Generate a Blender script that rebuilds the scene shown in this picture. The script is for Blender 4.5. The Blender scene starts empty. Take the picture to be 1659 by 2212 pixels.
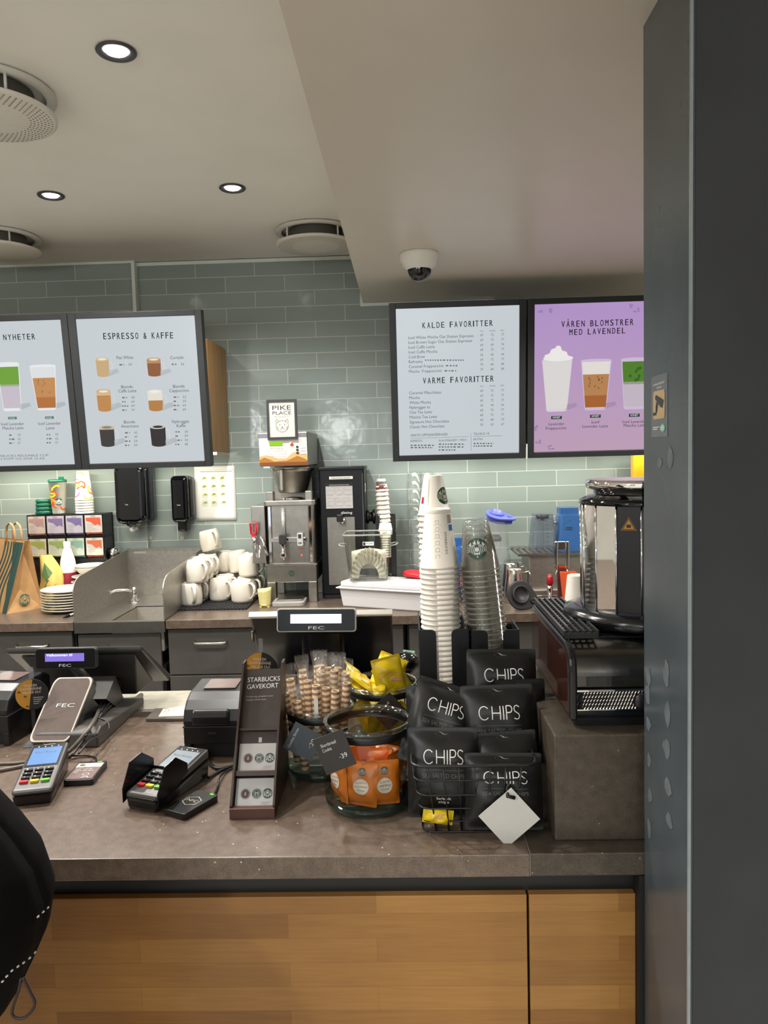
import bpy, math, random
from math import sin, cos, tan, pi, radians, atan2, sqrt
from mathutils import Vector, Matrix, Euler
SC = bpy.context.scene
COL = SC.collection
R = random.Random(7)

# ---------------------------------------------------------------- camera
CAM = Vector((0, 0, 1.63)); YAW, PITCH, ROLL, FPX = radians(1.7), radians(4.2), radians(1.5), 1660.0
fw = Vector((-sin(YAW)*cos(PITCH), cos(YAW)*cos(PITCH), -sin(PITCH)))
r0 = Vector((cos(YAW), sin(YAW), 0)); u0 = r0.cross(fw)
rt = cos(ROLL)*r0 - sin(ROLL)*u0; up = sin(ROLL)*r0 + cos(ROLL)*u0
cd = bpy.data.cameras.new('camera'); cam = bpy.data.objects.new('camera', cd); COL.objects.link(cam)
cam.matrix_world = Matrix(((rt.x, up.x, -fw.x, CAM.x), (rt.y, up.y, -fw.y, CAM.y), (rt.z, up.z, -fw.z, CAM.z), (0, 0, 0, 1)))
cd.sensor_fit = 'VERTICAL'; cd.sensor_height = 36; cd.lens = FPX/2212*36; cd.clip_start = 0.02
SC.camera = cam
SC.view_settings.view_transform = 'Standard'; SC.view_settings.look = 'None'
SC.view_settings.gamma = 1; SC.view_settings.use_curve_mapping = False
SC.view_settings.exposure = 0.0
SC.cycles.transparent_max_bounces = 64; SC.cycles.max_bounces = 10; SC.cycles.caustics_reflective = False
SC.cycles.caustics_refractive = False; SC.cycles.sample_clamp_indirect = 4

# ---------------------------------------------------------------- light
DOWN_W = 66; HALL_FILL_W = 60; POINT_FILL_W = 32; WINDOW_FILL_W = 20; LED_W = 8
w = bpy.data.worlds.new('world'); SC.world = w; w.use_nodes = True
w.node_tree.nodes['Background'].inputs[0].default_value = (0.75, 0.85, 1.0, 1); w.node_tree.nodes['Background'].inputs[1].default_value = 0.35
def lamp(kind, name, loc, rot, energy, color, **kw):
    l = bpy.data.lights.new(name, kind); l.energy = energy; l.color = color
    for k, v in kw.items(): setattr(l, k, v)
    o = bpy.data.objects.new(name, l); COL.objects.link(o); o.location = loc; o.rotation_euler = rot
    return o
# added area lamp: cool daylight fill from an unseen window behind the camera
lamp('AREA', 'window_fill', (-0.9, -3.9, 1.55), (radians(90), 0, 0), WINDOW_FILL_W, (0.93, 0.97, 1.0), shape='RECTANGLE', size=3.4, size_y=2.2)
# warm led strips under the wall cabinets behind the menu boards
for nm, x, sx in (('led_light_left', -1.5, 1.2), ('led_light_right', 0.62, 1.3)):
    lamp('AREA', nm, (x, 3.72, 1.652), (0, 0, 0), LED_W, (1.0, 0.96, 0.82), shape='RECTANGLE', size=sx, size_y=0.05)

# ---------------------------------------------------------------- pixel of the photo -> point on a real plane
def at(x, y, X=None, Y=None, Z=None):
    d = fw*FPX + rt*(x-829.5) + up*(1106-y)
    t = (X-CAM.x)/d.x if X is not None else (Y-CAM.y)/d.y if Y is not None else (Z-CAM.z)/d.z
    return CAM + d*t

# ---------------------------------------------------------------- materials
def lin(c):
    if isinstance(c, str): c = [int(c[i:i+2], 16)/255 for i in (0, 2, 4)]
    return tuple((v/12.92 if v <= 0.04045 else ((v+0.055)/1.055)**2.4) for v in c)
MATS = {}
def mat(name, c='808080', rough=0.5, metal=0.0, spec=0.5, emit=None, es=1.0, vary=0.06, bump=0.0, scale=60, coat=0.0, alpha=None):
    if name in MATS: return MATS[name]
    m = bpy.data.materials.new(name); m.use_nodes = True; nt = m.node_tree; N = nt.nodes; L = nt.links
    b = N['Principled BSDF']; col = lin(c)
    b.inputs['Roughness'].default_value = rough; b.inputs['Metallic'].default_value = metal
    b.inputs['Specular IOR Level'].default_value = spec; b.inputs['Coat Weight'].default_value = coat
    tc = N.new('ShaderNodeTexCoord'); nz = N.new('ShaderNodeTexNoise'); nz.inputs['Scale'].default_value = scale; nz.inputs['Detail'].default_value = 4
    L.new(tc.outputs['Object'], nz.inputs['Vector'])
    rp = N.new('ShaderNodeValToRGB'); rp.color_ramp.elements[0].position = 0.3; rp.color_ramp.elements[1].position = 0.7
    rp.color_ramp.elements[0].color = tuple(v*(1-vary) for v in col)+(1,); rp.color_ramp.elements[1].color = tuple(min(1, v*(1+vary)) for v in col)+(1,)
    L.new(nz.outputs['Fac'], rp.inputs['Fac']); L.new(rp.outputs['Color'], b.inputs['Base Color'])
    if bump:
        bp = N.new('ShaderNodeBump'); bp.inputs['Strength'].default_value = bump; bp.inputs['Distance'].default_value = 0.002
        L.new(nz.outputs['Fac'], bp.inputs['Height']); L.new(bp.outputs['Normal'], b.inputs['Normal'])
    if emit is not None:
        b.inputs['Emission Color'].default_value = lin(emit)+(1,); b.inputs['Emission Strength'].default_value = es
    if alpha is not None: b.inputs['Alpha'].default_value = alpha
    MATS[name] = m; return m
def screen(c, es=1.0):
    # a backlit picture: gives off its own light
    return mat('lit_'+c+str(es), '050505', rough=0.25, spec=0.3, emit=c, es=es, vary=0)
def clear(name, tint='ffffff', rough=0.03, ior=1.45, haze=0.0, hazec='ffffff', gain=1.0):
    if name in MATS: return MATS[name]
    m = bpy.data.materials.new(name); m.use_nodes = True; nt = m.node_tree; N = nt.nodes; L = nt.links; N.clear()
    out = N.new('ShaderNodeOutputMaterial'); mx = N.new('ShaderNodeMixShader'); tr = N.new('ShaderNodeBsdfTransparent'); gl = N.new('ShaderNodeBsdfGlossy')
    fr = N.new('ShaderNodeLayerWeight'); fr.inputs['Blend'].default_value = 0.5; pw = N.new('ShaderNodeMath'); pw.operation = 'POWER'; pw.inputs[1].default_value = 3.0
    mt = N.new('ShaderNodeMath'); mt.operation = 'MULTIPLY_ADD'; mt.inputs[1].default_value = 0.55*gain; mt.inputs[2].default_value = 0.035*gain; mt.use_clamp = True; L.new(fr.outputs['Facing'], pw.inputs[0])
    nz = N.new('ShaderNodeTexNoise'); nz.inputs['Scale'].default_value = 25; mr = N.new('ShaderNodeMapRange'); mr.inputs['To Min'].default_value = rough*0.7; mr.inputs['To Max'].default_value = rough*1.4
    L.new(nz.outputs['Fac'], mr.inputs['Value']); L.new(mr.outputs['Result'], gl.inputs['Roughness'])
    tr.inputs['Color'].default_value = lin(tint)+(1,)
    L.new(pw.outputs[0], mt.inputs[0]); L.new(mt.outputs[0], mx.inputs['Fac'])
    if haze:
        df = N.new('ShaderNodeBsdfDiffuse'); df.inputs['Color'].default_value = lin(hazec)+(1,); m2 = N.new('ShaderNodeMixShader'); m2.inputs['Fac'].default_value = haze
        L.new(tr.outputs[0], m2.inputs[1]); L.new(df.outputs[0], m2.inputs[2]); L.new(m2.outputs[0], mx.inputs[1])
    else: L.new(tr.outputs[0], mx.inputs[1])
    L.new(gl.outputs[0], mx.inputs[2]); L.new(mx.outputs[0], out.inputs['Surface'])
    MATS[name] = m; return m
def brick_mat(name, c1, c2, mortar, bw, rh, ms, ox, oz, rough, vary_scale=0.0, bump=0.4, offset=0.5, grain=False, coat=0.0, wav=0.0):
    m = bpy.data.materials.new(name); m.use_nodes = True; nt = m.node_tree; N = nt.nodes; L = nt.links; b = N['Principled BSDF']
    tc = N.new('ShaderNodeTexCoord'); sp = N.new('ShaderNodeSeparateXYZ'); L.new(tc.outputs['Object'], sp.inputs[0])
    cb = N.new('ShaderNodeCombineXYZ'); ad = N.new('ShaderNodeVectorMath'); ad.operation = 'ADD'; ad.inputs[1].default_value = (ox, oz, 0)
    L.new(sp.outputs['X'], cb.inputs['X']); L.new(sp.outputs['Z'], cb.inputs['Y']); L.new(cb.outputs[0], ad.inputs[0])
    br = N.new('ShaderNodeTexBrick'); br.inputs['Scale'].default_value = 1; br.inputs['Brick Width'].default_value = bw; br.inputs['Row Height'].default_value = rh
    br.inputs['Mortar Size'].default_value = ms; br.inputs['Mortar Smooth'].default_value = 0.1; br.offset = offset; br.inputs['Bias'].default_value = 0.0
    br.inputs['Color1'].default_value = lin(c1)+(1,); br.inputs['Color2'].default_value = lin(c2)+(1,); br.inputs['Mortar'].default_value = lin(mortar)+(1,)
    L.new(ad.outputs[0], br.inputs['Vector'])
    colout = br.outputs['Color']
    if grain:
        mp = N.new('ShaderNodeMapping'); mp.inputs['Scale'].default_value = (4, 4, 90); L.new(tc.outputs['Object'], mp.inputs[0])
        nz = N.new('ShaderNodeTexNoise'); nz.inputs['Scale'].default_value = 2.2; nz.inputs['Detail'].default_value = 6; nz.inputs['Distortion'].default_value = 0.6; L.new(mp.outputs[0], nz.inputs['Vector'])
        n2 = N.new('ShaderNodeTexNoise'); n2.inputs['Scale'].default_value = 3.5; L.new(tc.outputs['Object'], n2.inputs['Vector'])
        rp = N.new('ShaderNodeValToRGB'); rp.color_ramp.elements[0].position = 0.3; rp.color_ramp.elements[0].color = (0.72, 0.66, 0.6, 1); rp.color_ramp.elements[1].position = 0.65; rp.color_ramp.elements[1].color = (1.05, 1.05, 1.05, 1)
        L.new(nz.outputs['Fac'], rp.inputs['Fac'])
        r2 = N.new('ShaderNodeValToRGB'); r2.color_ramp.elements[0].position = 0.35; r2.color_ramp.elements[0].color = (0.86, 0.82, 0.78, 1); r2.color_ramp.elements[1].position = 0.65; r2.color_ramp.elements[1].color = (1.08, 1.08, 1.05, 1)
        L.new(n2.outputs['Fac'], r2.inputs['Fac'])
        m1 = N.new('ShaderNodeMix'); m1.data_type = 'RGBA'; m1.blend_type = 'MULTIPLY'; m1.inputs['Factor'].default_value = 0.45
        L.new(br.outputs['Color'], m1.inputs['A']); L.new(rp.outputs['Color'], m1.inputs['B'])
        m2 = N.new('ShaderNodeMix'); m2.data_type = 'RGBA'; m2.blend_type = 'MULTIPLY'; m2.inputs['Factor'].default_value = 0.9
        L.new(m1.outputs['Result'], m2.inputs['A']); L.new(r2.outputs['Color'], m2.inputs['B']); colout = m2.outputs['Result']
    L.new(colout, b.inputs['Base Color']); b.inputs['Roughness'].default_value = rough; b.inputs['Coat Weight'].default_value = coat
    bp = N.new('ShaderNodeBump'); bp.inputs['Strength'].default_value = bump; bp.inputs['Distance'].default_value = 0.002; bp.invert = True
    L.new(br.outputs['Fac'], bp.inputs['Height'])
    if wav:
        nw = N.new('ShaderNodeTexNoise'); nw.inputs['Scale'].default_value = 14; nw.inputs['Detail'].default_value = 2; L.new(tc.outputs['Object'], nw.inputs['Vector'])
        b2 = N.new('ShaderNodeBump'); b2.inputs['Strength'].default_value = wav; b2.inputs['Distance'].default_value = 0.01
        L.new(nw.outputs['Fac'], b2.inputs['Height']); L.new(bp.outputs['Normal'], b2.inputs['Normal']); L.new(b2.outputs['Normal'], b.inputs['Normal'])
    else: L.new(bp.outputs['Normal'], b.inputs['Normal'])
    MATS[name] = m; return m
def stone_mat(name, c, spot, rough=0.3):
    m = mat(name, c, rough=rough, vary=0.22, scale=55); nt = m.node_tree; N = nt.nodes; L = nt.links; b = N['Principled BSDF']
    src = b.inputs['Base Color'].links[0].from_socket
    tc = N.new('ShaderNodeTexCoord'); n2 = N.new('ShaderNodeTexNoise'); n2.inputs['Scale'].default_value = 420; n2.inputs['Detail'].default_value = 1; L.new(tc.outputs['Object'], n2.inputs['Vector'])
    rp = N.new('ShaderNodeValToRGB'); rp.color_ramp.elements[0].position = 0.35; rp.color_ramp.elements[0].color = (0.72, 0.7, 0.7, 1); rp.color_ramp.elements[1].position = 0.6; rp.color_ramp.elements[1].color = (1.08, 1.08, 1.08, 1)
    L.new(n2.outputs['Fac'], rp.inputs['Fac'])
    mx = N.new('ShaderNodeMix'); mx.data_type = 'RGBA'; mx.blend_type = 'MULTIPLY'; mx.inputs['Factor'].default_value = 1; L.new(src, mx.inputs['A']); L.new(rp.outputs['Color'], mx.inputs['B'])
    vo = N.new('ShaderNodeTexVoronoi'); vo.inputs['Scale'].default_value = 38; L.new(tc.outputs['Object'], vo.inputs['Vector'])
    lt = N.new('ShaderNodeMath'); lt.operation = 'LESS_THAN'; lt.inputs[1].default_value = 0.055; L.new(vo.outputs['Distance'], lt.inputs[0])
    m2 = N.new('ShaderNodeMix'); m2.data_type = 'RGBA'; L.new(lt.outputs[0], m2.inputs['Factor']); L.new(mx.outputs['Result'], m2.inputs['A']); m2.inputs['B'].default_value = lin(spot)+(1,)
    L.new(m2.outputs['Result'], b.inputs['Base Color'])
    return m

# ---------------------------------------------------------------- mesh building
class MB:
    def __init__(s): s.v = []; s.f = []; s.sm = []
    def add(s, vs, fs, smooth=False, M=None):
        n = len(s.v); s.v += [tuple(M @ Vector(p)) if M else tuple(p) for p in vs]
        s.f += [tuple(i+n for i in q) for q in fs]; s.sm += [smooth]*len(fs); return s
    def box(s, c, d, M=None):
        x, y, z = c; a, b, e = d[0]/2, d[1]/2, d[2]/2
        vs = [(x+i*a, y+j*b, z+k*e) for i in (-1, 1) for j in (-1, 1) for k in (-1, 1)]
        return s.add(vs, [(0, 1, 3, 2), (4, 6, 7, 5), (0, 4, 5, 1), (2, 3, 7, 6), (0, 2, 6, 4), (1, 5, 7, 3)], False, M)
    def bb(s, x0, x1, y0, y1, z0, z1, M=None): return s.box(((x0+x1)/2, (y0+y1)/2, (z0+z1)/2), (x1-x0, y1-y0, z1-z0), M)
    def rbox(s, c, d, r, M=None, axis='z', n=4):
        # box with rounded corners round one axis
        a, b, e = {'z': (d[0], d[1], d[2]), 'y': (d[0], d[2], d[1]), 'x': (d[1], d[2], d[0])}[axis]
        pts = rrect(a, b, r, n)
        mp = {'z': lambda p, h: (c[0]+p[0], c[1]+p[1], c[2]+h), 'y': lambda p, h: (c[0]+p[0], c[1]+h, c[2]+p[1]), 'x': lambda p, h: (c[0]+h, c[1]+p[0], c[2]+p[1])}[axis]
        k = len(pts); vs = [mp(p, -e/2) for p in pts]+[mp(p, e/2) for p in pts]
        fs = [(i, (i+1) % k, k+(i+1) % k, k+i) for i in range(k)]+[tuple(range(k))[::-1], tuple(range(k, 2*k))]
        return s.add(vs, fs, False, M)
    def lathe(s, prof, seg=24, M=None, cap=True, smooth=True, sx=1, sy=1):
        vs = []; fs = []; k = len(prof)
        for i in range(seg):
            a = 2*pi*i/seg
            for r, z in prof: vs.append((r*cos(a)*sx, r*sin(a)*sy, z))
        for i in range(seg):
            j = (i+1) % seg
            for q in range(k-1): fs.append((i*k+q, j*k+q, j*k+q+1, i*k+q+1))
        s.add(vs, fs, smooth, M)
        if cap:
            n = len(s.v)-len(vs)
            if prof[0][0] > 1e-6: s.f.append(tuple(n+i*k for i in range(seg))[::-1]); s.sm.append(False)
            if prof[-1][0] > 1e-6: s.f.append(tuple(n+i*k+k-1 for i in range(seg))); s.sm.append(False)
        return s
    def tube(s, pts, r, seg=8, M=None, closed=False, flat=1.0):
        pts = [Vector(p) for p in pts]; n = len(pts); vs = []; fs = []; up_ = Vector((0, 0, 1)); prev = None
        for i, p in enumerate(pts):
            if closed: t = pts[(i+1) % n]-pts[i-1]
            else: t = pts[min(i+1, n-1)]-pts[max(i-1, 0)]
            t.normalize()
            if prev is None:
                a = Vector((0, 0, 1)) if abs(t.z) < 0.9 else Vector((1, 0, 0)); x = t.cross(a).normalized()
            else:
                x = (prev-t*prev.dot(t)).normalized()
            prev = x; y = t.cross(x); rr = r[i] if isinstance(r, (list, tuple)) else r
            for q in range(seg):
                a = 2*pi*q/seg; vs.append(p+x*(rr*cos(a))+y*(rr*flat*sin(a)))
        m = n if closed else n-1
        for i in range(m):
            j = (i+1) % n
            for q in range(seg): fs.append((i*seg+q, i*seg+(q+1) % seg, j*seg+(q+1) % seg, j*seg+q))
        if not closed: fs += [tuple(range(seg))[::-1], tuple(range((n-1)*seg, n*seg))]
        return s.add(vs, fs, True, M)
    def prism(s, poly, h0, h1, axis='y', M=None):
        mp = {'z': lambda p, h: (p[0], p[1], h), 'y': lambda p, h: (p[0], h, p[1]), 'x': lambda p, h: (h, p[0], p[1])}[axis]
        k = len(poly); vs = [mp(p, h0) for p in poly]+[mp(p, h1) for p in poly]
        return s.add(vs, [(i, (i+1) % k, k+(i+1) % k, k+i) for i in range(k)]+[tuple(range(k))[::-1], tuple(range(k, 2*k))], False, M)
    def grid(s, fn, nu, nv, M=None, smooth=True):
        vs = [fn(i/nu, j/nv) for j in range(nv+1) for i in range(nu+1)]
        return s.add(vs, [(j*(nu+1)+i, j*(nu+1)+i+1, (j+1)*(nu+1)+i+1, (j+1)*(nu+1)+i) for j in range(nv) for i in range(nu)], smooth, M)
    def build(s, name, m, parent=None, loc=None, rot=None, bevel=0.0, bseg=2, solid=0.0, sub=0):
        me = bpy.data.meshes.new(name); me.from_pydata(s.v, [], s.f); me.polygons.foreach_set('use_smooth', s.sm)
        import bmesh
        bm = bmesh.new(); bm.from_mesh(me); bmesh.ops.recalc_face_normals(bm, faces=bm.faces[:]); bm.to_mesh(me); bm.free()
        me.materials.append(m); o = bpy.data.objects.new(name, me); COL.objects.link(o)
        if parent: o.parent = parent
        if loc is not None: o.location = loc
        if rot is not None: o.rotation_euler = rot
        if solid:
            md = o.modifiers.new('solid', 'SOLIDIFY'); md.thickness = solid; md.offset = 0
        if bevel:
            md = o.modifiers.new('bevel', 'BEVEL'); md.width = bevel; md.segments = bseg; md.limit_method = 'ANGLE'; md.angle_limit = radians(40)
        if sub:
            md = o.modifiers.new('sub', 'SUBSURF'); md.levels = md.render_levels = sub
        return o
def rrect(a, b, r, n=4):
    pts = []
    for cx, cy, s0 in ((a/2-r, b/2-r, 0), (-a/2+r, b/2-r, 1), (-a/2+r, -b/2+r, 2), (a/2-r, -b/2+r, 3)):
        for i in range(n+1):
            t = (s0+i/n)*pi/2; pts.append((cx+r*cos(t), cy+r*sin(t)))
    return pts
def thing(name, label, cat, loc=(0, 0, 0), rot=(0, 0, 0), group=None):
    o = bpy.data.objects.new(name, None); COL.objects.link(o); o.location = loc; o.rotation_euler = rot; o.empty_display_size = 0.05
    return tag(o, label, cat, group)
def tag(o, label, cat, group=None, kind=None):
    if label: o['label'] = label
    if cat: o['category'] = cat
    if group: o['group'] = group
    if kind: o['kind'] = kind
    return o
def struct(o, label=None, cat=None): o['kind'] = 'structure'; return tag(o, label, cat)
def dup(root, loc=None, rot=None, label=None, group=None, skip=()):
    r = root.copy(); COL.objects.link(r)
    if loc is not None: r.location = loc
    if rot is not None: r.rotation_euler = rot
    if label: r['label'] = label
    if group: r['group'] = group
    for ch in list(root.children):
        if ch.name.split('.')[0] in skip: continue
        c = ch.copy(); COL.objects.link(c); c.parent = r
        for g in list(ch.children):
            d = g.copy(); COL.objects.link(d); d.parent = c
    return r
def XF(loc=(0, 0, 0), rot=(0, 0, 0)): return Matrix.Translation(loc) @ Euler(rot).to_matrix().to_4x4()

# ---------------------------------------------------------------- printing: flat ink laid on a surface
FC = {}
def glyphs(s):
    if s in FC: return FC[s]
    c = bpy.data.curves.new('ink', 'FONT'); c.body = s; c.size = 1; c.resolution_u = 3
    o = bpy.data.objects.new('ink', c); me = o.to_mesh()
    vs = [(v.co.x, v.co.y) for v in me.vertices]; fs = [tuple(p.vertices) for p in me.polygons]
    o.to_mesh_clear(); bpy.data.objects.remove(o); bpy.data.curves.remove(c)
    FC[s] = (vs, fs); return FC[s]
CAPH = None
class Ink:
    def __init__(s): s.v = []; s.f = []
    def raw(s, vs, fs): n = len(s.v); s.v += vs; s.f += [tuple(i+n for i in q) for q in fs]
    def text(s, t, p0, p1, h):
        # a line of text whose baseline runs from p0 to p1, cap height h
        global CAPH
        if CAPH is None: CAPH = max(y for x, y in glyphs('H')[0])
        vs, fs = glyphs(t)
        if not vs: return
        x0 = min(v[0] for v in vs); x1 = max(v[0] for v in vs); dx, dy = p1[0]-p0[0], p1[1]-p0[1]; L = sqrt(dx*dx+dy*dy); ux, uy = dx/L, dy/L
        kx = L/max(1e-6, x1-x0); ky = h/CAPH
        s.raw([(p0[0]+(x-x0)*kx*ux-y*ky*uy, p0[1]+(x-x0)*kx*uy+y*ky*ux) for x, y in vs], fs)
    def spaced(s, t, p0, p1, h, fill=0.64):
        # widely spaced condensed capitals, one cell per letter
        n = len(t); wd = [0.45 if ch == 'I' else 0.8 if ch == ' ' else 1.0 for ch in t]; tot = sum(wd); a = 0
        for ch, w_ in zip(t, wd):
            if ch != ' ':
                f = (0.2 if ch == 'I' else fill); m0 = (a+w_/2-f/2)/tot; m1 = (a+w_/2+f/2)/tot; lp = lambda q: (p0[0]+(p1[0]-p0[0])*q, p0[1]+(p1[1]-p0[1])*q)
                for o in (-0.0005, 0.0005): s.text(ch, (lp(m0)[0]+o, lp(m0)[1]), (lp(m1)[0]+o, lp(m1)[1]), h)
            a += w_
    def line(s, t, c, w, h):  s.text(t, (c[0]-w/2, c[1]), (c[0]+w/2, c[1]), h)
    def rect(s, u0, u1, v0, v1): s.raw([(u0, v0), (u1, v0), (u1, v1), (u0, v1)], [(0, 1, 2, 3)])
    def poly(s, pts): s.raw(list(pts), [tuple(range(len(pts)))])
    def disc(s, c, r, ry=None, n=28, rings=1):
        ry = ry or r; vs = [c]; fs = []
        for k in range(1, rings+1):
            for i in range(n): vs.append((c[0]+r*k/rings*cos(2*pi*i/n), c[1]+ry*k/rings*sin(2*pi*i/n)))
        for i in range(n): fs.append((0, 1+i, 1+(i+1) % n))
        for k in range(1, rings):
            for i in range(n): fs.append((1+(k-1)*n+i, 1+k*n+i, 1+k*n+(i+1) % n, 1+(k-1)*n+(i+1) % n))
        s.raw(vs, fs)
    def ring(s, c, r0, r1, n=32):
        vs = [(c[0]+r*cos(2*pi*i/n), c[1]+r*sin(2*pi*i/n)) for r in (r0, r1) for i in range(n)]
        s.raw(vs, [(i, (i+1) % n, n+(i+1) % n, n+i) for i in range(n)])
    def stroke(s, pts, w):
        vs = []
        for i, p in enumerate(pts):
            a = pts[max(i-1, 0)]; b = pts[min(i+1, len(pts)-1)]; dx, dy = b[0]-a[0], b[1]-a[1]; L = sqrt(dx*dx+dy*dy) or 1
            ww = w[i] if isinstance(w, list) else w
            vs += [(p[0]-dy/L*ww/2, p[1]+dx/L*ww/2), (p[0]+dy/L*ww/2, p[1]-dx/L*ww/2)]
        s.raw(vs, [(2*i, 2*i+1, 2*i+3, 2*i+2) for i in range(len(pts)-1)])
    def arc(s, t, c, r, a0, a1, h):
        # text round a circle, from angle a0 to a1 (clockwise when a1 < a0)
        n = len(t)
        for i, ch in enumerate(t):
            if ch == ' ': continue
            a = a0+(a1-a0)*(i+0.5)/n; sgn = 1 if a1 < a0 else -1; ww = abs(a1-a0)/n*r*0.75
            tx, ty = sin(a)*sgn, -cos(a)*sgn; q = (c[0]+r*cos(a), c[1]+r*sin(a))
            s.text(ch, (q[0]-tx*ww/2, q[1]-ty*ww/2), (q[0]+tx*ww/2, q[1]+ty*ww/2), h)
    def build(s, name, m, parent, fn):
        if not s.v: return None
        me = bpy.data.meshes.new(name); me.from_pydata([tuple(fn(u, v)) for u, v in s.v], [], s.f); me.materials.append(m)
        o = bpy.data.objects.new(name, me); COL.objects.link(o)
        if parent: o.parent = parent
        return o
def flat(o=(0, 0, 0), u=(1, 0, 0), v=(0, 0, 1)):
    o, u, v = Vector(o), Vector(u), Vector(v)
    return lambda a, b: o+u*a+v*b
def siren(g, wh, c, r, rings=1):
    # round two-tailed mermaid emblem: green disc, pale figure
    X = lambda x, y: (c[0]+x*r, c[1]+y*r)
    g.disc(c, r, rings=rings)
    for sg in (-1, 1):
        for k in range(4):
            pts = [X(sg*(0.2+0.13*k+0.035*sin(t*9+k)+0.10*(1-t)*(k/3)), 0.62-0.10*k-t*(1.0-0.12*k)) for t in [i/14 for i in range(15)]]
            wh.stroke(pts, 0.06*r)
        for k in range(4):
            wh.stroke([X(sg*(0.70+0.04*k*0.5), 0.30-0.13*k), X(sg*(0.84+0.025*k*0.4), 0.36-0.16*k), X(sg*(0.92), 0.30-0.17*k)], 0.06*r)
        wh.poly([X(sg*0.62, -0.18), X(sg*0.86, -0.30), X(sg*0.7, -0.42), X(sg*0.55, -0.62), X(sg*0.5, -0.42)])
        wh.poly([X(sg*0.06, -0.34), X(sg*0.30, -0.42), X(sg*0.36, -0.62), X(sg*0.2, -0.56), X(sg*0.22, -0.84), X(sg*0.08, -0.62)])
    wh.disc(X(0, 0.12), 0.16*r, 0.22*r, n=16, rings=rings)
    wh.poly([X(-0.2, 0.42), X(0.2, 0.42), X(0.26, 0.62), X(0.1, 0.55), X(0, 0.7), X(-0.1, 0.55), X(-0.26, 0.62)])
    wh.poly([X(0.10*(1 if i % 2 == 0 else 0.42)*cos(pi/2+i*pi/5), 0.82+0.10*(1 if i % 2 == 0 else 0.42)*sin(pi/2+i*pi/5)) for i in range(10)])
# ================================================================ the setting
ZC, ZS, YW, ZF, ZB, YB = 2.64, 2.40, 3.95, 0.95, 0.945, 3.245
pl = at(362, 602.5, Y=YW); pj = at(421.4, 584, Y=YW)
TILE = brick_mat('sage_tiles', '98a49f', '8d9a96', 'c6cbc4', 0.302, 0.0785, 0.0020, -pj.x+0.302*7.5, 40*0.0785-pl.z, 0.13, bump=0.5, wav=0.12)
WALLPAINT = mat('wall_paint', 'b9b5ab', rough=0.6, scale=8)
CEIL = mat('ceiling_paint', 'e9e9e4', rough=0.55, vary=0.02, scale=5)
SOFF = mat('soffit_paint', 'd6cfc4', rough=0.35, vary=0.02, scale=5)
TRIM = mat('white_metal_trim', 'dfe6e0', rough=0.35, vary=0.02)
COLM = mat('column_steel_paint', '434b50', rough=0.27, vary=0.14, scale=9, spec=0.5)
COLD = mat('column_front_shaded', '34363a', rough=0.45, vary=0.12, scale=7, spec=0.3)  # darker copy of the column paint for its shaded front side
FLOORM = brick_mat('floor_slate', '4b4743', '55504a', '2e2c2a', 0.6, 0.6, 0.004, 0, 0, 0.4)
def wall(name, x0, x1, y0, y1, z0, z1, m): return struct(MB().bb(x0, x1, y0, y1, z0, z1).build(name, m))
wall('floor', -3.6, 3.2, -4.1, 4.1, -0.1, 0, mat('floor_pale_stone', 'bdb6a8', rough=0.4, scale=3))
wall('ceiling', -3.6, -0.195, -4.1, 4.1, ZC, ZC+0.1, CEIL)
wall('ceiling_soffit', -0.195, 3.2, -4.1, 4.1, ZS, ZC+0.1, SOFF)
wall('wall_back', -1.343, 3.2, YW, YW+0.15, 0, ZC, TILE)
wall('wall_back_left', -3.6, -1.343, YW-0.03, YW+0.15, 0, ZC, TILE)
wall('wall_left', -3.6, -3.45, -4.1, YW-0.03, 0, ZC, WALLPAINT)
wall('wall_right', 2.4, 2.55, 1.3, YW, 0, ZS, WALLPAINT)
wall('wall_right_front', 3.05, 3.2, -4.1, 1.3, 0, ZS, WALLPAINT)
wall('wall_front', -3.45, -2.75, -4.1, -3.95, 0, ZS, WALLPAINT); wall('wall_front_right', 0.95, 3.05, -4.1, -3.95, 0, ZS, WALLPAINT)
wall('wall_front_sill', -2.75, 0.95, -4.1, -3.95, 0, 0.35, WALLPAINT); wall('wall_front_lintel', -2.75, 0.95, -4.1, -3.95, 2.72-0.1, ZC, WALLPAINT)
f = MB()
for x in (-2.72, -1.5, -0.3, 0.92): f.bb(x-0.03, x+0.03, -4.08, -3.97, 0.35, 2.62)
f.bb(-2.75, 0.95, -4.08, -3.97, 0.35, 0.41); f.bb(-2.75, 0.95, -4.08, -3.97, 2.56, 2.62)
struct(f.build('window_1', mat('window_frame_grey', '3a3d40', rough=0.4)))  # unseen window frame, added along with the daylight fill lamp
# column of dark steel sheet at the right end of the counter
c = struct(MB().bb(0.386, 0.95, 1.058, 1.262, 0, ZS).build('wall_column', COLM, bevel=0.003), 'dark blue-grey steel clad column at the right end of the counter', 'column')
MB().bb(0.392, 0.95, 1.0565, 1.058, 0, ZS).build('front_sheet', COLD, c)
MB().bb(0.515, 0.5165, 1.0555, 1.0567, 0, ZS).build('sheet_seam', mat('seam_grey', '5b5f61', rough=0.4), c)
MB().bb(0.3848, 0.3885, 1.0560, 1.0600, 0, ZS).build('edge_strip', mat('pale_edge_steel', '8f989b', rough=0.3, metal=0.3), c)  # thin paler strip down the front left edge of the column
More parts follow.
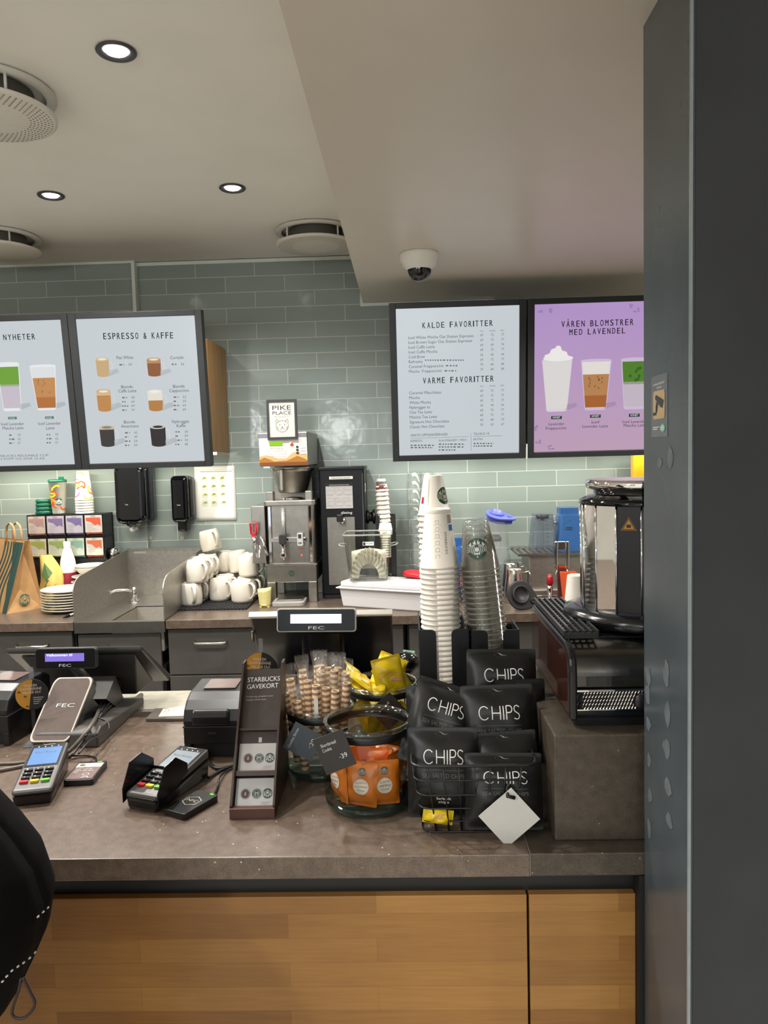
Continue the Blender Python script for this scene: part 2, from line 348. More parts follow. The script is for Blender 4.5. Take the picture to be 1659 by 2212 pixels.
# worn scuffs on the left sheet
ink = Ink()
for px, py, ww, hh in [(1402, 1462, 8, 22), (1440, 1455, 9, 30), (1400, 1500, 9, 24), (1443, 1545, 9, 28), (1401, 1565, 8, 16), (1441, 1620, 11, 24), (1402, 1642, 7, 20), (1444, 1700, 11, 18), (1404, 1718, 7, 18), (1446, 1772, 9, 17), (1403, 1790, 6, 26), (1448, 990, 9, 22), (1425, 1000, 7, 12)]:
    p = at(px, py, X=0.386); k = 1.25/1660
    ink.poly([(p.y+ww*0.9*k*cos(a)*R.uniform(0.6, 1.1)*2.6, p.z+hh*k*sin(a)*R.uniform(0.75, 1.1)) for a in [2*pi*i/11 for i in range(11)]])
ink.build('scuff_marks', mat('scuffed_paint', '596166', rough=0.5, vary=0.2), c, lambda u, v: (0.3855, u, v))
# lower corner of the ceiling where it meets the column
struct(MB().prism([(0.386, 1.262), (0.18, 0.97), (0.386, 0.85)], 2.285, ZS, 'z').build('ceiling_corner', SOFF))
# white edge trims
def trim(i, x0, x1, y0, y1, z0, z1): struct(MB().bb(x0, x1, y0, y1, z0, z1).build('trim_%d' % i, TRIM, bevel=0.002))
trim(1, -1.345, -0.195, YW-0.012, YW, ZC-0.021, ZC-0.004); trim(2, -3.4, -1.345, YW-0.042, YW-0.03, ZC-0.012, ZC)
trim(3, -1.356, -1.338, YW-0.045, YW, 2.05, ZC); trim(4, -0.198, 0.467, YW-0.02, YW, ZS-0.018, ZS-0.001); trim(5, -0.209, -0.196, YW-0.02, YW, ZS-0.018, ZS+0.07)

# ---------------------------------------------------------------- ceiling fittings
BLK = mat('black_plastic', '17181a', rough=0.35); DKG = mat('dark_grey_plastic', '2b2c2e', rough=0.4); WHT = mat('white_paint', 'e6e6e0', rough=0.4, vary=0.02)
CHR = mat('chrome', 'e8e8ea', rough=0.06, metal=1, vary=0.02); STL = mat('brushed_steel', 'b4b0a8', rough=0.3, metal=1, vary=0.1, scale=30); STD = mat('dull_steel', 'aaa69f', rough=0.42, metal=1, vary=0.1)
BULB = mat('lamp_glow', 'ffffff', emit='fff6ea', es=14, vary=0)
dl = thing('downlight', 'x', 'ceiling light')
MB().lathe([(0.047, 0.0), (0.049, -0.003), (0.046, -0.006), (0.036, -0.004), (0.030, 0.004)], 40, cap=False).build('trim_ring', mat('dark_bronze', '4a4a50', rough=0.4, metal=0.6), dl)
MB().lathe([(0.0001, -0.0035), (0.026, -0.0035), (0.030, 0.004)], 32, cap=False).build('bulb', BULB, dl)
first = True
DL = [(at(251, 109, Z=ZC), 'recessed downlight nearest the camera, above the left half of the ceiling'), (at(110, 421, Z=ZC), 'recessed downlight near the left photo edge above the left menu screens'), (at(502, 405, Z=ZC), 'recessed downlight in the ceiling centre beside the soffit edge')]
for p, lab in DL:
    o = dl if first else dup(dl); first = False; o.location = (p.x, p.y, ZC-0.001); o['label'] = lab; o['group'] = 'recessed ceiling downlights'
    lamp('SPOT', 'downlight_beam', (p.x, p.y, ZC-0.03), (0, 0, 0), DOWN_W, (1.0, 0.96, 0.90), spot_size=radians(150), spot_blend=0.75, shadow_soft_size=0.03)
# added ceiling spots without fixtures, out of view, to fill hall and counter
for x, y, z in ((-1.35, 1.88, ZC), (-1.9, 2.8, ZC), (-2.2, 1.5, ZC), (-1.2, -0.3, ZC), (-2.2, -0.9, ZC), (-1.0, -1.8, ZC), (-2.4, -2.6, ZC), (1.2, -1.6, ZS), (1.9, -0.3, ZS), (0.4, -2.8, ZS), (1.5, 2.6, ZS), (0.8, 2.75, ZS)):
    lamp('SPOT', 'ceiling_fill_spot', (x, y, z-0.03), (0, 0, 0), (HALL_FILL_W if y < 0.5 else DOWN_W*0.9), ((0.97, 0.98, 1.0) if y < 0.5 else (1.0, 0.95, 0.88)), spot_size=radians(150), spot_blend=0.7, shadow_soft_size=0.04)
# added point lamps behind the camera, unseen fill for ceiling and upper tiles
for x, y in ((-1.9, -1.0), (0.2, -2.3), (-0.9, -2.9)): lamp('POINT', 'hall_fill_point', (x, y, 2.0), (0, 0, 0), POINT_FILL_W, (0.97, 1.0, 0.98), shadow_soft_size=0.13)
VM = mat('vent_enamel', 'd5d3cb', rough=0.4, vary=0.02)
av = thing('air_vent', 'x', 'air vent')
MB().lathe([(0.155, 0), (0.175, -0.004), (0.178, -0.012), (0.15, -0.014)], 56, cap=False).build('mounting_ring', VM, av)
MB().lathe([(0.12, -0.004), (0.12, -0.055)], 40, cap=False).build('duct_collar', mat('duct_dark', '55524c', rough=0.6), av)
MB().lathe([(0.0001, -0.072), (0.165, -0.072), (0.176, -0.069), (0.178, -0.062), (0.16, -0.056), (0.0001, -0.056)], 56, cap=False).build('face_disc', VM, av)
pk = Ink()
for k in range(7):
    r = 0.108+0.009*k; n = 44+4*k
    for i in range(n): pk.disc((r*cos(2*pi*(i+0.5*(k % 2))/n), r*sin(2*pi*(i+0.5*(k % 2))/n)), 0.0027, n=6)
pk.build('perforations', mat('hole_dark', '6d6a63', rough=0.8), av, lambda u, v: (u, v, -0.0724))
for i in range(4):
    a = pi/4+i*pi/2; MB().lathe([(0.004, -0.06), (0.004, -0.01)], 8, XF((0.155*cos(a), 0.155*sin(a), 0))).build('spacer_post', VM, av)
av.location = (-1.105, 2.115, ZC); av['label'] = 'white round perforated air vent cut by the left photo edge, nearest the camera'; av['group'] = 'round ceiling air vents'
dup(av, (-1.775, 3.42, ZC), label='white round air vent at the left photo edge close to the tiled wall', skip=('perforations',))
dup(av, (-0.378, 3.5, ZC), label='white round air vent beside the soffit edge above the tiled wall')
dc = thing('security_camera', 'white dome security camera with a smoked dome under the soffit', 'security camera', (0.071, 3.02, ZS))
MB().lathe([(0.0001, 0), (0.073, 0), (0.075, -0.006), (0.074, -0.03), (0.066, -0.038), (0.066, -0.046), (0.052, -0.056), (0.046, -0.06), (0.0001, -0.058)], 40, cap=False).build('housing', WHT, dc)
MB().lathe([(0.046*cos(a), -0.058-0.048*sin(a)) for a in [i*pi/16 for i in range(9)]][:-1]+[(0.0001, -0.106)], 32, cap=False).build('dome', mat('smoked_dome', '0d0e10', rough=0.05, spec=0.7), dc)
MB().lathe([(0.0465, -0.062), (0.049, -0.06), (0.049, -0.056)], 32, cap=False).build('dome_ring', TRIM, dc)

# ---------------------------------------------------------------- wall cabinets and menu boards
OAK = brick_mat('oak_staves', 'a07a48', '8a6436', '7a5a30', 0.055, 0.9, 0.0006, 0, 0, 0.5, bump=0.1, grain=False)
def oak(name):
    return mat(name, '9c7644', rough=0.5, vary=0.18, scale=9)
wc = thing('wall_cabinet', 'oak veneered wall cabinet behind the left pair of menu screens', 'cabinet')
OAKV = mat('oak_veneer', '9c7645', rough=0.5, vary=0.2, scale=10)
nt = OAKV.node_tree; nz = [n for n in nt.nodes if n.type == 'TEX_NOISE'][0]; mp = nt.nodes.new('ShaderNodeMapping'); mp.inputs['Scale'].default_value = (1, 4, 0.25)
nt.links.new([n for n in nt.nodes if n.type == 'TEX_COORD'][0].outputs['Object'], mp.inputs[0]); nt.links.new(mp.outputs[0], nz.inputs['Vector'])
MB().bb(-2.7, -0.897, 3.56, YW-0.03, 1.668, 2.188).build('carcass', OAKV, wc, bevel=0.002)
MB().bb(-0.899, -0.895, 3.558, 3.562, 1.668, 2.188).build('edge_band', mat('edge_band', '7d5c33', rough=0.5), wc)
MB().bb(-2.6, -0.92, 3.70, 3.74, 1.655, 1.668).build('led_profile', mat('led_glow', 'ffffff', emit='fff3d0', es=5, vary=0), wc)
TI = radians(6)
def board_frame(x0, label, panel_c, inner_u=(0.034, 0.57), inner_v=(0.026, 0.674)):
    b = thing('menu_screen', label, 'menu screen', (x0, 3.503, 1.601), (TI, 0, 0), 'menu screens above the back counter')
    W_, H_ = 0.600, 0.699; f = MB(); (a, c_), (d, e) = inner_u, inner_v
    f.bb(0, a, 0, 0.05, 0, H_); f.bb(c_, W_, 0, 0.05, 0, H_); f.bb(a, c_, 0, 0.05, 0, d); f.bb(a, c_, 0, 0.05, e, H_)
    f.bb(0.01, W_-0.01, 0.03, 0.06, 0.01, H_-0.01)
    f.build('frame', mat('frame_black', '1d1f21', rough=0.45), b, bevel=0.002)
    MB().bb(a, c_, 0.012, 0.03, d, e).build('display_panel', panel_c, b)
    return b
def UV(x0):
    O = Vector((x0, 3.503, 1.601)); n = Vector((0, cos(TI), sin(TI))); vv = Vector((0, -sin(TI), cos(TI)))
    def g(px, py):
        d = fw*FPX + rt*(px-829.5) + up*(1106-py); t = ((O+vv*0+Vector((0, 0.0115, 0))-CAM).dot(n))/d.dot(n); q = CAM+d*t-O
        return (q.x, q.dot(vv))
    return g
SURF = flat((0, 0.0108, 0)); SURF2 = flat((0, 0.0102, 0)); SURF3 = flat((0, 0.0096, 0)); S = 3.46/1660
PANEL = screen('ccd3d8', 0.92); DARK = screen('20242c', 1.0); MID = screen('4b4f57', 1.0)
def text_px(ink, g, t, x0, y0, x1, y1, hp): ink.text(t, g(x0, y0), g(x1, y1), hp*S)
def head_px(ink, g, t, x0, y0, x1, y1, hp): ink.spaced(t, g(x0-2, y0), g(x1+2, y1), hp*S)
def smudge(ink, g, x0, x1, y, hp=3.0, dx=0.0):
    # print too small to read: a row of little dashes
    x = x0
    while x < x1:
        w_ = min(R.uniform(3, 8), x1-x); a = g(x, y); b_ = g(x+w_*0.8, y-0.02*(w_)); ink.stroke([a, b_], hp*S); x += w_+1.5
SHADOWC = screen('b9bfc2', 1.0)
def mug_pic(parts, g, x, y, w_, h_, body, top, topf, foam=None):
    # a glass mug in side view: outline, drink, foam, handle, soft shade on the ground
    a = g(x-w_/2, y-h_/2); b_ = g(x+w_/2, y+h_/2); u0_, u1, v1, v0 = a[0], b_[0], a[1], b_[1]; W_, H_ = u1-u0_, v1-v0; cx = (u0_+u1)/2
    sh = parts('b7bcbf'); sh.poly([(u1-0.005, v0+0.002), (u1+W_*0.75, v0+H_*0.22), (u1+W_*0.6, v0+H_*0.4), (u1-0.004, v0+H_*0.3)])
    hd = parts('d5dadb'); hd.stroke([(u1, v0+H_*0.75), (u1+W_*0.2, v0+H_*0.72), (u1+W_*0.24, v0+H_*0.5), (u1+W_*0.2, v0+H_*0.28), (u1, v0+H_*0.22)], 0.0035)
    bd = parts(body); n = 10
    bd.poly([(u0_, v1-H_*0.12)]+[(cx-W_/2*0.94*cos(pi*i/n), v0+H_*0.1-H_*0.1*sin(pi*i/n)) for i in range(n+1)]+[(u1, v1-H_*0.12)])
    if foam: parts(foam[0], 1).poly([(u0_, v1-H_*0.1), (u0_+0.001, v1-H_*foam[1]), (u1-0.001, v1-H_*foam[1]), (u1, v1-H_*0.1)])
    parts(top, 1).disc((cx, v1-H_*0.1), W_/2, H_*0.1, n=24); parts(topf, 2).disc((cx+W_*0.02, v1-H_*0.1), W_*0.33, H_*0.055, n=20)
def glass_pic(parts, g, x, y0, y1, wt, wb, layers, rim='e9ecee'):
    a = g(x, y0); b_ = g(x, y1); v1, v0 = a[1], b_[1]; H_ = v1-v0; W_ = wt*S; Wb = wb*S; cx = (a[0]+b_[0])/2
    hw = lambda v: (Wb+(W_-Wb)*((v-v0)/H_))/2
    parts('b4b9bd' if rim == 'e9ecee' else 'a88fb0').poly([(cx+hw(v0)*0.8, v0+0.003), (cx+hw(v0)+0.045, v0+0.02), (cx+hw(v0)+0.04, v0+0.036), (cx+hw(v0)*0.9, v0+0.03)])
    gl = parts(rim); gl.poly([(cx-hw(v1), v1), (cx-hw(v0), v0+0.004), (cx-hw(v0)*0.8, v0), (cx+hw(v0)*0.8, v0), (cx+hw(v0), v0+0.004), (cx+hw(v1), v1)])
    gl.disc((cx, v1), hw(v1), 0.006, n=24)
    for c_, f0, f1 in layers:
        va, vb = v0+H_*f0, v0+H_*f1; k = parts(c_, 1); k.poly([(cx-hw(vb)*0.93, vb), (cx-hw(va)*0.93, va), (cx+hw(va)*0.93, va), (cx+hw(vb)*0.93, vb)])
    return cx, v0, H_, hw
def parts_for(b, tagname='picture'):
    D = {}
    def p(c_, layer=0): return D.setdefault((c_, layer), Ink())
    def done():
        for (c_, layer), k in D.items(): k.build('drink_picture', screen(c_, 0.95), b, [SURF, SURF2, SURF3][layer])
    return p, done
# --- left pair, right screen: espresso and coffee
xE = -1.489; b = board_frame(xE, 'black framed menu screen headed ESPRESSO & KAFFE with six mugs of coffee', PANEL); g = UV(xE)
I = Ink(); head_px(I, g, 'ESPRESSO & KAFFE', 224, 733, 374, 731, 13); I.build('heading', DARK, b, SURF)
I = Ink(); J = Ink()
for t, x0, y0, x1, hp in [('Flat White', 252, 776, 288, 6.5), ('Cortado', 368, 776, 397, 6.5), ('Blonde', 262, 839, 287, 6.5), ('Caffè Latte', 256, 848, 295, 6.5), ('Blonde', 374, 838, 399, 6.5), ('Cappuccino', 366, 847, 408, 6.5), ('Blonde', 268, 915, 292, 6.5), ('Americano', 262, 924, 300, 6.5), ('Nybrygget', 372, 914, 409, 6.5), ('Kaffe', 382, 923, 401, 6.5)]:
    text_px(I, g, t, x0, y0, x1, y0-0.9, hp)
for x0, ys, vals in [(258, 790, ['59']), (371, 789, ['56']), (264, 861, ['58', '64', '69', '74']), (375, 860, ['53', '59', '64', '69']), (270, 937, ['43', '49', '54', '59']), (379, 935, ['34', '39', '43', '48'])]:
    for i, v_ in enumerate(vals):
        text_px(J, g, v_, x0+20, ys+i*9, x0+27, ys+i*9-0.2, 5); smudge(J, g, x0, x0+[11, 8, 14, 10][i], ys+i*9-2, 3)
I.build('item_lettering', MID, b, SURF); J.build('price_lettering', screen('6a6d72', 1), b, SURF)
p, done = parts_for(b)
mug_pic(p, g, 222, 793, 32, 42, 'c9ab7d', 'd8bd94', 'efe6d6'); mug_pic(p, g, 333, 793, 33, 40, '8f5a36', 'c39a6e', 'efe3d2', ('b98d62', 0.3))
mug_pic(p, g, 225, 865, 35, 48, 'c08a52', 'd4ab7c', 'efe4d2', ('d9b78d', 0.28)); mug_pic(p, g, 336, 865, 36, 46, 'b57f45', 'e8e6dc', 'f2efe6', ('e4e1d3', 0.5))
mug_pic(p, g, 232, 942, 36, 46, '3f3b3a', 'c9bda9', '8f8272', ('c9bda9', 0.2)); mug_pic(p, g, 342, 941, 37, 47, '332e31', 'c9c9c9', '3b3236'); done()
# --- left pair, left screen: news, cut by the photo edge
xN = -2.091; b = board_frame(xN, 'black framed menu screen headed NYHETER with iced lavender drinks, at the left photo edge', PANEL); g = UV(xN)
I = Ink(); head_px(I, g, 'NYHETER', 8, 735, 76, 733, 12); I.build('heading', DARK, b, SURF)
I = Ink(); J = Ink()
for t, x0, y0, x1 in [('Iced Lavender', 3, 919, 52), ('Matcha Latte', 6, 928, 51), ('Iced Lavender', 83, 918, 132), ('Latte', 100, 928, 118)]: text_px(I, g, t, x0, y0, x1, y0-0.9, 6.3)
for x0, ys in [(19, 942), (100, 941)]:
    for i, v_ in enumerate(['59', '62', '67']): text_px(J, g, v_, x0+20, ys+i*8.7, x0+26, ys+i*8.7-0.2, 5); smudge(J, g, x0+1, x0+[9, 14, 11][i], ys+i*8.7-2, 3)
text_px(J, g, 'KJØP TIL STARBUCKS REUSABLE CUP', -60, 988, 105, 985.5, 4.6); text_px(J, g, 'BRUK DIN EGEN KOPP OG SPAR 10 KR', -62, 994, 97, 992.5, 4.6)
I.build('item_lettering', MID, b, SURF); J.build('price_lettering', screen('6a6d72', 1), b, SURF)
p, done = parts_for(b)
glass_pic(p, g, 22, 785, 888, 50, 40, [('c9bfcb', 0.06, 0.56), ('71a43c', 0.52, 0.93)]); q = glass_pic(p, g, 97, 790, 886, 57, 42, [('b5713d', 0.05, 0.3), ('c58d58', 0.28, 0.73), ('dfe2e4', 0.73, 0.97)])
k = p('8a552f', 2)
for i in range(9): u_ = q[0]+R.uniform(-0.6, 0.6)*q[3](q[1]+q[2]*0.5); v_ = q[1]+q[2]*R.uniform(0.35, 0.68); k.stroke([(u_, v_), (u_+R.uniform(-0.006, 0.006), v_+0.009)], 0.0025)
k = p('2f6b4f', 1)
for x, y in ((27, 903), (107, 902)): a = g(x, y); k.rect(a[0]-0.02, a[0]+0.02, a[1]-0.0055, a[1]+0.0055)
done(); I = Ink()
for x, y in ((27, 905), (107, 904)): text_px(I, g, 'NYHET', x-7, y, x+7, y-0.2, 3.4)
I.build('badge_lettering', screen('e6f0ea', 1), b, SURF3)
# --- right pair, left screen: cold and hot favourites
xK = -0.057; b = board_frame(xK, 'black framed menu screen listing KALDE FAVORITTER and VARME FAVORITTER', PANEL, (0.03, 0.572)); g = UV(xK)
I = Ink(); head_px(I, g, 'KALDE FAVORITTER', 913, 709.5, 1064, 704, 12); head_px(I, g, 'VARME FAVORITTER', 914, 829, 1066, 824, 12.5); I.build('heading', DARK, b, SURF)
I = Ink(); J = Ink()
rows = ['Iced White Mocha Oat Shaken Espresso', 'Iced Brown Sugar Oat Shaken Espresso', 'Iced Caffè Latte', 'Iced Caffè Mocha', 'Cold Brew', 'Refresha', 'Caramel Frappuccino', 'Mocha  Frappuccino']
wd = [141, 138, 57, 63, 36, 31, 76, 72]; pr_ = ['69 72 77', '69 72 77', '64 69 74', '69 72 77', '56 60 64', '69 72 77', '79 84 89', '79 84 89']
for i, t in enumerate(rows):
    y = 732.8+i*10.4; text_px(I, g, t, 882+i*0.2, y, 882+wd[i], y-wd[i]*0.033, 6)
    for j, v_ in enumerate(pr_[i].split()): text_px(J, g, v_, 1037.5+j*22.7, 726.5+i*10.6-j*0.7, 1043.5+j*22.7, 726.4+i*10.6-j*0.7, 5)
smudge(J, g, 918, 1003, 778, 2.6); smudge(J, g, 963, 990, 790, 2.6); smudge(J, g, 960, 986, 801, 2.6)
rows = ['Caramel Macchiato', 'Mocha', 'White Mocha', 'Nybrygget te', 'Chai Tea Latte', 'Matcha Tea Latte', 'Signature Hot Chocolate', 'Classic Hot Chocolate']; wd = [69, 23, 47, 45, 49, 60, 86, 76]
pr_ = ['69 72 77', '69 72 77', '69 72 77', '45 49 54', '68 72 77', '68 72 77', '64 68 73', '59 62 67']
for i, t in enumerate(rows):
    y = 852+i*10.45; text_px(I, g, t, 884+i*0.2, y, 884+wd[i], y-wd[i]*0.026, 6)
    for j, v_ in enumerate(pr_[i].split()): text_px(J, g, v_, 1037.3+j*22.7, 847+i*10.4-j*0.6, 1043.3+j*22.7, 846.9+i*10.4-j*0.6, 5)
for y, t3 in ((717, 0), (836, 0)):
    for j, t in enumerate(['TALL', 'GRANDE', 'VENTI']): text_px(J, g, t, 1036.5+j*22-(1 if j == 1 else 0), y-j*0.8, 1044+j*22+(4 if j == 1 else 1), y-j*0.8-0.2, 3)
text_px(I, g, 'GRATIS OPPGRADERINGER', 887, 943, 967, 940.5, 5.2); text_px(I, g, 'TILVALG +6', 1023, 940, 1057, 938.5, 5); text_px(I, g, 'ESPRESSO', 887, 955, 912, 954, 4.4); text_px(I, g, 'PLANTEBASERT / MELK', 948, 954, 1008, 952, 4.2); text_px(I, g, 'EKSTRA', 1023, 951, 1043, 950.5, 4.2)
for x0, x1, y in [(887, 938, 962), (887, 935, 967), (948, 1004, 959.5), (948, 1002, 965.5), (948, 985, 972), (1023, 1066, 958), (1023, 1064, 963.5)]: smudge(J, g, x0, x1, y, 2.6)
J.stroke([g(887, 947), g(1013, 943)], 0.0012); J.stroke([g(1022, 943), g(1085, 941)], 0.0012); J.stroke([g(1017, 936), g(1018, 974)], 0.0012)
I.build('item_lettering', MID, b, SURF); J.build('price_lettering', screen('5f6268', 1), b, SURF)
# --- right pair, right screen: lavender poster
xL = 0.551; LAV = mat('lavender_screen', '050505', rough=0.25, spec=0.3, emit='b79fc6', es=0.95, vary=0)
nt = LAV.node_tree; bs = nt.nodes['Principled BSDF']; tcn = [n for n in nt.nodes if n.type == 'TEX_COORD'][0]; sx = nt.nodes.new('ShaderNodeSeparateXYZ'); nt.links.new(tcn.outputs['Object'], sx.inputs[0])
rp = nt.nodes.new('ShaderNodeValToRGB'); rp.color_ramp.elements[0].position = 0.0; rp.color_ramp.elements[0].color = lin('bfa0b8')+(1,); rp.color_ramp.elements[1].position = 0.7; rp.color_ramp.elements[1].color = lin('b294cb')+(1,)
nt.links.new(sx.outputs['Z'], rp.inputs['Fac']); nt.links.new(rp.outputs['Color'], bs.inputs['Emission Color'])
b = board_frame(xL, 'black framed lavender menu screen headed VÅREN BLOMSTRER MED LAVENDEL beside the column', LAV, (0.03, 0.572)); g = UV(xL)
I = Ink(); head_px(I, g, 'VÅREN BLOMSTRER', 1213, 707, 1368, 702, 12.5); head_px(I, g, 'MED LAVENDEL', 1230, 724, 1350, 720, 12); I.build('heading', screen('1f1a2a', 1), b, SURF)
I = Ink()
for t, x0, y0, x1 in [('Lavender', 1185, 919, 1219, ), ('Frappuccino', 1179, 928, 1223), ('Iced', 1278, 915, 1294), ('Lavender Latte', 1258, 924, 1313), ('Iced Lavender', 1345, 914, 1396), ('Matcha Latte', 1347, 922, 1396)]: text_px(I, g, t, x0, y0, x1, y0-0.9, 6)
I.build('item_lettering', screen('3a3345', 1), b, SURF)
p, done = parts_for(b)
q = glass_pic(p, g, 1203, 778, 889, 64, 44, [('dcd8d6', 0.05, 0.97)], 'd9d2df'); cx, v0, H_, hw = q
k = p('eeebe7', 2)
for i in range(5): k.disc((cx+0.004*(-1)**i, v0+H_+0.008+i*0.0105), hw(v0+H_)*(1-0.2*i), 0.013, n=22)
q = glass_pic(p, g, 1287, 778, 886, 65, 46, [('a5622f', 0.06, 0.3), ('b58253', 0.28, 0.72), ('e3ddd8', 0.72, 0.97)], 'cbbcd4'); k = p('6d4626', 2)
for i in range(11): u_ = q[0]+R.uniform(-0.65, 0.65)*q[3](q[1]+q[2]*0.5); v_ = q[1]+q[2]*R.uniform(0.35, 0.68); k.stroke([(u_, v_), (u_+R.uniform(-0.006, 0.006), v_+0.01)], 0.003)
q = glass_pic(p, g, 1373, 775, 884, 64, 48, [('c3b6c4', 0.06, 0.55), ('4f7f2c', 0.5, 0.95)], 'cbbcd4'); k = p('37611f', 2)
for i in range(7): k.disc((q[0]+R.uniform(-0.6, 0.6)*0.05, q[1]+q[2]*R.uniform(0.58, 0.9)), 0.006, 0.008, n=8)
k = p('1f3d33', 1)
for x, y in ((1202, 902), (1286, 899), (1370, 897)): a = g(x, y); k.rect(a[0]-0.024, a[0]+0.024, a[1]-0.007, a[1]+0.007)
k = p('9a82b3', 0)
for x, y in ((1188, 670), (1168, 676), (1362, 662), (1190, 965), (1162, 955), (1160, 925), (1375, 670)):
    for i in range(5): a = g(x+R.uniform(-5, 5), y+R.uniform(-5, 5)); k.disc(a, 0.006, 0.004, n=8)
done(); I = Ink()
for x, y in ((1202, 904), (1286, 901), (1370, 899)): text_px(I, g, 'NYHET', x-8, y, x+8, y-0.4, 4)
I.build('badge_lettering', screen('f0f0f0', 1), b, SURF3)
MB().bb(-0.0055, -0.0015, -0.012, 0.008, 0.0, 0.065).build('cable_clip', WHT, b)
for q in [o for o in bpy.data.objects if o.name.startswith('menu_screen') and o.location.x > -0.1]: MB().bb(0.2, 0.4, 0.055, 0.474, 0.30, 0.35).build('wall_bracket', BLK, q)
# ================================================================ back counter
STONE = stone_mat('brown_quartz', '63564b', 'b9aa98', rough=0.28)
STONEF = stone_mat('front_brown_quartz', '6b5c50', 'd8cab8', rough=0.3)
STONED = stone_mat('dark_quartz', '4a4238', '8a7f70', rough=0.35)
CABM = mat('cabinet_grey_laminate', '4c4a47', rough=0.35, vary=0.05, scale=12)
VOID = mat('shadow_gap_black', '0c0c0d', rough=0.6)
XL_, XR_ = -1.453, -1.056           # sink unit from left to right
tag(MB().bb(-3.4, XL_-0.004, YB, YW-0.032, ZB-0.038, ZB).build('worktop', STONE, bevel=0.002), 'brown stone worktop carrying plates and tea boxes left of the sink', 'worktop')
tag(MB().bb(XR_+0.004, 2.39, YB, YW-0.002, ZB-0.038, ZB).build('worktop', STONE, bevel=0.002), 'long brown stone worktop carrying mugs and coffee machines right of the sink', 'worktop')
def handle(parent, x, z, y, w=0.138):
    m = MB().tube([(x-w/2, y, z), (x-w/2, y-0.018, z-0.004), (x-w/2+0.01, y-0.026, z-0.006), (x+w/2-0.01, y-0.026, z-0.006), (x+w/2, y-0.018, z-0.004), (x+w/2, y, z)], 0.0052, 8)
    m.build('handle', mat('handle_steel', 'd8d2c6', rough=0.2, metal=1), parent)
def cabinet(label, x0, x1, fronts, kind, top=None):
    c = thing('base_cabinet', label, 'cabinet', group='grey base cabinets under the back worktop')
    MB().bb(x0, x1, YB+0.05, YW-0.05, 0.1, top or ZB-0.041).build('body', mat('carcass_dark', '232221', rough=0.6), c)
    for z0, z1, hx in fronts:
        d = MB().bb(x0+0.008, x1-0.008, YB+0.02, YB+0.045, z0, z1).build(kind, CABM, c, bevel=0.002)
        if hx is not None: handle(d, hx, z1-0.052, YB+0.02)
    MB().bb(x0, x1, YB+0.10, YB+0.12, 0, 0.1).build('plinth', VOID, c)
a = at(66, 1388, Y=YB).x; bx = at(265, 1383, Y=YB).x; cx = at(452, 1383, Y=YB).x
cabinet('grey base cabinet below the plates, cut by the left photo edge', -1.98, XL_-0.012, [(0.12, ZB-0.045, a)], 'door')
cabinet('grey base cabinet below the steel sink', XL_-0.002, XR_-0.02, [(0.12, ZB-0.06, bx)], 'door', 0.735)
cabinet('grey drawer cabinet below the upturned mugs', XR_-0.002, -0.655, [(0.70, ZB-0.045, cx), (0.42, 0.695, cx+0.004), (0.12, 0.415, cx)], 'drawer')
cabinet('grey base cabinet behind the right-hand till screen', -0.645, -0.02, [(0.70, ZB-0.045, None), (0.12, 0.695, None)], 'drawer')
cabinet('grey base cabinet behind the paper cup holder', -0.01, 0.62, [(0.12, ZB-0.045, None)], 'door')

# ---------------------------------------------------------------- steel sink
s = thing('sink_unit', 'stainless steel hand sink with curved splash panels between the worktops', 'sink')
DK = MB(); zt = ZB
bx0, bx1, by0, by1 = -1.30, -1.075, YB+0.035, 3.60
DK.bb(XL_, XR_, YB, by0, zt-0.05, zt-0.003); DK.bb(XL_, bx0, by0, YW-0.04, zt-0.007, zt-0.003); DK.bb(bx1, XR_, by0, YW-0.04, zt-0.007, zt-0.003); DK.bb(bx0, bx1, by1, YW-0.04, zt-0.007, zt-0.003)
DK.build('deck', STL, s)
BW = MB(); BW.bb(bx0-0.003, bx0, by0, by1, zt-0.14, zt-0.004); BW.bb(bx1, bx1+0.003, by0, by1, zt-0.14, zt-0.004); BW.bb(bx0, bx1, by1, by1+0.003, zt-0.14, zt-0.004); BW.bb(bx0, bx1, by0-0.003, by0, zt-0.14, zt-0.004); BW.bb(bx0, bx1, by0, by1, zt-0.143, zt-0.14)
BW.build('bowl', mat('bowl_steel', 'aaa49a', rough=0.45, metal=0.45, vary=0.08), s)
def splash(x, x2, pts):
    pr2 = [(YB+0.004, zt-0.02)]+pts+[(YW-0.035, zt-0.02)]
    MB().prism(pr2, x, x2, 'x').build('splash_panel', STD, s)
prof = [(YB+0.004, 1.075)]+[(YB+0.004+0.10*(1-cos(t)), 1.075+0.062*sin(t)) for t in [i*pi/16 for i in range(1, 9)]]+[(YW-0.035, 1.178)]
splash(XL_, XL_+0.004, prof); splash(XR_-0.004, XR_, prof)
MB().bb(XL_, XR_, YW-0.04, YW-0.035, zt-0.02, 1.18).build('back_panel', STD, s); MB().bb(XL_, XR_, YW-0.045, YW-0.03, 1.176, 1.184).build('top_edge', STL, s)
MB().bb(-1.415, -1.35, YW-0.0415, YW-0.04, 1.158, 1.170).build('label_strip', mat('label_grey', 'b9b6ad', rough=0.5), s)
t = thing('mixer_tap', 'chrome swan spout tap on the steel sink deck', 'tap', (at(291, 1298, Y=3.70).x, 3.70, zt-0.003))
MB().lathe([(0.024, 0), (0.024, 0.012), (0.013, 0.025), (0.012, 0.055), (0.014, 0.06), (0.009, 0.075), (0.0001, 0.076)], 20).build('body', CHR, t)
MB().tube([(0, 0, 0.055), (-0.04, -0.01, 0.065), (-0.085, -0.03, 0.066), (-0.105, -0.04, 0.058), (-0.108, -0.042, 0.045)], 0.0065, 10).build('spout', CHR, t)
lv = MB().tube([(0, 0, 0), (0.0, -0.02, 0.006), (-0.03, -0.05, 0.012)], [0.013, 0.014, 0.008], 12)
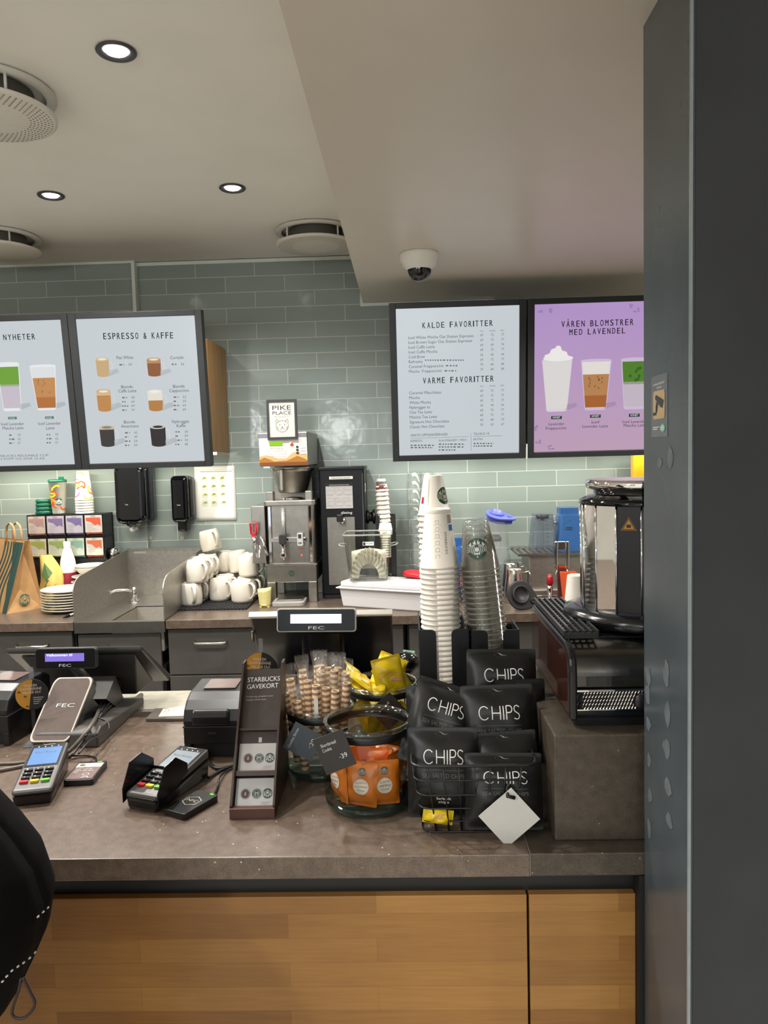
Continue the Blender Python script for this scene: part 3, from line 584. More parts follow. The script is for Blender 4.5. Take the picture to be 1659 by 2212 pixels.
p = at(345, 1252, X=XR_-0.012)
tag(lv.build('tap_lever', CHR, loc=(XR_-0.012, 3.42, 1.025)), 'chrome lever on the right splash panel of the sink', 'lever')

# ---------------------------------------------------------------- things on the back wall
def dispenser(label, name, px0, px1, pyt, pyb, Y, depth, m):
    a, b_ = at(px0, pyt, Y=Y), at(px1, pyb, Y=Y); w_ = b_.x-a.x; h_ = a.z-b_.z; r = thing(name, label, 'dispenser', ((a.x+b_.x)/2, YW-(0.031 if (a.x+b_.x)/2 < -1.343 else 0.001), b_.z))
    MB().rbox((0, -depth/2, h_/2), (w_, depth, h_), w_*0.26, axis='y', n=6).build('cover', m, r, bevel=0.024, bseg=4)
    return r, w_, h_
GBK = mat('glossy_black', '05060a', rough=0.06, spec=0.5, vary=0)
SMK = mat('smoked_rim', '2a2b30', rough=0.12)
r, w_, h_ = dispenser('large glossy black paper towel dispenser on the tiles above the sink', 'towel_dispenser', 252, 323, 1002, 1130, 3.84, 0.14, GBK)
MB().rbox((0.012, -0.03, h_/2), (w_*1.08, 0.06, h_*0.99), 0.03, axis='y').build('back_shell', SMK, r, bevel=0.01)
MB().lathe([(0.032, 0), (0.03, -0.012), (0.016, -0.022)], 20, XF((-0.01, -0.075, 0.004))).build('outlet', SMK, r)
MB().grid(lambda u, v: (-0.025+0.055*u*(1-0.4*v)+0.01*sin(v*7), -0.075+0.02*sin(u*6+v*3), 0.0-0.045*v+0.012*u), 8, 6).build('paper_towel', mat('tissue', 'f1eee6', rough=0.8), r, solid=0.002)
I = Ink(); I.text('Tork', (-0.022, 0.097), (-0.006, 0.097), 0.006); I.build('maker_mark', mat('print_silver', 'd0d2d6', rough=0.4), r, flat((0, -0.1415, 0)))
r, w_, h_ = dispenser('slim glossy black soap dispenser on the tiles beside the hand washing notice', 'soap_dispenser', 368, 410, 1028, 1128, 3.87, 0.10, GBK)
MB().rbox((0.008, -0.025, h_/2), (w_*1.12, 0.05, h_*0.98), 0.03, axis='y').build('back_shell', SMK, r, bevel=0.01)
MB().rbox((0.004, -0.05, -0.018), (w_*0.55, 0.06, 0.06), 0.012, axis='z').build('nozzle', GBK, r, bevel=0.012, bseg=3)
I = Ink(); I.text('Tork', (-0.012, 0.087), (0.006, 0.087), 0.006); I.build('maker_mark', MATS['print_silver'], r, flat((0, -0.1015, 0)))
PAP = mat('paper_white', 'ecebe6', rough=0.7, vary=0.01); BLKINK = mat('print_black', '26272a', rough=0.6); GRYINK = mat('print_grey', '9c9d9d', rough=0.6)
a, b_ = at(420, 1008, Y=YW-0.004), at(510, 1122, Y=YW-0.004)
n = MB().grid(lambda u, v: ((u-0.5)*0.21, -0.0005-0.004*max(0, v-0.75)*4*abs(u-0.4), -0.283*v), 8, 12).build('notice_sheet', PAP, loc=((a.x+b_.x)/2, YW-0.002, a.z), solid=0.0006)
tag(n, 'white hand washing notice with green drawings on the tiles right of the soap dispenser', 'notice')
gi = Ink(); g2 = Ink(); g3 = Ink()
gi.stroke([(-0.075, -0.028), (0.09, -0.028)], 0.004); gi.stroke([(-0.09, -0.018), (0.1, -0.018)], 0.0012)
for i in range(3):
    for j in range(4):
        x, z = -0.055+0.048*i, -0.062-0.042*j; g2.poly([(x-0.017, z-0.016), (x+0.017, z-0.016), (x+0.017, z+0.016), (x-0.017, z+0.016)])
        g3.disc((x+R.uniform(-0.003, 0.003), z), 0.010, 0.007, n=10); g3.stroke([(x-0.012, z-0.008), (x, z+0.004), (x+0.012, z-0.003)], 0.003); gi.stroke([(x-0.015, z-0.019), (x+0.014, z-0.019)], 0.0012)
g2.build('drawing_boxes', mat('notice_grey', 'dcdcd4', rough=0.7), n, flat((0, -0.0012, 0))); g3.build('drawings', mat('notice_green', 'c3cd7a', rough=0.7), n, flat((0, -0.0016, 0))); gi.build('print_lines', GRYINK, n, flat((0, -0.0014, 0)))
for px, lab in ((325, 'small beige tape square on the tiles under the paper towel dispenser'), (394, 'small beige tape square on the tiles under the soap dispenser')):
    p = at(px, 1162, Y=YW); tag(MB().bb(p.x-0.009, p.x+0.009, YW-0.003, YW-0.0005, p.z-0.008, p.z+0.008).build('tape_square', mat('masking_tape', 'c9bb98', rough=0.7)), lab, 'tape')

# ---------------------------------------------------------------- tea boxes, cups and plates at the left end
def tea_rack(z, cols, label, y0=3.785):
    a = at(60, 1165, Y=y0).x; b_ = at(224, 1165, Y=y0).x; w_ = b_-a; r = thing('tea_rack', label, 'tea rack', (a, y0, z), group='black tea sachet racks')
    n = 4; cw = w_/n; H_ = 0.112; D_ = 0.125; m = MB()
    m.bb(-0.004, w_+0.004, 0.012, D_, 0, 0.006); m.bb(-0.004, w_+0.004, 0.012, D_, H_-0.004, H_); m.bb(-0.004, w_+0.004, D_-0.004, D_, 0, H_)
    for i in range(n+1): m.bb(i*cw-0.002, i*cw+0.002, 0.005, D_, 0, H_)
    m.build('rack', mat('rack_black', '131316', rough=0.3), r)
    for i, (c1, c2) in enumerate(cols):
        x = (i+0.5)*cw; o = MB().bb(x-cw*0.44, x+cw*0.44, 0.0, 0.006, 0.02, H_-0.006).build('tea_label', mat('card_'+c1, c1, rough=0.4), r)
        k = Ink(); hh = 0.05; w2 = cw*0.38
        k.poly([(x-w2, 0.094), (x+w2, 0.094), (x+w2, 0.05), (x+w2*0.6, 0.062), (x+w2*0.2, 0.055), (x-w2*0.3, 0.072), (x-w2, 0.08)]); k.build('wash_of_colour', mat('wash_'+c2, c2, rough=0.5), o, flat((0, -0.0006, 0)))
        k = Ink()
        for q in range(5): k.stroke([(x-w2*0.9, 0.062-0.008*q), (x-w2*0.9+w2*R.uniform(0.6, 1.3), 0.062-0.008*q)], 0.0013)
        k.rect(x-0.012, x+0.012, 0.1005, 0.1045); k.build('label_print', GRYINK, o, flat((0, -0.0012, 0)))
        MB().grid(lambda u, v: (x+(u-0.5)*cw*0.86, 0.004+0.014*v+0.004*sin(u*9), 0.006+0.010*(1-v)+0.004*sin(u*pi)), 8, 3).build('sachets', mat('sachet_'+c2, c2, rough=0.35), r, solid=0.003)
    return r
ztr = at(222, 1207, Y=3.785).z
tea_rack(ztr, [('c9c8b8', 'a3ab5a'), ('c2c9b4', '8ea564'), ('bfcabd', '7fa79a'), ('d3cdc6', 'c96b4c')], 'lower black tea rack with green and red sachet labels above the worktop')
tea_rack(ztr+0.114, [('c3b3ac', 'a98583'), ('bdb4c2', '7b6a9b'), ('bcb6c6', '73699a'), ('d2cbc7', 'd35a3e')], 'upper black tea rack with purple and red sachet labels under the bright cups')
# a dark shelf box carries the racks
tag(MB().bb(at(60, 1165, Y=3.785).x-0.004, at(224, 1165, Y=3.785).x+0.004, 3.80, 3.905, ZB, ztr-0.001).build('rack_stand', mat('stand_dark', '1c1c1f', rough=0.4)), 'dark stand under the black tea racks on the left worktop', 'stand')
ztop = ztr+0.228; GRN = mat('lid_green', '0e5a45', rough=0.25)
p = at(97, 1112, Y=3.845)
for i in range(4):
    o = MB().lathe([(0.044-0.001*i, 0), (0.046-0.001*i, 0.003), (0.045-0.001*i, 0.014), (0.041-0.001*i, 0.019), (0.0001, 0.019)], 28).build('cup_lid', GRN, loc=(p.x, 3.85, ztop+0.019*i))
    tag(o, ['lowest green plastic cup lid of the stack on the tea rack', 'second lowest green plastic cup lid of the stack on the tea rack', 'third green plastic cup lid, just under the topmost', 'topmost green plastic cup lid of the stack on the tea rack'][i], 'lid', 'stacked green cup lids')
def tcup(r0_, r1_, h, seg=28, rim=0.002): return MB().lathe([(0.0001, 0), (r0_*0.94, 0), (r0_, 0.003), (r1_, h-0.004), (r1_+rim, h-0.004), (r1_+rim, h), (r1_-0.002, h)], seg, cap=False)
FROST = mat('frosted_plastic', 'e9ebe1', rough=0.45, vary=0.02)
def on_cone(rb, rt_, h, off=0.0008):
    def fn(u, v): a = u/((rb+rt_)/2); r = rb+(rt_-rb)*v/h+off; return (r*sin(a), -r*cos(a), v)
    return fn
def squiggles(parent, rb, rt_, h, seed):
    q = random.Random(seed)
    for c_ in ('dcc01c', 'd94a1c', 'd96a9e', '9cc23c', 'dcb81c', 'd94a1c'):
        k = Ink()
        for _ in range(3):
            u, v, a = q.uniform(-0.055, 0.055), q.uniform(0.08, 0.9)*h, q.uniform(0, 6); pts = []
            for i in range(12): pts.append((u, min(h*0.95, max(0.005, v)))); u += 0.0045*cos(a); v += 0.0045*sin(a); a += q.uniform(-0.1, 0.5)
            k.stroke(pts, 0.0075)
        k.build('squiggle_print', mat('ink_'+c_, c_, rough=0.4), parent, on_cone(rb, rt_, h))
p = at(128, 1113, Y=3.845); c = thing('reusable_cup', 'frosted reusable cup with bright squiggles, emblem and green lid on the tea rack', 'cup', (p.x, 3.845, ztop))
tcup(0.031, 0.043, 0.165).build('body', FROST, c); squiggles(c, 0.031, 0.043, 0.165, 3)
l = MB().lathe([(0.0445, 0.16), (0.046, 0.162), (0.046, 0.168), (0.043, 0.174), (0.040, 0.172), (0.0001, 0.172)], 28); l.build('lid', GRN, c)
MB().rbox((0.026, -0.012, 0.18), (0.026, 0.014, 0.014), 0.005).build('spout', GRN, c)
G = Ink(); W2 = Ink(); siren(G, W2, (0.018, 0.062), 0.018, 4); G.build('emblem_disc', mat('emblem_green', '1d4f3e', rough=0.4), c, on_cone(0.031, 0.043, 0.165, 0.0014)); W2.build('emblem_figure', mat('emblem_white', 'e9ece6', rough=0.4), c, on_cone(0.031, 0.043, 0.165, 0.0019))
p = at(183, 1113, Y=3.845); base = None
for i in range(6):
    c = thing('reusable_cup', 'x', 'cup', (p.x, 3.85, ztop+0.0135*i), group='upturned bright cups nested on the tea rack')
    MB().lathe([(0.0455, 0), (0.0455, 0.004), (0.0435, 0.005), (0.030, 0.143), (0.028, 0.146), (0.0001, 0.146)], 28, cap=False).build('body', mat('pale_cup_plastic', 'd3cec6', rough=0.35, vary=0.02), c)
    if i in (0, 5): squiggles(c, 0.0435, 0.030, 0.143 if i == 5 else 0.05, 11+i)
    c['label'] = ['lowest upturned bright squiggle cup of the stack on the tea rack', 'upturned bright cup nested in the middle of the stack on the tea rack', 'upturned bright cup nested in the middle of the stack on the tea rack', 'upturned bright cup nested in the middle of the stack on the tea rack', 'upturned bright cup nested in the middle of the stack on the tea rack', 'topmost upturned bright squiggle cup of the stack on the tea rack'][i]
# plates
CHINA = mat('white_china', 'd8d2c6', rough=0.12, vary=0.01, spec=0.6)
def plate_mesh(r, h): return MB().lathe([(0.0001, 0.002), (r*0.55, 0), (r*0.6, 0.003), (r*0.93, h*0.8), (r, h), (r*0.995, h+0.003), (r*0.9, h*0.8+0.003), (r*0.6, 0.007), (0.0001, 0.006)], 44, cap=False)
pb = at(133, 1322, Z=ZB); pc = (at(146, 1300, Y=3.515).x, 3.515); first = None; names = ['lowest'] + ['']*6 + ['topmost']
for i in range(8):
    loc = (pc[0]+R.uniform(-0.002, 0.002), pc[1], ZB+0.0125*i)
    if first is None: first = plate_mesh(0.115, 0.016).build('dinner_plate', CHINA); o = first
    else: o = first.copy(); COL.objects.link(o)
    o.location = loc
    tag(o, 'lowest large white plate of the stack left of the sink' if i == 0 else 'topmost large white plate of the stack left of the sink' if i == 7 else 'large white plate in the middle of the stack left of the sink', 'plate', 'large white plates stacked left of the sink')
zz = ZB; xs = at(192, 1245, Y=3.70).x
for i, (r, h, lab) in enumerate([(0.083, 0.012, 'lowest small white plate of the tilted stack behind the large plates'), (0.083, 0.012, 'second lowest small white plate behind the large plates'), (0.083, 0.012, 'third small white plate from below, behind the large plates'), (0.083, 0.012, 'fourth small white plate from below, behind the large plates'), (0.083, 0.012, 'fifth small white plate from below, behind the large plates'), (0.083, 0.014, 'small white plate right under the two bowls behind the large plates')]):
    o = plate_mesh(r, h).build('side_plate', CHINA, loc=(xs+0.004*(i % 2), 3.70, ZB+0.024*i)); tag(o, lab, 'plate', 'small white plates behind the large ones')
for i in range(2):
    o = MB().lathe([(0.0001, 0), (0.05, 0), (0.055, 0.004), (0.076, 0.026), (0.078, 0.03), (0.074, 0.03), (0.05, 0.008), (0.0001, 0.007)], 40, cap=False).build('serving_bowl', CHINA, loc=(xs+0.012, 3.70, ZB+0.148+0.012*i)); tag(o, ['lower shallow white bowl on top of the small plates', 'topmost shallow white bowl on the small plates beside the sink panel'][i], 'bowl', 'white bowls on the small plates')
b = thing('syrup_bottle', 'white plastic bottle with red label standing behind the small plates', 'bottle', (at(152, 1200, Y=3.74).x-0.012, 3.735, ZB))
MB().lathe([(0.036, 0), (0.037, 0.005), (0.037, 0.19), (0.033, 0.215), (0.020, 0.262), (0.0155, 0.272), (0.0155, 0.30)], 28).build('body', mat('bottle_white', 'e4dcd8', rough=0.35), b)
MB().lathe([(0.0165, 0.278), (0.0165, 0.302), (0.0001, 0.303)], 20, cap=False).build('cap', WHT, b); MB().lathe([(0.0378, 0.05), (0.0378, 0.15)], 28, cap=False).build('label_band', mat('label_crimson', '8e2436', rough=0.4), b)
sh = thing('shaker', 'small steel shaker between the tea racks and the sink panel', 'shaker', (-1.493, 3.84, ZB)); MB().lathe([(0.03, 0), (0.032, 0.02), (0.032, 0.20), (0.0001, 0.205)], 24).build('body', STL, sh); MB().lathe([(0.029, 0.205), (0.029, 0.245), (0.02, 0.255), (0.0001, 0.256)], 24).build('cap', CHR, sh)
# carrier bag and crumpled bag
KR = mat('kraft_paper', 'a67f51', rough=0.75, vary=0.08, bump=0.15, scale=30); p = at(14, 1327, Z=ZB); bg = thing('paper_bag', 'brown paper carrier bag with dark green striped face at the left photo edge', 'paper bag', (p.x, p.y, ZB), (0, 0, radians(-36)))
D_, L_, H_ = 0.175, 0.30, 0.33
def face(v): return v*0.5*D_*0.92
m = MB(); ridge = D_*0.5+0.035
m.add([(0, 0, 0), (-L_, 0, 0), (-L_, ridge-0.01, H_), (-0.01, ridge-0.012, H_)], [(0, 1, 2, 3)]); m.add([(0, D_, 0), (-L_, D_, 0), (-L_, ridge+0.01, H_), (-0.01, ridge+0.012, H_)], [(0, 1, 2, 3)])
m.add([(0, 0, 0), (0, D_, 0), (-0.045, D_*0.52, 0.10), (-0.01, ridge+0.012, H_), (-0.012, ridge-0.012, H_), (-0.05, ridge, H_*0.8)], [(0, 1, 2), (1, 3, 5, 2), (0, 2, 5, 4), (4, 5, 3)])
m.add([(-L_, 0, 0), (-L_, D_, 0), (-L_, ridge, H_)], [(0, 1, 2)]); m.add([(0, 0, 0), (-L_, 0, 0), (-L_, D_, 0), (0, D_, 0)], [(0, 1, 2, 3)])
m.build('sack', KR, bg, solid=0.0012)
vF = Vector((0, ridge-0.011, H_)); fF = lambda u, v: Vector((u, 0, 0))+vF*v+Vector((0, -0.0016, 0))
k = Ink(); k.poly([(0, 0), (-0.004, 0.5), (-0.012, 0.97), (-0.11, 0.97), (-0.09, 0.8), (-0.06, 0.6), (-0.065, 0.4), (-0.045, 0.2), (-0.04, 0)]); k.build('green_field', mat('bag_green', '27443f', rough=0.6), bg, fF)
k = Ink()
for j in range(5):
    k.stroke([(-0.055-0.030*j+(-0.028)*sin(t*5+0.4)-0.05*t*0.6, t*0.97) for t in [i/16 for i in range(17)]], 0.012)
k.build('stripes', MATS['bag_green'], bg, lambda u, v: fF(u, v)+Vector((0, -0.001, 0)))
G = Ink(); W2 = Ink(); siren(G, W2, (0, 0), 0.026); Mx = lambda o_: (lambda u, v: (0.003-0.02*(v+0.05)/0.15+o_, D_*0.52+u, 0.055+v))
G.build('emblem_disc', mat('emblem_dull_green', '3a5744', rough=0.6), bg, Mx(0.001)); W2.build('emblem_figure', mat('emblem_kraft', 'b39063', rough=0.6), bg, Mx(0.0018))
for yy, zz in ((ridge-0.016, 0), (ridge+0.016, 0.01)):
    MB().tube([(-0.09, yy, H_-0.03), (-0.09, yy, H_+0.03), (-0.10, yy, H_+0.065), (-0.13, yy, H_+0.08), (-0.16, yy, H_+0.065), (-0.17, yy, H_+0.03), (-0.17, yy, H_-0.03)], 0.006, 6, flat=0.35).build('handle', KR, bg)
yb = thing('snack_bag', 'crumpled yellow paper bag with green leaf print behind the carrier bag', 'paper bag', (at(112, 1300, Y=3.69).x, 3.685, ZB))
q = random.Random(5); ph = [q.uniform(0, 6) for _ in range(6)]
def blob(u, v):
    a = 2*pi*u; t = v; r = 0.062*(1-0.55*t**2.2)*(1+0.10*sin(3*a+ph[0]+4*t)+0.06*sin(5*a+ph[1]-7*t)); return (r*cos(a)*1.0+0.018*sin(t*3)-0.02*t, r*sin(a)*0.75, 0.245*t)
MB().grid(blob, 30, 14).build('paper', mat('yellow_paper', 'c9ae5e', rough=0.65, bump=0.4, scale=40), yb)
for c_, polys in (('4f7045', [[(-0.028, 0.15), (0.0, 0.21), (0.03, 0.16), (0.008, 0.14), (-0.012, 0.12)], [(-0.02, 0.09), (0.0, 0.13), (0.035, 0.10), (0.02, 0.07)]]), ('23403a', [[(-0.005, 0.04), (0.0, 0.075), (0.028, 0.09), (0.042, 0.07), (0.02, 0.06), (0.012, 0.04)]])):
    k = Ink()
    for po in polys: k.poly(po)
    def fb(u, v): a = -pi/2+u/0.055; b_ = blob((a/(2*pi)) % 1, v/0.245); return (b_[0]*1.03, b_[1]*1.05-0.002, b_[2])
    k.build('leaf_print', mat('ink_'+c_, c_, rough=0.6), yb, fb)
pk = thing('marker_pen', 'thin grey pen lying on the worktop front of the plate stack', 'pen', (0, 0, 0)); a = at(136, 1334, Z=ZB+0.006); b_ = at(166, 1324, Z=ZB+0.006); c_ = a.lerp(b_, 0.45)
MB().tube([c_, b_], 0.006, 10).build('barrel', mat('pen_grey', 'c9c6c0', rough=0.4), pk); MB().tube([a, a.lerp(c_, 0.3), c_], [0.002, 0.0045, 0.006], 10).build('cap', BLK, pk)
# ================================================================ mugs and machines on the back counter
a = at(384, 1317, Z=ZB+0.006); b_ = at(531, 1314, Z=ZB+0.006); w_ = b_.x-a.x; mt = thing('drain_mat', 'black rubber drain mat under the upturned white mugs', 'mat', (a.x, a.y, ZB))
m = MB()
for i in range(20): m.bb(w_*i/19-0.004, w_*i/19+0.004, 0, 0.42, 0.0, 0.008)
m.build('ribs', mat('rubber_black', '1b1b1e', rough=0.7), mt); m = MB()
for i in range(15): m.bb(-0.004, w_+0.004, 0.42*i/14-0.004, 0.42*i/14+0.004, 0.004, 0.0095)
m.build('cross_ribs', MATS['rubber_black'], mt)
zm = ZB+0.0096
def mug():
    r = thing('coffee_mug', 'x', 'mug', group='upturned white mugs beside the sink')
    MB().lathe([(0.0455, 0.0), (0.0485, 0.0), (0.0515, 0.012), (0.0525, 0.045), (0.050, 0.075), (0.045, 0.099), (0.0415, 0.1035), (0.034, 0.1045), (0.032, 0.1015), (0.0001, 0.1015)], 36, cap=False).build('body', CHINA, r)
    MB().tube([(0.044, 0, 0.088), (0.062, 0, 0.09), (0.076, 0, 0.078), (0.079, 0, 0.058), (0.073, 0, 0.036), (0.060, 0, 0.02), (0.047, 0, 0.014)], 0.0085, 10, flat=0.6).build('handle', CHINA, r)
    return r
m0 = mug(); used = [False]
def put(px, py, y, rz, lab, z=0, tilt=(0, 0), x=None):
    o = m0 if not used[0] else dup(m0); used[0] = True
    o.location = (x if x is not None else at(px, py, Y=y).x, y, zm+z); o.rotation_euler = (tilt[0], tilt[1], radians(rz)); o['label'] = lab; return o
hm = 0.105
put(413, 1285, 3.553, -62, 'front white mug nearest the sink panel, its handle facing the camera'); put(427, 1280, 3.663, -40, 'white mug on the mat just behind the front one by the sink panel'); put(440, 1275, 3.773, -35, 'third white mug back along the sink panel, on the mat'); put(450, 1270, 3.885, -30, 'rearmost white mug on the mat along the sink panel')
put(475, 1270, 3.66, -32, 'white mug in front middle of the mat, below the topmost column'); put(487, 1262, 3.775, -28, 'second white mug in the middle row on the mat'); put(498, 1256, 3.885, -25, 'rearmost white mug in the middle row on the mat')
put(523, 1278, 3.60, -30, 'front right white mug on the mat, nearest the yellow pitcher'); put(534, 1270, 3.71, -25, 'second white mug in the right row on the mat'); put(544, 1264, 3.82, -20, 'third white mug in the right row, by the brewer')
put(426, 1230, 3.57, -42, 'front white mug of the upper tier, standing on two mugs by the sink', hm); put(437, 1225, 3.68, -38, 'second white mug of the upper tier along the sink panel', hm); put(449, 1220, 3.79, -35, 'third white mug of the upper tier along the sink panel', hm)
put(466, 1215, 3.885, -32, 'rear white mug of the upper tier, under the topmost mug', hm, x=at(449, 1220, Y=3.83).x+0.075) 
put(458, 1170, 3.83, -48, 'topmost white mug, tilted on the upper tier above the sink panel', 2*hm+0.012, (radians(6), radians(-10)))
put(517, 1205, 3.84, -20, 'tilted white mug alone on the middle row below the tiles', hm+0.006, (radians(4), radians(-6))); put(539, 1222, 3.71, -10, 'narrow looking white mug on the right row beside the red tap', hm+0.003, (radians(3), radians(-3)))
# yellow pitcher, scale
YEL = mat('yellow_plastic', 'd8cf8e', rough=0.35); p = at(571, 1312, Z=ZB); pt = thing('measuring_cup', 'pale yellow plastic measuring cup on the worktop left of the brewer', 'measuring cup', (p.x, p.y+0.02, ZB))
m = MB(); m.grid(lambda u, v: ((0.024+0.008*v)*cos(2*pi*u)*1.0, (0.02+0.006*v)*sin(2*pi*u), 0.082*v+0.008*v*max(0, cos(2*pi*u))), 28, 6); m.bb(-0.022, 0.022, -0.017, 0.017, 0, 0.003); m.build('cup', YEL, pt, solid=0.002); MB().tube([(0.01, -0.021, 0.0), (0.01, -0.024, 0.01), (-0.01, -0.024, 0.01), (-0.01, -0.021, 0)], 0.003, 8).build('foot', YEL, pt)
p = at(622, 1310, Z=ZB); sc = thing('kitchen_scale', 'flat digital scale with steel plate under the coffee brewer', 'scale', (p.x, p.y, ZB)); MB().rbox((0, 0.06, 0.010), (0.15, 0.14, 0.02), 0.02).build('base', mat('scale_grey', '9d9a96', rough=0.4), sc, bevel=0.003); MB().rbox((0.005, 0.075, 0.024), (0.12, 0.10, 0.006), 0.008).build('plate', STL, sc, bevel=0.001)
# ---------------------------------------------------------------- coffee brewer
FY = 3.60; Q = lambda px, py: at(px, py, Y=FY); x0, x1 = Q(577, 1250).x, Q(684, 1250).x; W_ = x1-x0; XC = (x0+x1)/2
zz = lambda py: at(630, py, Y=FY).z-ZB
br = thing('coffee_brewer', 'tall stainless steel filter coffee brewer with orange control panel and hot water tap', 'coffee machine', (XC, FY, ZB)); h = W_/2
for sx_ in (-1, 1):
    for yy in (0.0, 0.25): MB().bb(sx_*h-0.012-sx_*0.02-0.008, sx_*h+0.012-sx_*0.02+0.008, yy, yy+0.05, 0, zz(1258)+0.002).build('leg', STL, br, bevel=0.002)
MB().bb(-h, h, 0, 0.31, zz(1258), zz(1219)).build('warmer_base', STL, br, bevel=0.003); MB().bb(-h-0.006, h+0.006, -0.006, 0.31, zz(1219)-0.004, zz(1219)+0.004).build('base_rim', CHR, br, bevel=0.002)
G = Ink(); W2 = Ink(); siren(G, W2, (0.0, (zz(1258)+zz(1219))/2), 0.0145); G.build('emblem_disc', MATS['emblem_green'], br, flat((0, -0.0012, 0))); W2.build('emblem_figure', STL, br, flat((0, -0.002, 0)))
hs = h*0.97; zt0, zt1 = zz(1217), zz(1092)
MB().rbox((0, 0.15, (zt0+zt1)/2), (2*hs, 0.29, zt1-zt0), 0.03, axis='z').build('tank', STL, br); MB().rbox((0, 0.15, zt1+0.012), (2*hs+0.014, 0.31, 0.026), 0.015).build('tank_lid', STL, br, bevel=0.004)
for x in (-hs*0.84, hs*0.84): MB().bb(x-0.006, x+0.006, -0.001, 0.001, zt0+0.004, zt1-0.004).build('trim_strip', CHR, br)
MB().tube([(-0.03, -0.004, zt0+0.10), (-0.03, -0.004, zt1-0.01)], 0.009, 12).build('sight_glass', mat('gauge_glass', 'c9c9c6', rough=0.08, metal=0.6), br)
zf = zz(1166); MB().bb(-0.095, 0.075, -0.014, -0.006, zf-0.008, zf+0.012).build('faucet_guard', CHR, br, bevel=0.003)
fa = MB().lathe([(0.006, -0.075), (0.012, -0.06), (0.02, -0.045), (0.014, -0.03), (0.012, 0.0), (0.015, 0.012), (0.012, 0.02)], 18, XF((-0.03, -0.035, zf-0.02))); fa.build('faucet', CHR, br); MB().rbox((-0.03, -0.045, zf+0.008), (0.034, 0.014, 0.05), 0.012, axis='y').build('faucet_handle', DKG, br, bevel=0.004)
tm = MB().rbox((0.048, -0.012, zf+0.002), (0.028, 0.016, 0.062), 0.005, axis='y'); tm.build('timer', mat('timer_grey', 'b9b9b5', rough=0.4), br, bevel=0.002); k = Ink(); k.rect(0.040, 0.054, zf+0.008, zf+0.027); k.rect(0.041, 0.046, zf-0.018, zf-0.01); k.rect(0.049, 0.054, zf-0.018, zf-0.01); k.build('timer_buttons', BLKINK, br, flat((0, -0.0208, 0)))
k = Ink(); k.disc((0.05, zz(1200)), 0.004, n=12); k.build('power_lamp', screen('ff4a3c', 3), br, flat((0, -0.002, 0))); k = Ink(); k.stroke([(0.032, zz(1186)), (0.062, zz(1186))], 0.003); k.build('warning_print', mat('ink_c4552f', 'c4552f'), br, flat((0, -0.002, 0)))
for sx_ in (-1, 1): MB().rbox((sx_*hs*0.80, 0.03, zt1+0.045), (0.032, 0.05, 0.045), 0.004, axis='y').build('basket_rail', STD, br, bevel=0.003)
MB().lathe([(0.055, 0), (0.056, 0.004), (0.045, 0.010), (0.0001, 0.012)], 28, XF((0.0, 0.1, zt1+0.025))).build('fill_lid', CHR, br)
zb0, zb1 = zz(1066), zz(1010); bw = 0.105
MB().lathe([(0.0001, zb0), (0.062, zb0), (0.068, zb0+0.004), (0.098, zb1-0.02), (0.104, zb1-0.018), (0.104, zb1)], 40, XF((0.005, 0.10, 0)), cap=False).build('brew_basket', STL, br); MB().rbox((-0.03, -0.012, (zb0+zb1)/2+0.004), (0.018, 0.02, (zb1-zb0)*0.85), 0.008, axis='y').build('basket_handle', STL, br, bevel=0.004)
hx0, hx1 = Q(566, 1000).x-XC, Q(670, 1000).x-XC; hz0, hz1 = zz(1006), zz(934); hy = -0.075
MB().prism([(hy+0.012, hz0), (hy, hz1), (0.33, hz1), (0.33, hz0)], hx0, hx1, 'x').build('control_head', STD, br, bevel=0.004); MB().bb(hx0+0.02, hx1-0.02, 0.20, 0.33, zt1, hz0).build('rear_column', STD, br)
tilt = lambda off: (lambda u, v: (hx0+u, hy+0.012*(1-v/(hz1-hz0))-off, hz0+v)); hw_, hh_ = hx1-hx0, hz1-hz0
def panel(name, c_, poly, off, **kw): k = Ink(); k.poly(poly); k.build(name, mat(name+c_, c_, rough=0.35, vary=0.03, **kw), br, tilt(off))
panel('panel_face', 'd8d4d0', [(0.003, 0.003), (hw_-0.003, 0.003), (hw_-0.003, hh_-0.003), (0.003, hh_-0.003)], 0.0046)
panel('panel_pale_amber', 'd6ae78', [(0.003, 0.003), (hw_-0.003, 0.003), (hw_-0.003, 0.05), (hw_-0.02, 0.062), (hw_-0.045, 0.066), (hw_-0.07, 0.060), (hw_-0.09, 0.044), (hw_/2+0.01, 0.034), (0.085, 0.036), (0.06, 0.046), (0.035, 0.052), (0.003, 0.046)], 0.0049)  # paler amber layer of the panel, under the darker ones
panel('panel_amber', 'a8712f', [(0.003, 0.003), (hw_-0.003, 0.003), (hw_-0.003, 0.024), (hw_-0.02, 0.034), (hw_-0.05, 0.046), (hw_-0.075, 0.034), (hw_-0.10, 0.025), (0.07, 0.022), (0.045, 0.034), (0.025, 0.042), (0.003, 0.03)], 0.0052)
panel('panel_brown', '7c4a22', [(0.003, 0.003), (hw_-0.003, 0.003), (hw_-0.003, 0.018), (0.003, 0.018)], 0.0058); panel('panel_band', '7d8086', [(0.003, hh_-0.024), (hw_-0.003, hh_-0.024), (hw_-0.003, hh_-0.006), (0.003, hh_-0.006)], 0.0058)
MB().box((hx0+0.032, hy+0.02, hz0-0.002), (0.03, 0.006, 0.012)).build('clip', CHR, br)
k = Ink(); k.rect(0.052, 0.112, 0.094, 0.112); k.build('display', screen('9bdc1e', 1.0), br, tilt(0.0064)); k = Ink(); k.disc((hw_-0.072, 0.098), 0.008, n=16); k.build('button_orange', screen('ee6a34', 0.9), br, tilt(0.0064)); k = Ink(); k.disc((hw_-0.078, 0.105), 0.004, n=10); k.build('button_lamp', screen('fff0c0', 1.5), br, tilt(0.007))
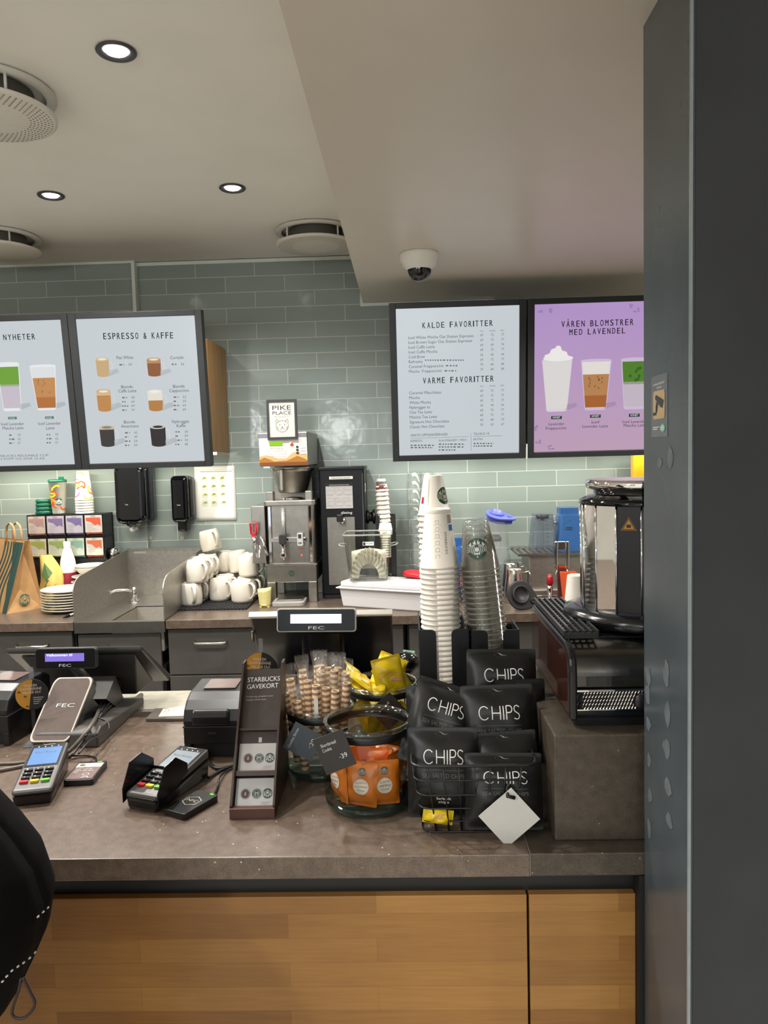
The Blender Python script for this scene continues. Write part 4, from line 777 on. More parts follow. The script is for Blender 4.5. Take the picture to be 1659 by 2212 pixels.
k = Ink(); [k.rect(hw_-0.053, hw_-0.042, 0.082-0.014*i, 0.091-0.014*i) for i in range(3)]; k.build('buttons', BLKINK, br, tilt(0.0064)); k = Ink(); [k.rect(hw_-0.035, hw_-0.012, 0.081-0.014*i, 0.092-0.014*i) for i in range(3)]; k.build('button_labels', PAP, br, tilt(0.0064))
k = Ink(); [k.ring((0.06+0.012*i, 0.082), 0.003, 0.004, n=14) for i in range(5)]; [k.stroke([(0.034, 0.07-0.012*i), (0.13, 0.07-0.012*i)], 0.0008) for i in range(4)]; k.build('panel_lines', GRYINK, br, tilt(0.0064))
# hot water side module
mx0, mx1 = Q(542, 1150).x-XC, Q(572, 1150).x-XC; mz0, mz1 = zz(1217), zz(1092); MB().bb(mx0, mx1, 0.02, 0.27, mz0, mz1).build('hot_water_module', STL, br, bevel=0.003)
ty = -0.015; tx = (mx0+mx1)/2-0.015; tz = zz(1160)
MB().tube([(tx, 0.02, tz), (tx, ty, tz), (tx+0.002, ty-0.004, tz-0.03)], 0.011, 12).build('water_tap', CHR, br); MB().tube([(tx, ty, tz-0.02), (tx+0.006, ty-0.01, tz-0.05), (tx+0.012, ty, tz-0.09), (tx+0.022, ty, tz-0.09), (tx+0.026, ty, tz-0.03)], 0.004, 8).build('tap_wire', CHR, br); MB().tube([(tx+0.03, 0.0, tz+0.005), (tx+0.045, -0.005, tz-0.04), (tx+0.058, -0.002, tz-0.085)], 0.006, 8).build('drip_tube', CHR, br)
rg = MB().tube([(tx-0.018, ty, tz+0.07), (tx+0.012, ty, tz+0.07), (tx+0.008, ty, tz+0.02), (tx-0.012, ty, tz+0.02)], 0.006, 8, closed=True); rg.bb(tx-0.011, tx+0.007, ty-0.005, ty+0.005, tz, tz+0.018); rg.build('tap_handle', mat('red_plastic', 'c3162a', rough=0.3), br)
# framed sign on the brewer
SY = FY+hy-0.012; a = at(578, 950, Y=SY); b_ = at(640, 862, Y=SY); w_, h_ = b_.x-a.x, b_.z-a.z; fs = thing('framed_sign', 'black framed PIKE PLACE ROAST sign standing before the brewer head', 'sign', (a.x, SY, a.z))
m = MB(); e = 0.011; m.bb(0, e, 0, 0.012, 0, h_); m.bb(w_-e, w_, 0, 0.012, 0, h_); m.bb(e, w_-e, 0, 0.012, 0, e); m.bb(e, w_-e, 0, 0.012, h_-e, h_); m.build('frame', mat('frame_charcoal', '2c2e30', rough=0.5), fs); MB().bb(e, w_-e, 0.004, 0.011, e, h_-e).build('card', mat('card_cream', 'cbc7bd', rough=0.5), fs)
k = Ink(); c_ = w_/2; k.line('PIKE', (c_, h_*0.74), w_*0.62, 0.020); k.line('PLACE', (c_, h_*0.625), w_*0.62, 0.015); k.build('lettering', BLKINK, fs, flat((0, 0.0034, 0))); k = Ink(); k.line('ROAST', (c_, h_*0.55), w_*0.48, 0.007)
k.stroke([(c_-0.028, h_*0.88), (c_+0.028, h_*0.88)], 0.0015)
k.build('small_lettering', GRYINK, fs, flat((0, 0.0034, 0))); k = Ink(); cy = h_*0.33   # plain animal head sketch
k.stroke([(c_+0.028*cos(t)*(1+0.08*sin(3*t)), cy+0.026*sin(t)) for t in [i*2*pi/28 for i in range(29)]], 0.0018)
for sg in (-1, 1):
    k.stroke([(c_+sg*0.016, cy+0.024), (c_+sg*0.024, cy+0.034), (c_+sg*0.029, cy+0.018)], 0.0025); k.disc((c_+sg*0.011, cy+0.008), 0.003, 0.002, n=8)
    for j in range(3): k.stroke([(c_+sg*(0.016+0.002*j), cy-0.002-0.006*j), (c_+sg*0.027, cy-0.001-0.007*j)], 0.0012)
    k.stroke([(c_, cy-0.008), (c_+sg*0.006, cy-0.014), (c_+sg*0.012, cy-0.012)], 0.0015)
k.poly([(c_-0.005, cy-0.002), (c_+0.005, cy-0.002), (c_, cy-0.008)]); k.build('animal_sketch', mat('sketch_grey', '5d5c58', rough=0.6), fs, flat((0, 0.0034, 0)))
# ---------------------------------------------------------------- grinder
FY2 = 3.67; a = at(697, 1286, Y=FY2); x1 = at(786, 1012, Y=FY2).x; z1 = at(740, 1010, Y=FY2).z-ZB; gx = a.x; GW = x1-gx
gr = thing('coffee_grinder', 'tall black coffee grinder with steel front plate right of the brewer', 'grinder', (gx, FY2, ZB)); GB = mat('grinder_black', '0c0d12', rough=0.35, spec=0.35)
MB().bb(0, GW, 0.004, 0.25, 0.02, z1).build('body', GB, gr, bevel=0.006); MB().bb(-0.004, GW+0.002, -0.004, 0.26, z1-0.012, z1+0.004).build('lid', GB, gr, bevel=0.003); MB().bb(0.01, GW-0.01, 0.0, 0.25, 0, 0.02).build('foot', BLK, gr); MB().bb(GW-0.012, GW-0.006, -0.001, 0.004, 0.30, z1-0.03).build('edge_rib', mat('rib_grey', '3c3d42', rough=0.4), gr)
gz = lambda py: at(740, py, Y=FY2).z-ZB
def plate(name, px0, px1, py0, py1, m, off=0.0, r=0.004, t=0.003):
    u0_, u1_ = at(px0, (py0+py1)/2, Y=FY2).x-gx, at(px1, (py0+py1)/2, Y=FY2).x-gx; v0, v1 = gz(py1), gz(py0); MB().rbox(((u0_+u1_)/2, 0.002-off, (v0+v1)/2), (u1_-u0_, t, v1-v0), r, axis='y').build(name, m, gr); return u0_, u1_, v0, v1
plate('steel_plate', 709, 768, 1117, 1263, mat('satin_steel', '9a9790', rough=0.42, metal=0.9), 0.001, 0.004); plate('instruction_plate', 703, 763, 1043, 1099, mat('rib_black', '0c0c10', rough=0.4), 0.0, 0.003)
u = plate('instruction_card', 704, 762, 1050, 1098, mat('card_grey', 'c3c0c0', rough=0.45), 0.002, 0.001); k = Ink()
for i in range(3):
    for j in range(2):
        cx, cz = u[0]+(i+0.5)*(u[1]-u[0])/3, u[2]+(j+0.6)*(u[3]-u[2])/2; k.stroke([(cx-0.013, cz-0.004), (cx-0.004, cz+0.009), (cx+0.006, cz-0.002), (cx+0.012, cz+0.008)], 0.0012); k.stroke([(cx-0.014, cz-0.02), (cx+0.014, cz-0.02)], 0.001)
        for e0, e1 in (((cx-0.019, cz-0.016), (cx+0.019, cz-0.016)), ((cx-0.019, cz+0.018), (cx+0.019, cz+0.018)), ((cx-0.019, cz-0.016), (cx-0.019, cz+0.018)), ((cx+0.019, cz-0.016), (cx+0.019, cz+0.018))): k.stroke([e0, e1], 0.0006)
k.build('instruction_drawings', GRYINK, gr, flat((0, -0.0034, 0))); u = plate('name_label', 711, 762, 1029, 1035, PAP, 0.002, 0.001); k = Ink(); k.line('PIKE PLACE ROAST', ((u[0]+u[1])/2, u[2]+0.004), (u[1]-u[0])*0.8, 0.005); k.build('label_lettering', BLKINK, gr, flat((0, -0.0034, 0)))
k = Ink(); k.text('ditting', (at(737, 1110, Y=FY2).x-gx, gz(1110)), (at(761, 1110, Y=FY2).x-gx, gz(1110)), 0.012); k.text('OPERATING INSTRUCTIONS', (at(711, 1048, Y=FY2).x-gx, gz(1048.3)), (at(754, 1048, Y=FY2).x-gx, gz(1048.3)), 0.004); k.build('maker_lettering', mat('print_white', 'dededc', rough=0.5), gr, flat((0, -0.0022, 0)))
sx0 = at(735, 1120, Y=FY2).x-gx; MB().rbox((sx0, -0.018, gz(1118)), (0.03, 0.035, 0.035), 0.006).build('spout', BLK, gr, bevel=0.004); MB().lathe([(0.012, 0), (0.012, -0.03)], 16, XF((sx0+0.012, -0.014, gz(1118)))).build('spout_tube', CHR, gr)
kn = MB().lathe([(0.03, 0), (0.034, 0.004), (0.034, 0.012), (0.024, 0.016), (0.024, 0.03), (0.036, 0.034), (0.036, 0.044), (0.0001, 0.046)], 28, XF((GW, 0.10, gz(1121)), (0, radians(90), 0))); kn.build('grind_knob', mat('knob_dark', '3b3936', rough=0.25, metal=0.7), gr); MB().bb(GW, GW+0.001, 0.05, 0.09, gz(1065), gz(1046)).build('side_label', PAP, gr)
# ---------------------------------------------------------------- filters in a clear container on white bins
PLW = mat('milky_plastic', 'd6d5d6', rough=0.4, vary=0.01); p = at(735, 1316, Z=ZB); bn = thing('storage_bin', 'milky white lidded storage bin angled across the worktop by the grinder', 'storage bin', (-0.318, 3.475, ZB), (0, 0, radians(-24)))
m = MB(); BWd, BD = 0.44, 0.20; m.add([(x*(0.94 if z == 0 else 1)+(0.013 if z == 0 else 0), y*(0.94 if z == 0 else 1)+(0.007 if z == 0 else 0), z) for z in (0, 0.085) for x, y in ((0, 0), (BWd, 0), (BWd, BD), (0, BD))], [(0, 1, 5, 4), (1, 2, 6, 5), (2, 3, 7, 6), (3, 0, 4, 7), (0, 3, 2, 1), (4, 5, 6, 7)]); m.build('tub', PLW, bn, bevel=0.006)
MB().bb(-0.012, BWd+0.012, -0.012, BD+0.012, 0.085, 0.092).build('rim', PLW, bn, bevel=0.003); MB().bb(0.004, BWd-0.004, 0.004, BD-0.004, 0.0922, 0.118).build('lid', PLW, bn, bevel=0.008)
zl = ZB+0.1185; CLR = clear('clear_polycarbonate', 'f2f4f0', gain=1.2); CY = 3.50
xa, xb = at(757, 1260, Y=CY).x, at(838, 1260, Y=CY).x; cw = xb-xa; ch = at(795, 1152, Y=CY).z-zl
ct = thing('filter_container', 'clear square container full of paper coffee filters on the white bin', 'container', ((xa+xb)/2, CY+0.02, zl))
def rsq(s_, z): return [(x, y, z) for x, y in rrect(s_, s_*0.95, 0.025, 3)]
m = MB(); L1, L2 = rsq(cw, 0.002), rsq(cw*1.25, ch); n = len(L1); m.add(L1+L2, [(i, (i+1) % n, n+(i+1) % n, n+i) for i in range(n)]+[tuple(range(n))], True); m.build('tub', CLR, ct)
RIM = clear('clear_rim', 'd9ddd6', haze=0.25, gain=1.5); MB().tube([(x, y, z) for x, y, z in rsq(cw*1.27, ch)], 0.004, 8, closed=True).build('rim', RIM, ct)
for sg in (-1, 1): MB().tube([(sg*cw*0.60, -0.05, ch*0.74), (sg*cw*0.74, -0.05, ch*0.76), (sg*cw*0.78, 0, ch*0.77), (sg*cw*0.74, 0.05, ch*0.76), (sg*cw*0.60, 0.05, ch*0.74)], 0.005, 8, flat=0.6).build('grip', RIM, ct)
k = Ink(); k.rect(-0.02, 0.03, ch*0.78, ch*0.86); k.build('paper_label', PAP, ct, flat((0, -cw*0.595, 0))); k = Ink(); k.text('FC04', (-0.004, ch*0.81), (0.024, ch*0.81), 0.006); k.rect(-0.018, -0.008, ch*0.79, ch*0.85); k.build('label_lettering', BLKINK, ct, flat((0, -cw*0.595-0.001, 0)))
FIL = mat('filter_paper', 'd9d3c3', rough=0.8); pf = None
def filt(u, v):
    a = pi*u; r = 0.058+0.040*v; w2 = 0.008*v*sin(26*a*1.0); return ((r+w2*0.4)*cos(a), w2-0.018*v, (r+w2*0.4)*sin(a))
for i in range(7):
    if pf is None: o = pf = MB().grid(filt, 90, 4).build('coffee_filter', FIL)
    else: o = pf.copy(); COL.objects.link(o)
    o.location = ((xa+xb)/2+R.uniform(-0.002, 0.002), CY-0.018+0.012*i, zl+0.008+0.020*(i % 2)); o.rotation_euler = (radians(-4), 0, 0); o.scale = (0.80, 1, 1.15)
    tag(o, 'foremost fluted paper coffee filter in the clear container' if i == 0 else 'fluted paper coffee filter stacked behind the foremost in the clear container', 'coffee filter', 'paper filters in the clear container')
o = MB().grid(lambda u, v: ((u-0.5)*0.16, -0.004, 0.035+0.09*v+0.012*sin(u*pi)), 8, 4).build('filter_pack', FIL, loc=((xa+xb)/2, CY+0.052, zl), solid=0.03); tag(o, 'dense pack of paper filters at the back of the clear container', 'coffee filter')
# lower box beside the bin and the red lid on it
# ================================================================ behind the cups: glasses, pitchers, blender jars
RED = MATS['red_plastic']
DY = 3.765
# small paper cups in a black dispenser right of the grinder
cx = at(834, 1150, Y=DY).x; hd = thing('cup_dispenser', 'black cup dispenser with small paper cups behind the filter container', 'cup holder', (cx, DY, ZB))
zc = lambda py, Y=DY: at(834, py, Y=Y).z
m = MB(); zt_ = zc(1112)-ZB
for sg in (-1, 1): m.bb(sg*0.046-0.002, sg*0.046+0.002, -0.045, 0.05, 0.0, zt_); m.bb(min(sg*0.046, sg*0.028), max(sg*0.046, sg*0.028), -0.047, -0.043, 0.0, zt_)
m.bb(-0.046, 0.046, 0.046, 0.05, 0, zt_); m.bb(-0.046, 0.046, -0.045, 0.05, 0, 0.004); m.build('rear_bay', BLK, hd)
m = MB(); zt2 = zc(1142)-ZB
for sg in (-1, 1): m.bb(sg*0.048-0.002, sg*0.048+0.002, -0.145, -0.05, 0.0, zt2); m.bb(min(sg*0.048, sg*0.026), max(sg*0.048, sg*0.026), -0.147, -0.143, 0.0, zt2)
m.bb(-0.048, 0.048, -0.145, -0.05, 0, 0.004); m.build('front_bay', BLK, hd)
PCUP = mat('paper_cup_white', 'e2dbcf', rough=0.5, vary=0.02); PRT = mat('tartan_print', '7d2b33', rough=0.5); PRG = mat('tartan_grey', '6e6a64', rough=0.5)
def pcup(rr, rb, h, name, label, group, loc, seg=32):
    o = MB().lathe([(rr+0.002, 0.001), (rr+0.0035, 0.003), (rr+0.0028, 0.0055), (rr+0.0005, 0.006), (rb, h-0.002), (rb-0.002, h), (rb-0.003, h-0.004), (0.0001, h-0.004)], seg, cap=False).build(name, PCUP, loc=loc)
    return tag(o, label, 'paper cup', group)
N = 24; z0 = ZB+0.006; top = zc(1034); hc = 0.062; pitch = (top-hc-z0)/(N-1); first = None
for i in range(N):
    lab = 'topmost small paper cup with tartan print in the black dispenser by the grinder' if i == N-1 else 'small paper cup nested in the tall stack of the black dispenser by the grinder'
    if first is None: o = first = pcup(0.031, 0.022, hc, 'espresso_cup', lab, 'small paper cups in the rear dispenser', (0, 0, 0))
    elif i == N-1: o = pcup(0.031, 0.022, hc, 'espresso_cup', lab, 'small paper cups in the rear dispenser', (0, 0, 0))
    else: o = first.copy(); COL.objects.link(o); o['label'] = lab
    o.location = (cx-0.0012*i+0.012, DY+0.002, z0+pitch*i); o.rotation_euler = (0, radians(-3), 0)
fnc = lambda u, v: ((0.031-0.009*v/hc+0.0012)*sin(u/0.027), -(0.031-0.009*v/hc+0.0012)*cos(u/0.027), v)
for c_, rects in ((PRT, [(-0.035, -0.012, 0.006, 0.022), (-0.012, 0.012, 0.012, 0.026), (0.012, 0.036, 0.004, 0.02), (-0.03, -0.01, 0.03, 0.036)]), (PRG, [(-0.036, 0.036, 0.036, 0.05), (-0.01, 0.02, 0.026, 0.034)])):
    k = Ink()
    for u_, u2, v_, v2 in rects:
        for j in range(6): a_, b2 = u_+(u2-u_)*j/6, u_+(u2-u_)*(j+1)/6; k.rect(a_, b2, v_, v2)
    k.build('tartan_print', c_, o, fnc)
N = 9; first = None
for i in range(N):
    lab = 'topmost white cup lid of the front bay of the black dispenser' if i == N-1 else 'white paper cup nested in the front bay of the black dispenser'
    if first is None: o = first = pcup(0.038, 0.028, 0.07, 'espresso_cup', lab, 'white cups in the front dispenser bay', (0, 0, 0))
    else: o = first.copy(); COL.objects.link(o); o['label'] = lab if i < N-1 else 'topmost white paper cup in the front bay of the black dispenser'
    o.location = (cx, DY-0.097, zc(1130, DY-0.1)-0.07-0.0115*(N-1-i)); 
# stacked glasses
GLS = clear('glass_tumbler', 'ffffff', rough=0.04, gain=0.9)
GY = 3.80; first = None
for col, px in ((0, 897), (1, 925)):
    ztp = at(px, 1018, Y=GY).z; n = 13; gp = 0.044
    for i in range(n):
        if first is None: o = first = MB().lathe([(0.041, 0), (0.0405, 0.03), (0.039, 0.045), (0.0345, 0.05), (0.034, 0.086), (0.0001, 0.088), (0.0001, 0.078), (0.031, 0.077), (0.032, 0.05)], 28, cap=False).build('glass_tumbler', GLS)
        else: o = first.copy(); COL.objects.link(o)
        gx_ = at(px, 1130, Y=GY).x
        o.location = (gx_, GY, ztp-0.088-gp*(n-1-i)+0.0)
        tag(o, ('topmost upturned glass of the %s glass column behind the paper cups' if i == n-1 else 'upturned glass nested within the %s glass column behind the paper cups') % ('left' if col == 0 else 'right'), 'glass', 'columns of upturned glasses')
gz0 = at(897, 1018, Y=GY).z-0.088-0.044*12
tag(MB().bb(at(880, 1240, Y=GY).x-0.02, at(945, 1240, Y=GY).x+0.02, GY-0.05, GY+0.05, ZB, gz0-0.001).build('glass_stand', BLK), 'low black stand under the columns of upturned glasses', 'stand')
p = at(888, 1243, Y=3.56); rl = MB().rbox((0, 0, 0.012), (0.16, 0.1, 0.02), 0.03, n=6); o = rl.build('pitcher_lid', RED, loc=(p.x+0.045, 3.52, zl+0.002), rot=(0, radians(6), radians(-24)), bevel=0.006); tag(o, 'red plastic lid lying on the white storage bin behind the paper cups', 'lid')
# tall clear canister with blue lid
CL2 = clear('hazy_canister', 'eef0f0', haze=0.10, gain=1.2); BLUE = mat('periwinkle_plastic', '5c66c8', rough=0.35)
p = at(1070, 1130, Y=3.80); cn = thing('blender_jar', 'clear upturned blender jar with a periwinkle blue lid lying tilted on top', 'blender jar', (p.x, 3.80, ZB)); zt_ = at(1070, 1125, Y=3.80).z-ZB
MB().lathe([(0.075, 0), (0.073, zt_*0.4), (0.06, zt_*0.95), (0.056, zt_), (0.0001, zt_)], 8, cap=False, smooth=False).build('jar', CL2, cn); MB().lathe([(0.03, zt_-0.10), (0.03, zt_-0.085), (0.02, zt_-0.07), (0.0001, zt_-0.07)], 16).build('blade_base', DKG, cn)
bl = thing('blender_lid', 'periwinkle blue blender lid lying tilted on the upturned clear jar', 'lid', (p.x+0.012, 3.80, ZB+zt_+0.022), (radians(14), radians(14), radians(-8)))
def leaf(h, sc=1.0):
    pts = []
    for i in range(40):
        t = 2*pi*i/40; x = 0.062*cos(t); y = 0.062*sin(t)
        if cos(t) > 0: x *= 1+0.45*cos(t)**3; y *= 1-0.25*cos(t)**2
        pts.append((x*sc, y*sc))
    return pts
MB().prism(leaf(0), 0.0, 0.012, 'z').build('cover', BLUE, bl, bevel=0.004); MB().prism(leaf(0, 0.85), -0.022, 0.0, 'z').build('plug', BLUE, bl, bevel=0.003)
MB().lathe([(0.034, 0.012), (0.035, 0.024), (0.031, 0.024), (0.030, 0.013), (0.0001, 0.013)], 32, XF((-0.006, 0, 0)), cap=False).build('collar', BLUE, bl); MB().lathe([(0.010, 0.012), (0.011, 0.017), (0.007, 0.017), (0.006, 0.013)], 16, XF((0.055, 0, 0)), cap=False).build('finger_hole', BLUE, bl)
# blue cup just left of the clear cups, small steel and red pot
p = at(993, 1200, Y=3.66); o = thing('plastic_jug', 'small translucent blue jug half hidden behind the clear cups', 'jug', (p.x, 3.66, ZB)); BLT = clear('translucent_blue', '7fb0e6', haze=0.35, hazec='4f86c8', gain=1.2); hz = at(993, 1155, Y=3.66).z-ZB
MB().lathe([(0.03, 0), (0.035, hz*0.75), (0.036, hz*0.85)], 20).build('body', BLT, o); MB().rbox((0.0, -0.01, hz*0.9), (0.055, 0.05, hz*0.12), 0.012).build('spout', BLT, o)
p = at(1003, 1235, Y=3.56); o = thing('steel_pot', 'small steel pot with a red band between the two cup stacks', 'pot', (p.x+0.012, 3.52, ZB)); hz = at(1003, 1215, Y=3.52).z-ZB
MB().lathe([(0.034, 0), (0.034, hz), (0.03, hz+0.004)], 20).build('body', STL, o); MB().lathe([(0.0346, hz*0.45), (0.0346, hz*0.75)], 20, cap=False).build('band', mat('faded_red', 'b85a4c', rough=0.4), o)
# steel milk pitchers
for px, py, Y, lab in ((1104, 1218, 3.62, 'steel milk pitcher standing upturned behind the other one'), (1112, 1230, 3.50, 'steel milk pitcher standing upturned in front, its handle to the right')):
    p = at(px, py, Y=Y); h_ = p.z-ZB; o = thing('milk_pitcher', lab, 'milk pitcher', (p.x, Y, ZB), group='upturned steel milk pitchers')
    MB().lathe([(0.05, 0), (0.051, 0.004), (0.048, h_*0.4), (0.038, h_*0.85), (0.037, h_), (0.034, h_+0.006), (0.0001, h_+0.007)], 28).build('body', mat('polished_steel', 'd6d2ca', rough=0.14, metal=1), o); MB().tube([(0.036, -0.01, h_*0.9), (0.06, -0.012, h_*0.95), (0.074, -0.012, h_*0.75), (0.07, -0.012, h_*0.4), (0.048, -0.01, h_*0.2)], 0.009, 8, flat=0.4).build('handle', MATS['polished_steel'], o)
p = at(1122, 1285, Y=3.36); bl2 = thing('blender_lid', 'black rubber blender lid leaning upright behind the clear cup stack', 'lid', (p.x, 3.335, ZB+0.060), (radians(72), radians(28), radians(10))); RUB = mat('rubber_lid', '222326', rough=0.5)
MB().prism(leaf(0, 1.05), 0.0, 0.014, 'z').build('cover', RUB, bl2, bevel=0.004); MB().lathe([(0.038, 0.014), (0.039, 0.026), (0.034, 0.026), (0.033, 0.015), (0.0001, 0.015)], 32, XF((-0.006, 0, 0)), cap=False).build('collar', RUB, bl2); MB().lathe([(0.011, 0.014), (0.012, 0.02), (0.007, 0.02), (0.006, 0.015)], 16, XF((0.058, 0, 0)), cap=False).build('finger_hole', RUB, bl2)
# steel rinser stand with blender jars
RY = 3.58; a = at(1142, 1195, Y=RY); x1_ = a.x+0.44; zr = at(1180, 1195, Y=RY).z
rs = thing('rinser_station', 'steel rinser station with slotted tray behind the grate', 'rinser', (a.x, RY, ZB)); hr = zr-ZB
MB().bb(0, 0.44, 0.0, 0.22, 0.0, hr-0.012).build('cabinet', STD, rs, bevel=0.004); MB().bb(-0.03, 0.47, -0.07, 0.30, 0.0, 0.012).build('base_plate', STL, rs, bevel=0.003); MB().bb(0, 0.44, -0.03, 0.0, 0.012, 0.045).build('lower_step', STL, rs, bevel=0.006); m = MB()
m.bb(-0.05, 0.46, -0.01, 0.006, hr-0.012, hr); m.bb(-0.05, 0.46, 0.20, 0.30, hr-0.012, hr)
for i in range(17): m.bb(-0.05+0.03*i, -0.038+0.03*i, 0.0, 0.22, hr-0.010, hr)
for i in range(5): m.bb(-0.05, 0.46, 0.03+0.04*i, 0.042+0.04*i, hr-0.010, hr-0.001)
m.build('slotted_tray', STL, rs)
def bjar(label, px, Y, m_, ticks, py_top):
    zt_ = at(px, py_top, Y=Y).z-zr; o = thing('blender_jar', label, 'blender jar', (at(px, 1150, Y=Y).x, Y, zr+0.001))
    def sq(s_, z): return [(x, y, z) for x, y in rrect(2*s_, 2*s_, s_*0.3, 3)]
    rings = [sq(0.062, 0), sq(0.058, zt_*0.3), sq(0.048, zt_*0.82), sq(0.045, zt_*0.86), sq(0.045, zt_)]; k_ = MB(); n = len(rings[0])
    for q in range(4): k_.add(rings[q]+rings[q+1], [(i, (i+1) % n, n+(i+1) % n, n+i) for i in range(n)], False)
    k_.add(rings[-1], [tuple(range(n))]); k_.add(sq(0.044, zt_*0.85), [tuple(range(n))]); k_.build('jar', m_, o)
    MB().lathe([(0.030, zt_*0.87), (0.030, zt_*0.98)], 20).build('blade_base', mat('blade_dark', '45454a', rough=0.3, metal=0.6), o); MB().lathe([(0.026, zt_*0.80), (0.008, zt_*0.83), (0.008, zt_*0.87)], 12).build('blades', CHR, o)
    MB().tube([(0.052, 0.0, zt_*0.75), (0.075, 0.0, zt_*0.72), (0.08, 0, zt_*0.4), (0.062, 0, zt_*0.25)], 0.010, 8).build('handle', m_, o)
    k = Ink()
    if ticks:
        k.stroke([(-0.006, zt_*0.2), (-0.004, zt_*0.8)], 0.0008)
        for i in range(14): k.stroke([(-0.022, zt_*(0.2+0.045*i)), (-0.006, zt_*(0.2+0.045*i))], 0.0008)
        for i in range(6): k.stroke([(0.006, zt_*(0.18+0.11*i)), (0.018, zt_*(0.18+0.11*i))], 0.0018)
    else: k.stroke([(-0.02, zt_*0.55), (0.012, zt_*0.55)], 0.006); k.stroke([(-0.012, zt_*0.72), (0.004, zt_*0.72)], 0.002)
    k.build('measuring_marks', BLKINK, o, flat((0, -0.062, 0)))
bjar('clear upturned blender jar with measuring marks on the slotted steel tray', 1172, 3.66, clear('smoky_polycarbonate', 'd3d8e2', haze=0.06, hazec='c8ccd8', gain=1.4), True, 1110); bjar('translucent blue upturned blender jar on the steel tray beside the urn', 1226, 3.67, clear('blue_polycarbonate', '6fa3de', haze=0.45, hazec='4c82c4', gain=1.2), False, 1096)
# chrome clip, red handled tool, orange scoop hung at the rinser front
p = at(1214, 1202, Y=3.40); o = thing('bottle_opener', 'square chrome frame tool standing before the blue blender jar', 'kitchen tool', (p.x, 3.40, ZB+0.012)); zp = p.z-ZB-0.012; m = MB(); fh = 0.066
m.bb(-0.032, -0.018, 0, 0.012, zp-0.055, zp+fh); m.bb(0.018, 0.032, 0, 0.012, zp-0.055, zp+fh); m.bb(-0.018, 0.018, 0, 0.012, zp-0.055, zp-0.034); m.bb(-0.018, 0.018, 0, 0.012, zp+0.028, zp+fh); m.build('frame', CHR, o, bevel=0.003); MB().rbox((0.006, 0.02, (zp-0.055)/2), (0.045, 0.04, zp-0.055), 0.01).build('stem', mat('dark_red_enamel', '451c1c', rough=0.3), o, bevel=0.004); MB().tube([(-0.02, -0.005, zp-0.055), (-0.03, -0.012, zp-0.075), (-0.026, -0.01, zp-0.11)], 0.003, 8).build('wire_left', CHR, o); MB().tube([(0.018, -0.005, zp-0.055), (0.028, -0.012, zp-0.08), (0.024, -0.01, zp-0.1)], 0.003, 8).build('wire_right', CHR, o)
p = at(1188, 1270, Y=3.42); o = thing('tamper', 'slim steel tamper with red handle beside the orange scoop', 'tamper', (p.x, 3.42, ZB+0.012)); MB().lathe([(0.022, 0), (0.022, 0.006), (0.01, 0.016), (0.013, 0.06), (0.012, 0.075)], 20).build('base', CHR, o); MB().lathe([(0.010, 0.075), (0.015, 0.085), (0.014, 0.11), (0.007, 0.125), (0.0001, 0.126)], 20).build('handle', mat('crimson_enamel', '9a1c26', rough=0.25), o)
p = at(1224, 1262, Y=3.34); o = thing('ice_scoop', 'orange plastic scoop standing upright behind the black grate', 'scoop', (p.x, 3.32, ZB+0.013)); zh = at(1224, 1235, Y=3.32).z-ZB-0.013
MB().add([(-0.03, -0.018, zh), (0.034, -0.018, zh), (0.034, 0.018, zh), (-0.03, 0.018, zh), (-0.016, -0.012, 0), (0.022, -0.012, 0), (0.022, 0.012, 0), (-0.016, 0.012, 0)], [(0, 1, 5, 4), (1, 2, 6, 5), (2, 3, 7, 6), (3, 0, 4, 7), (4, 5, 6, 7)]).build('scoop', mat('orange_plastic', 'd8592f', rough=0.35), o, solid=0.002)
# bottle on a wall shelf beyond the urn
p = at(1372, 1042, Y=3.80); o = thing('wall_shelf', 'small grey metal shelf holding the orange bottle beside the column', 'shelf', (p.x, 3.80, at(1372, 1066, Y=3.80).z)); MB().bb(-0.06, 0.2, -0.06, YW-3.80-0.001, -0.01, 0).build('board', mat('shelf_dark', '26282a', rough=0.4), o); MB().bb(-0.062, -0.056, -0.06, YW-3.80-0.001, 0, 0.065).build('end_plate', mat('shelf_grey', '7f8280', rough=0.4), o)
ob = thing('syrup_bottle', 'orange bottle on the grey wall shelf, half hidden by the column', 'bottle', (p.x+0.02, 3.80, o.location.z)); MB().bb(-0.035, 0.06, -0.03, 0.03, 0.055, 0.2).build('body', mat('amber_glow', 'd08f1c', rough=0.2, emit='a8660a', es=0.25), ob, bevel=0.01); MB().bb(-0.035, 0.06, -0.031, 0.031, 0.0, 0.055).build('label_band', PAP, ob)  # bottle body glows faintly, extra brightness put into its material

# ================================================================ the serving counter
bw_ = at(1145, 1960, Y=1.262).x
WOOD = brick_mat('maple_staves', '9f733c', '855b2c', '7a542b', 0.42, 0.0445, 0.0003, 0.07, 0.012, 0.36, bump=0.05, offset=0.37, grain=True)
sc_ = thing('service_counter', 'maple fronted service counter with dark recess below the stone top', 'counter')
MB().bb(-3.0, bw_-0.002, 1.285, 1.305, 0.10, ZF-0.085).build('front_panel', WOOD, sc_, bevel=0.001); MB().bb(bw_+0.002, 0.3785, 1.285, 1.305, 0.10, ZF-0.085).build('front_panel', WOOD, sc_, bevel=0.001)
MB().bb(-3.0, 1.19, 1.31, 2.10, 0.05, ZF-0.042).build('carcass', mat('counter_void', '131313', rough=0.7), sc_); MB().bb(-3.0, 0.384, 1.34, 1.36, 0, 0.1).build('plinth', VOID, sc_); MB().bb(0.3790, 0.3885, 1.266, 1.31, 0, ZF-0.042).build('end_filler', VOID, sc_)
MB().bb(-3.0, 0.384, 1.300, 1.312, ZF-0.085, ZF-0.042).build('shadow_recess', mat('recess_black', '0a0b0d', rough=0.4), sc_)
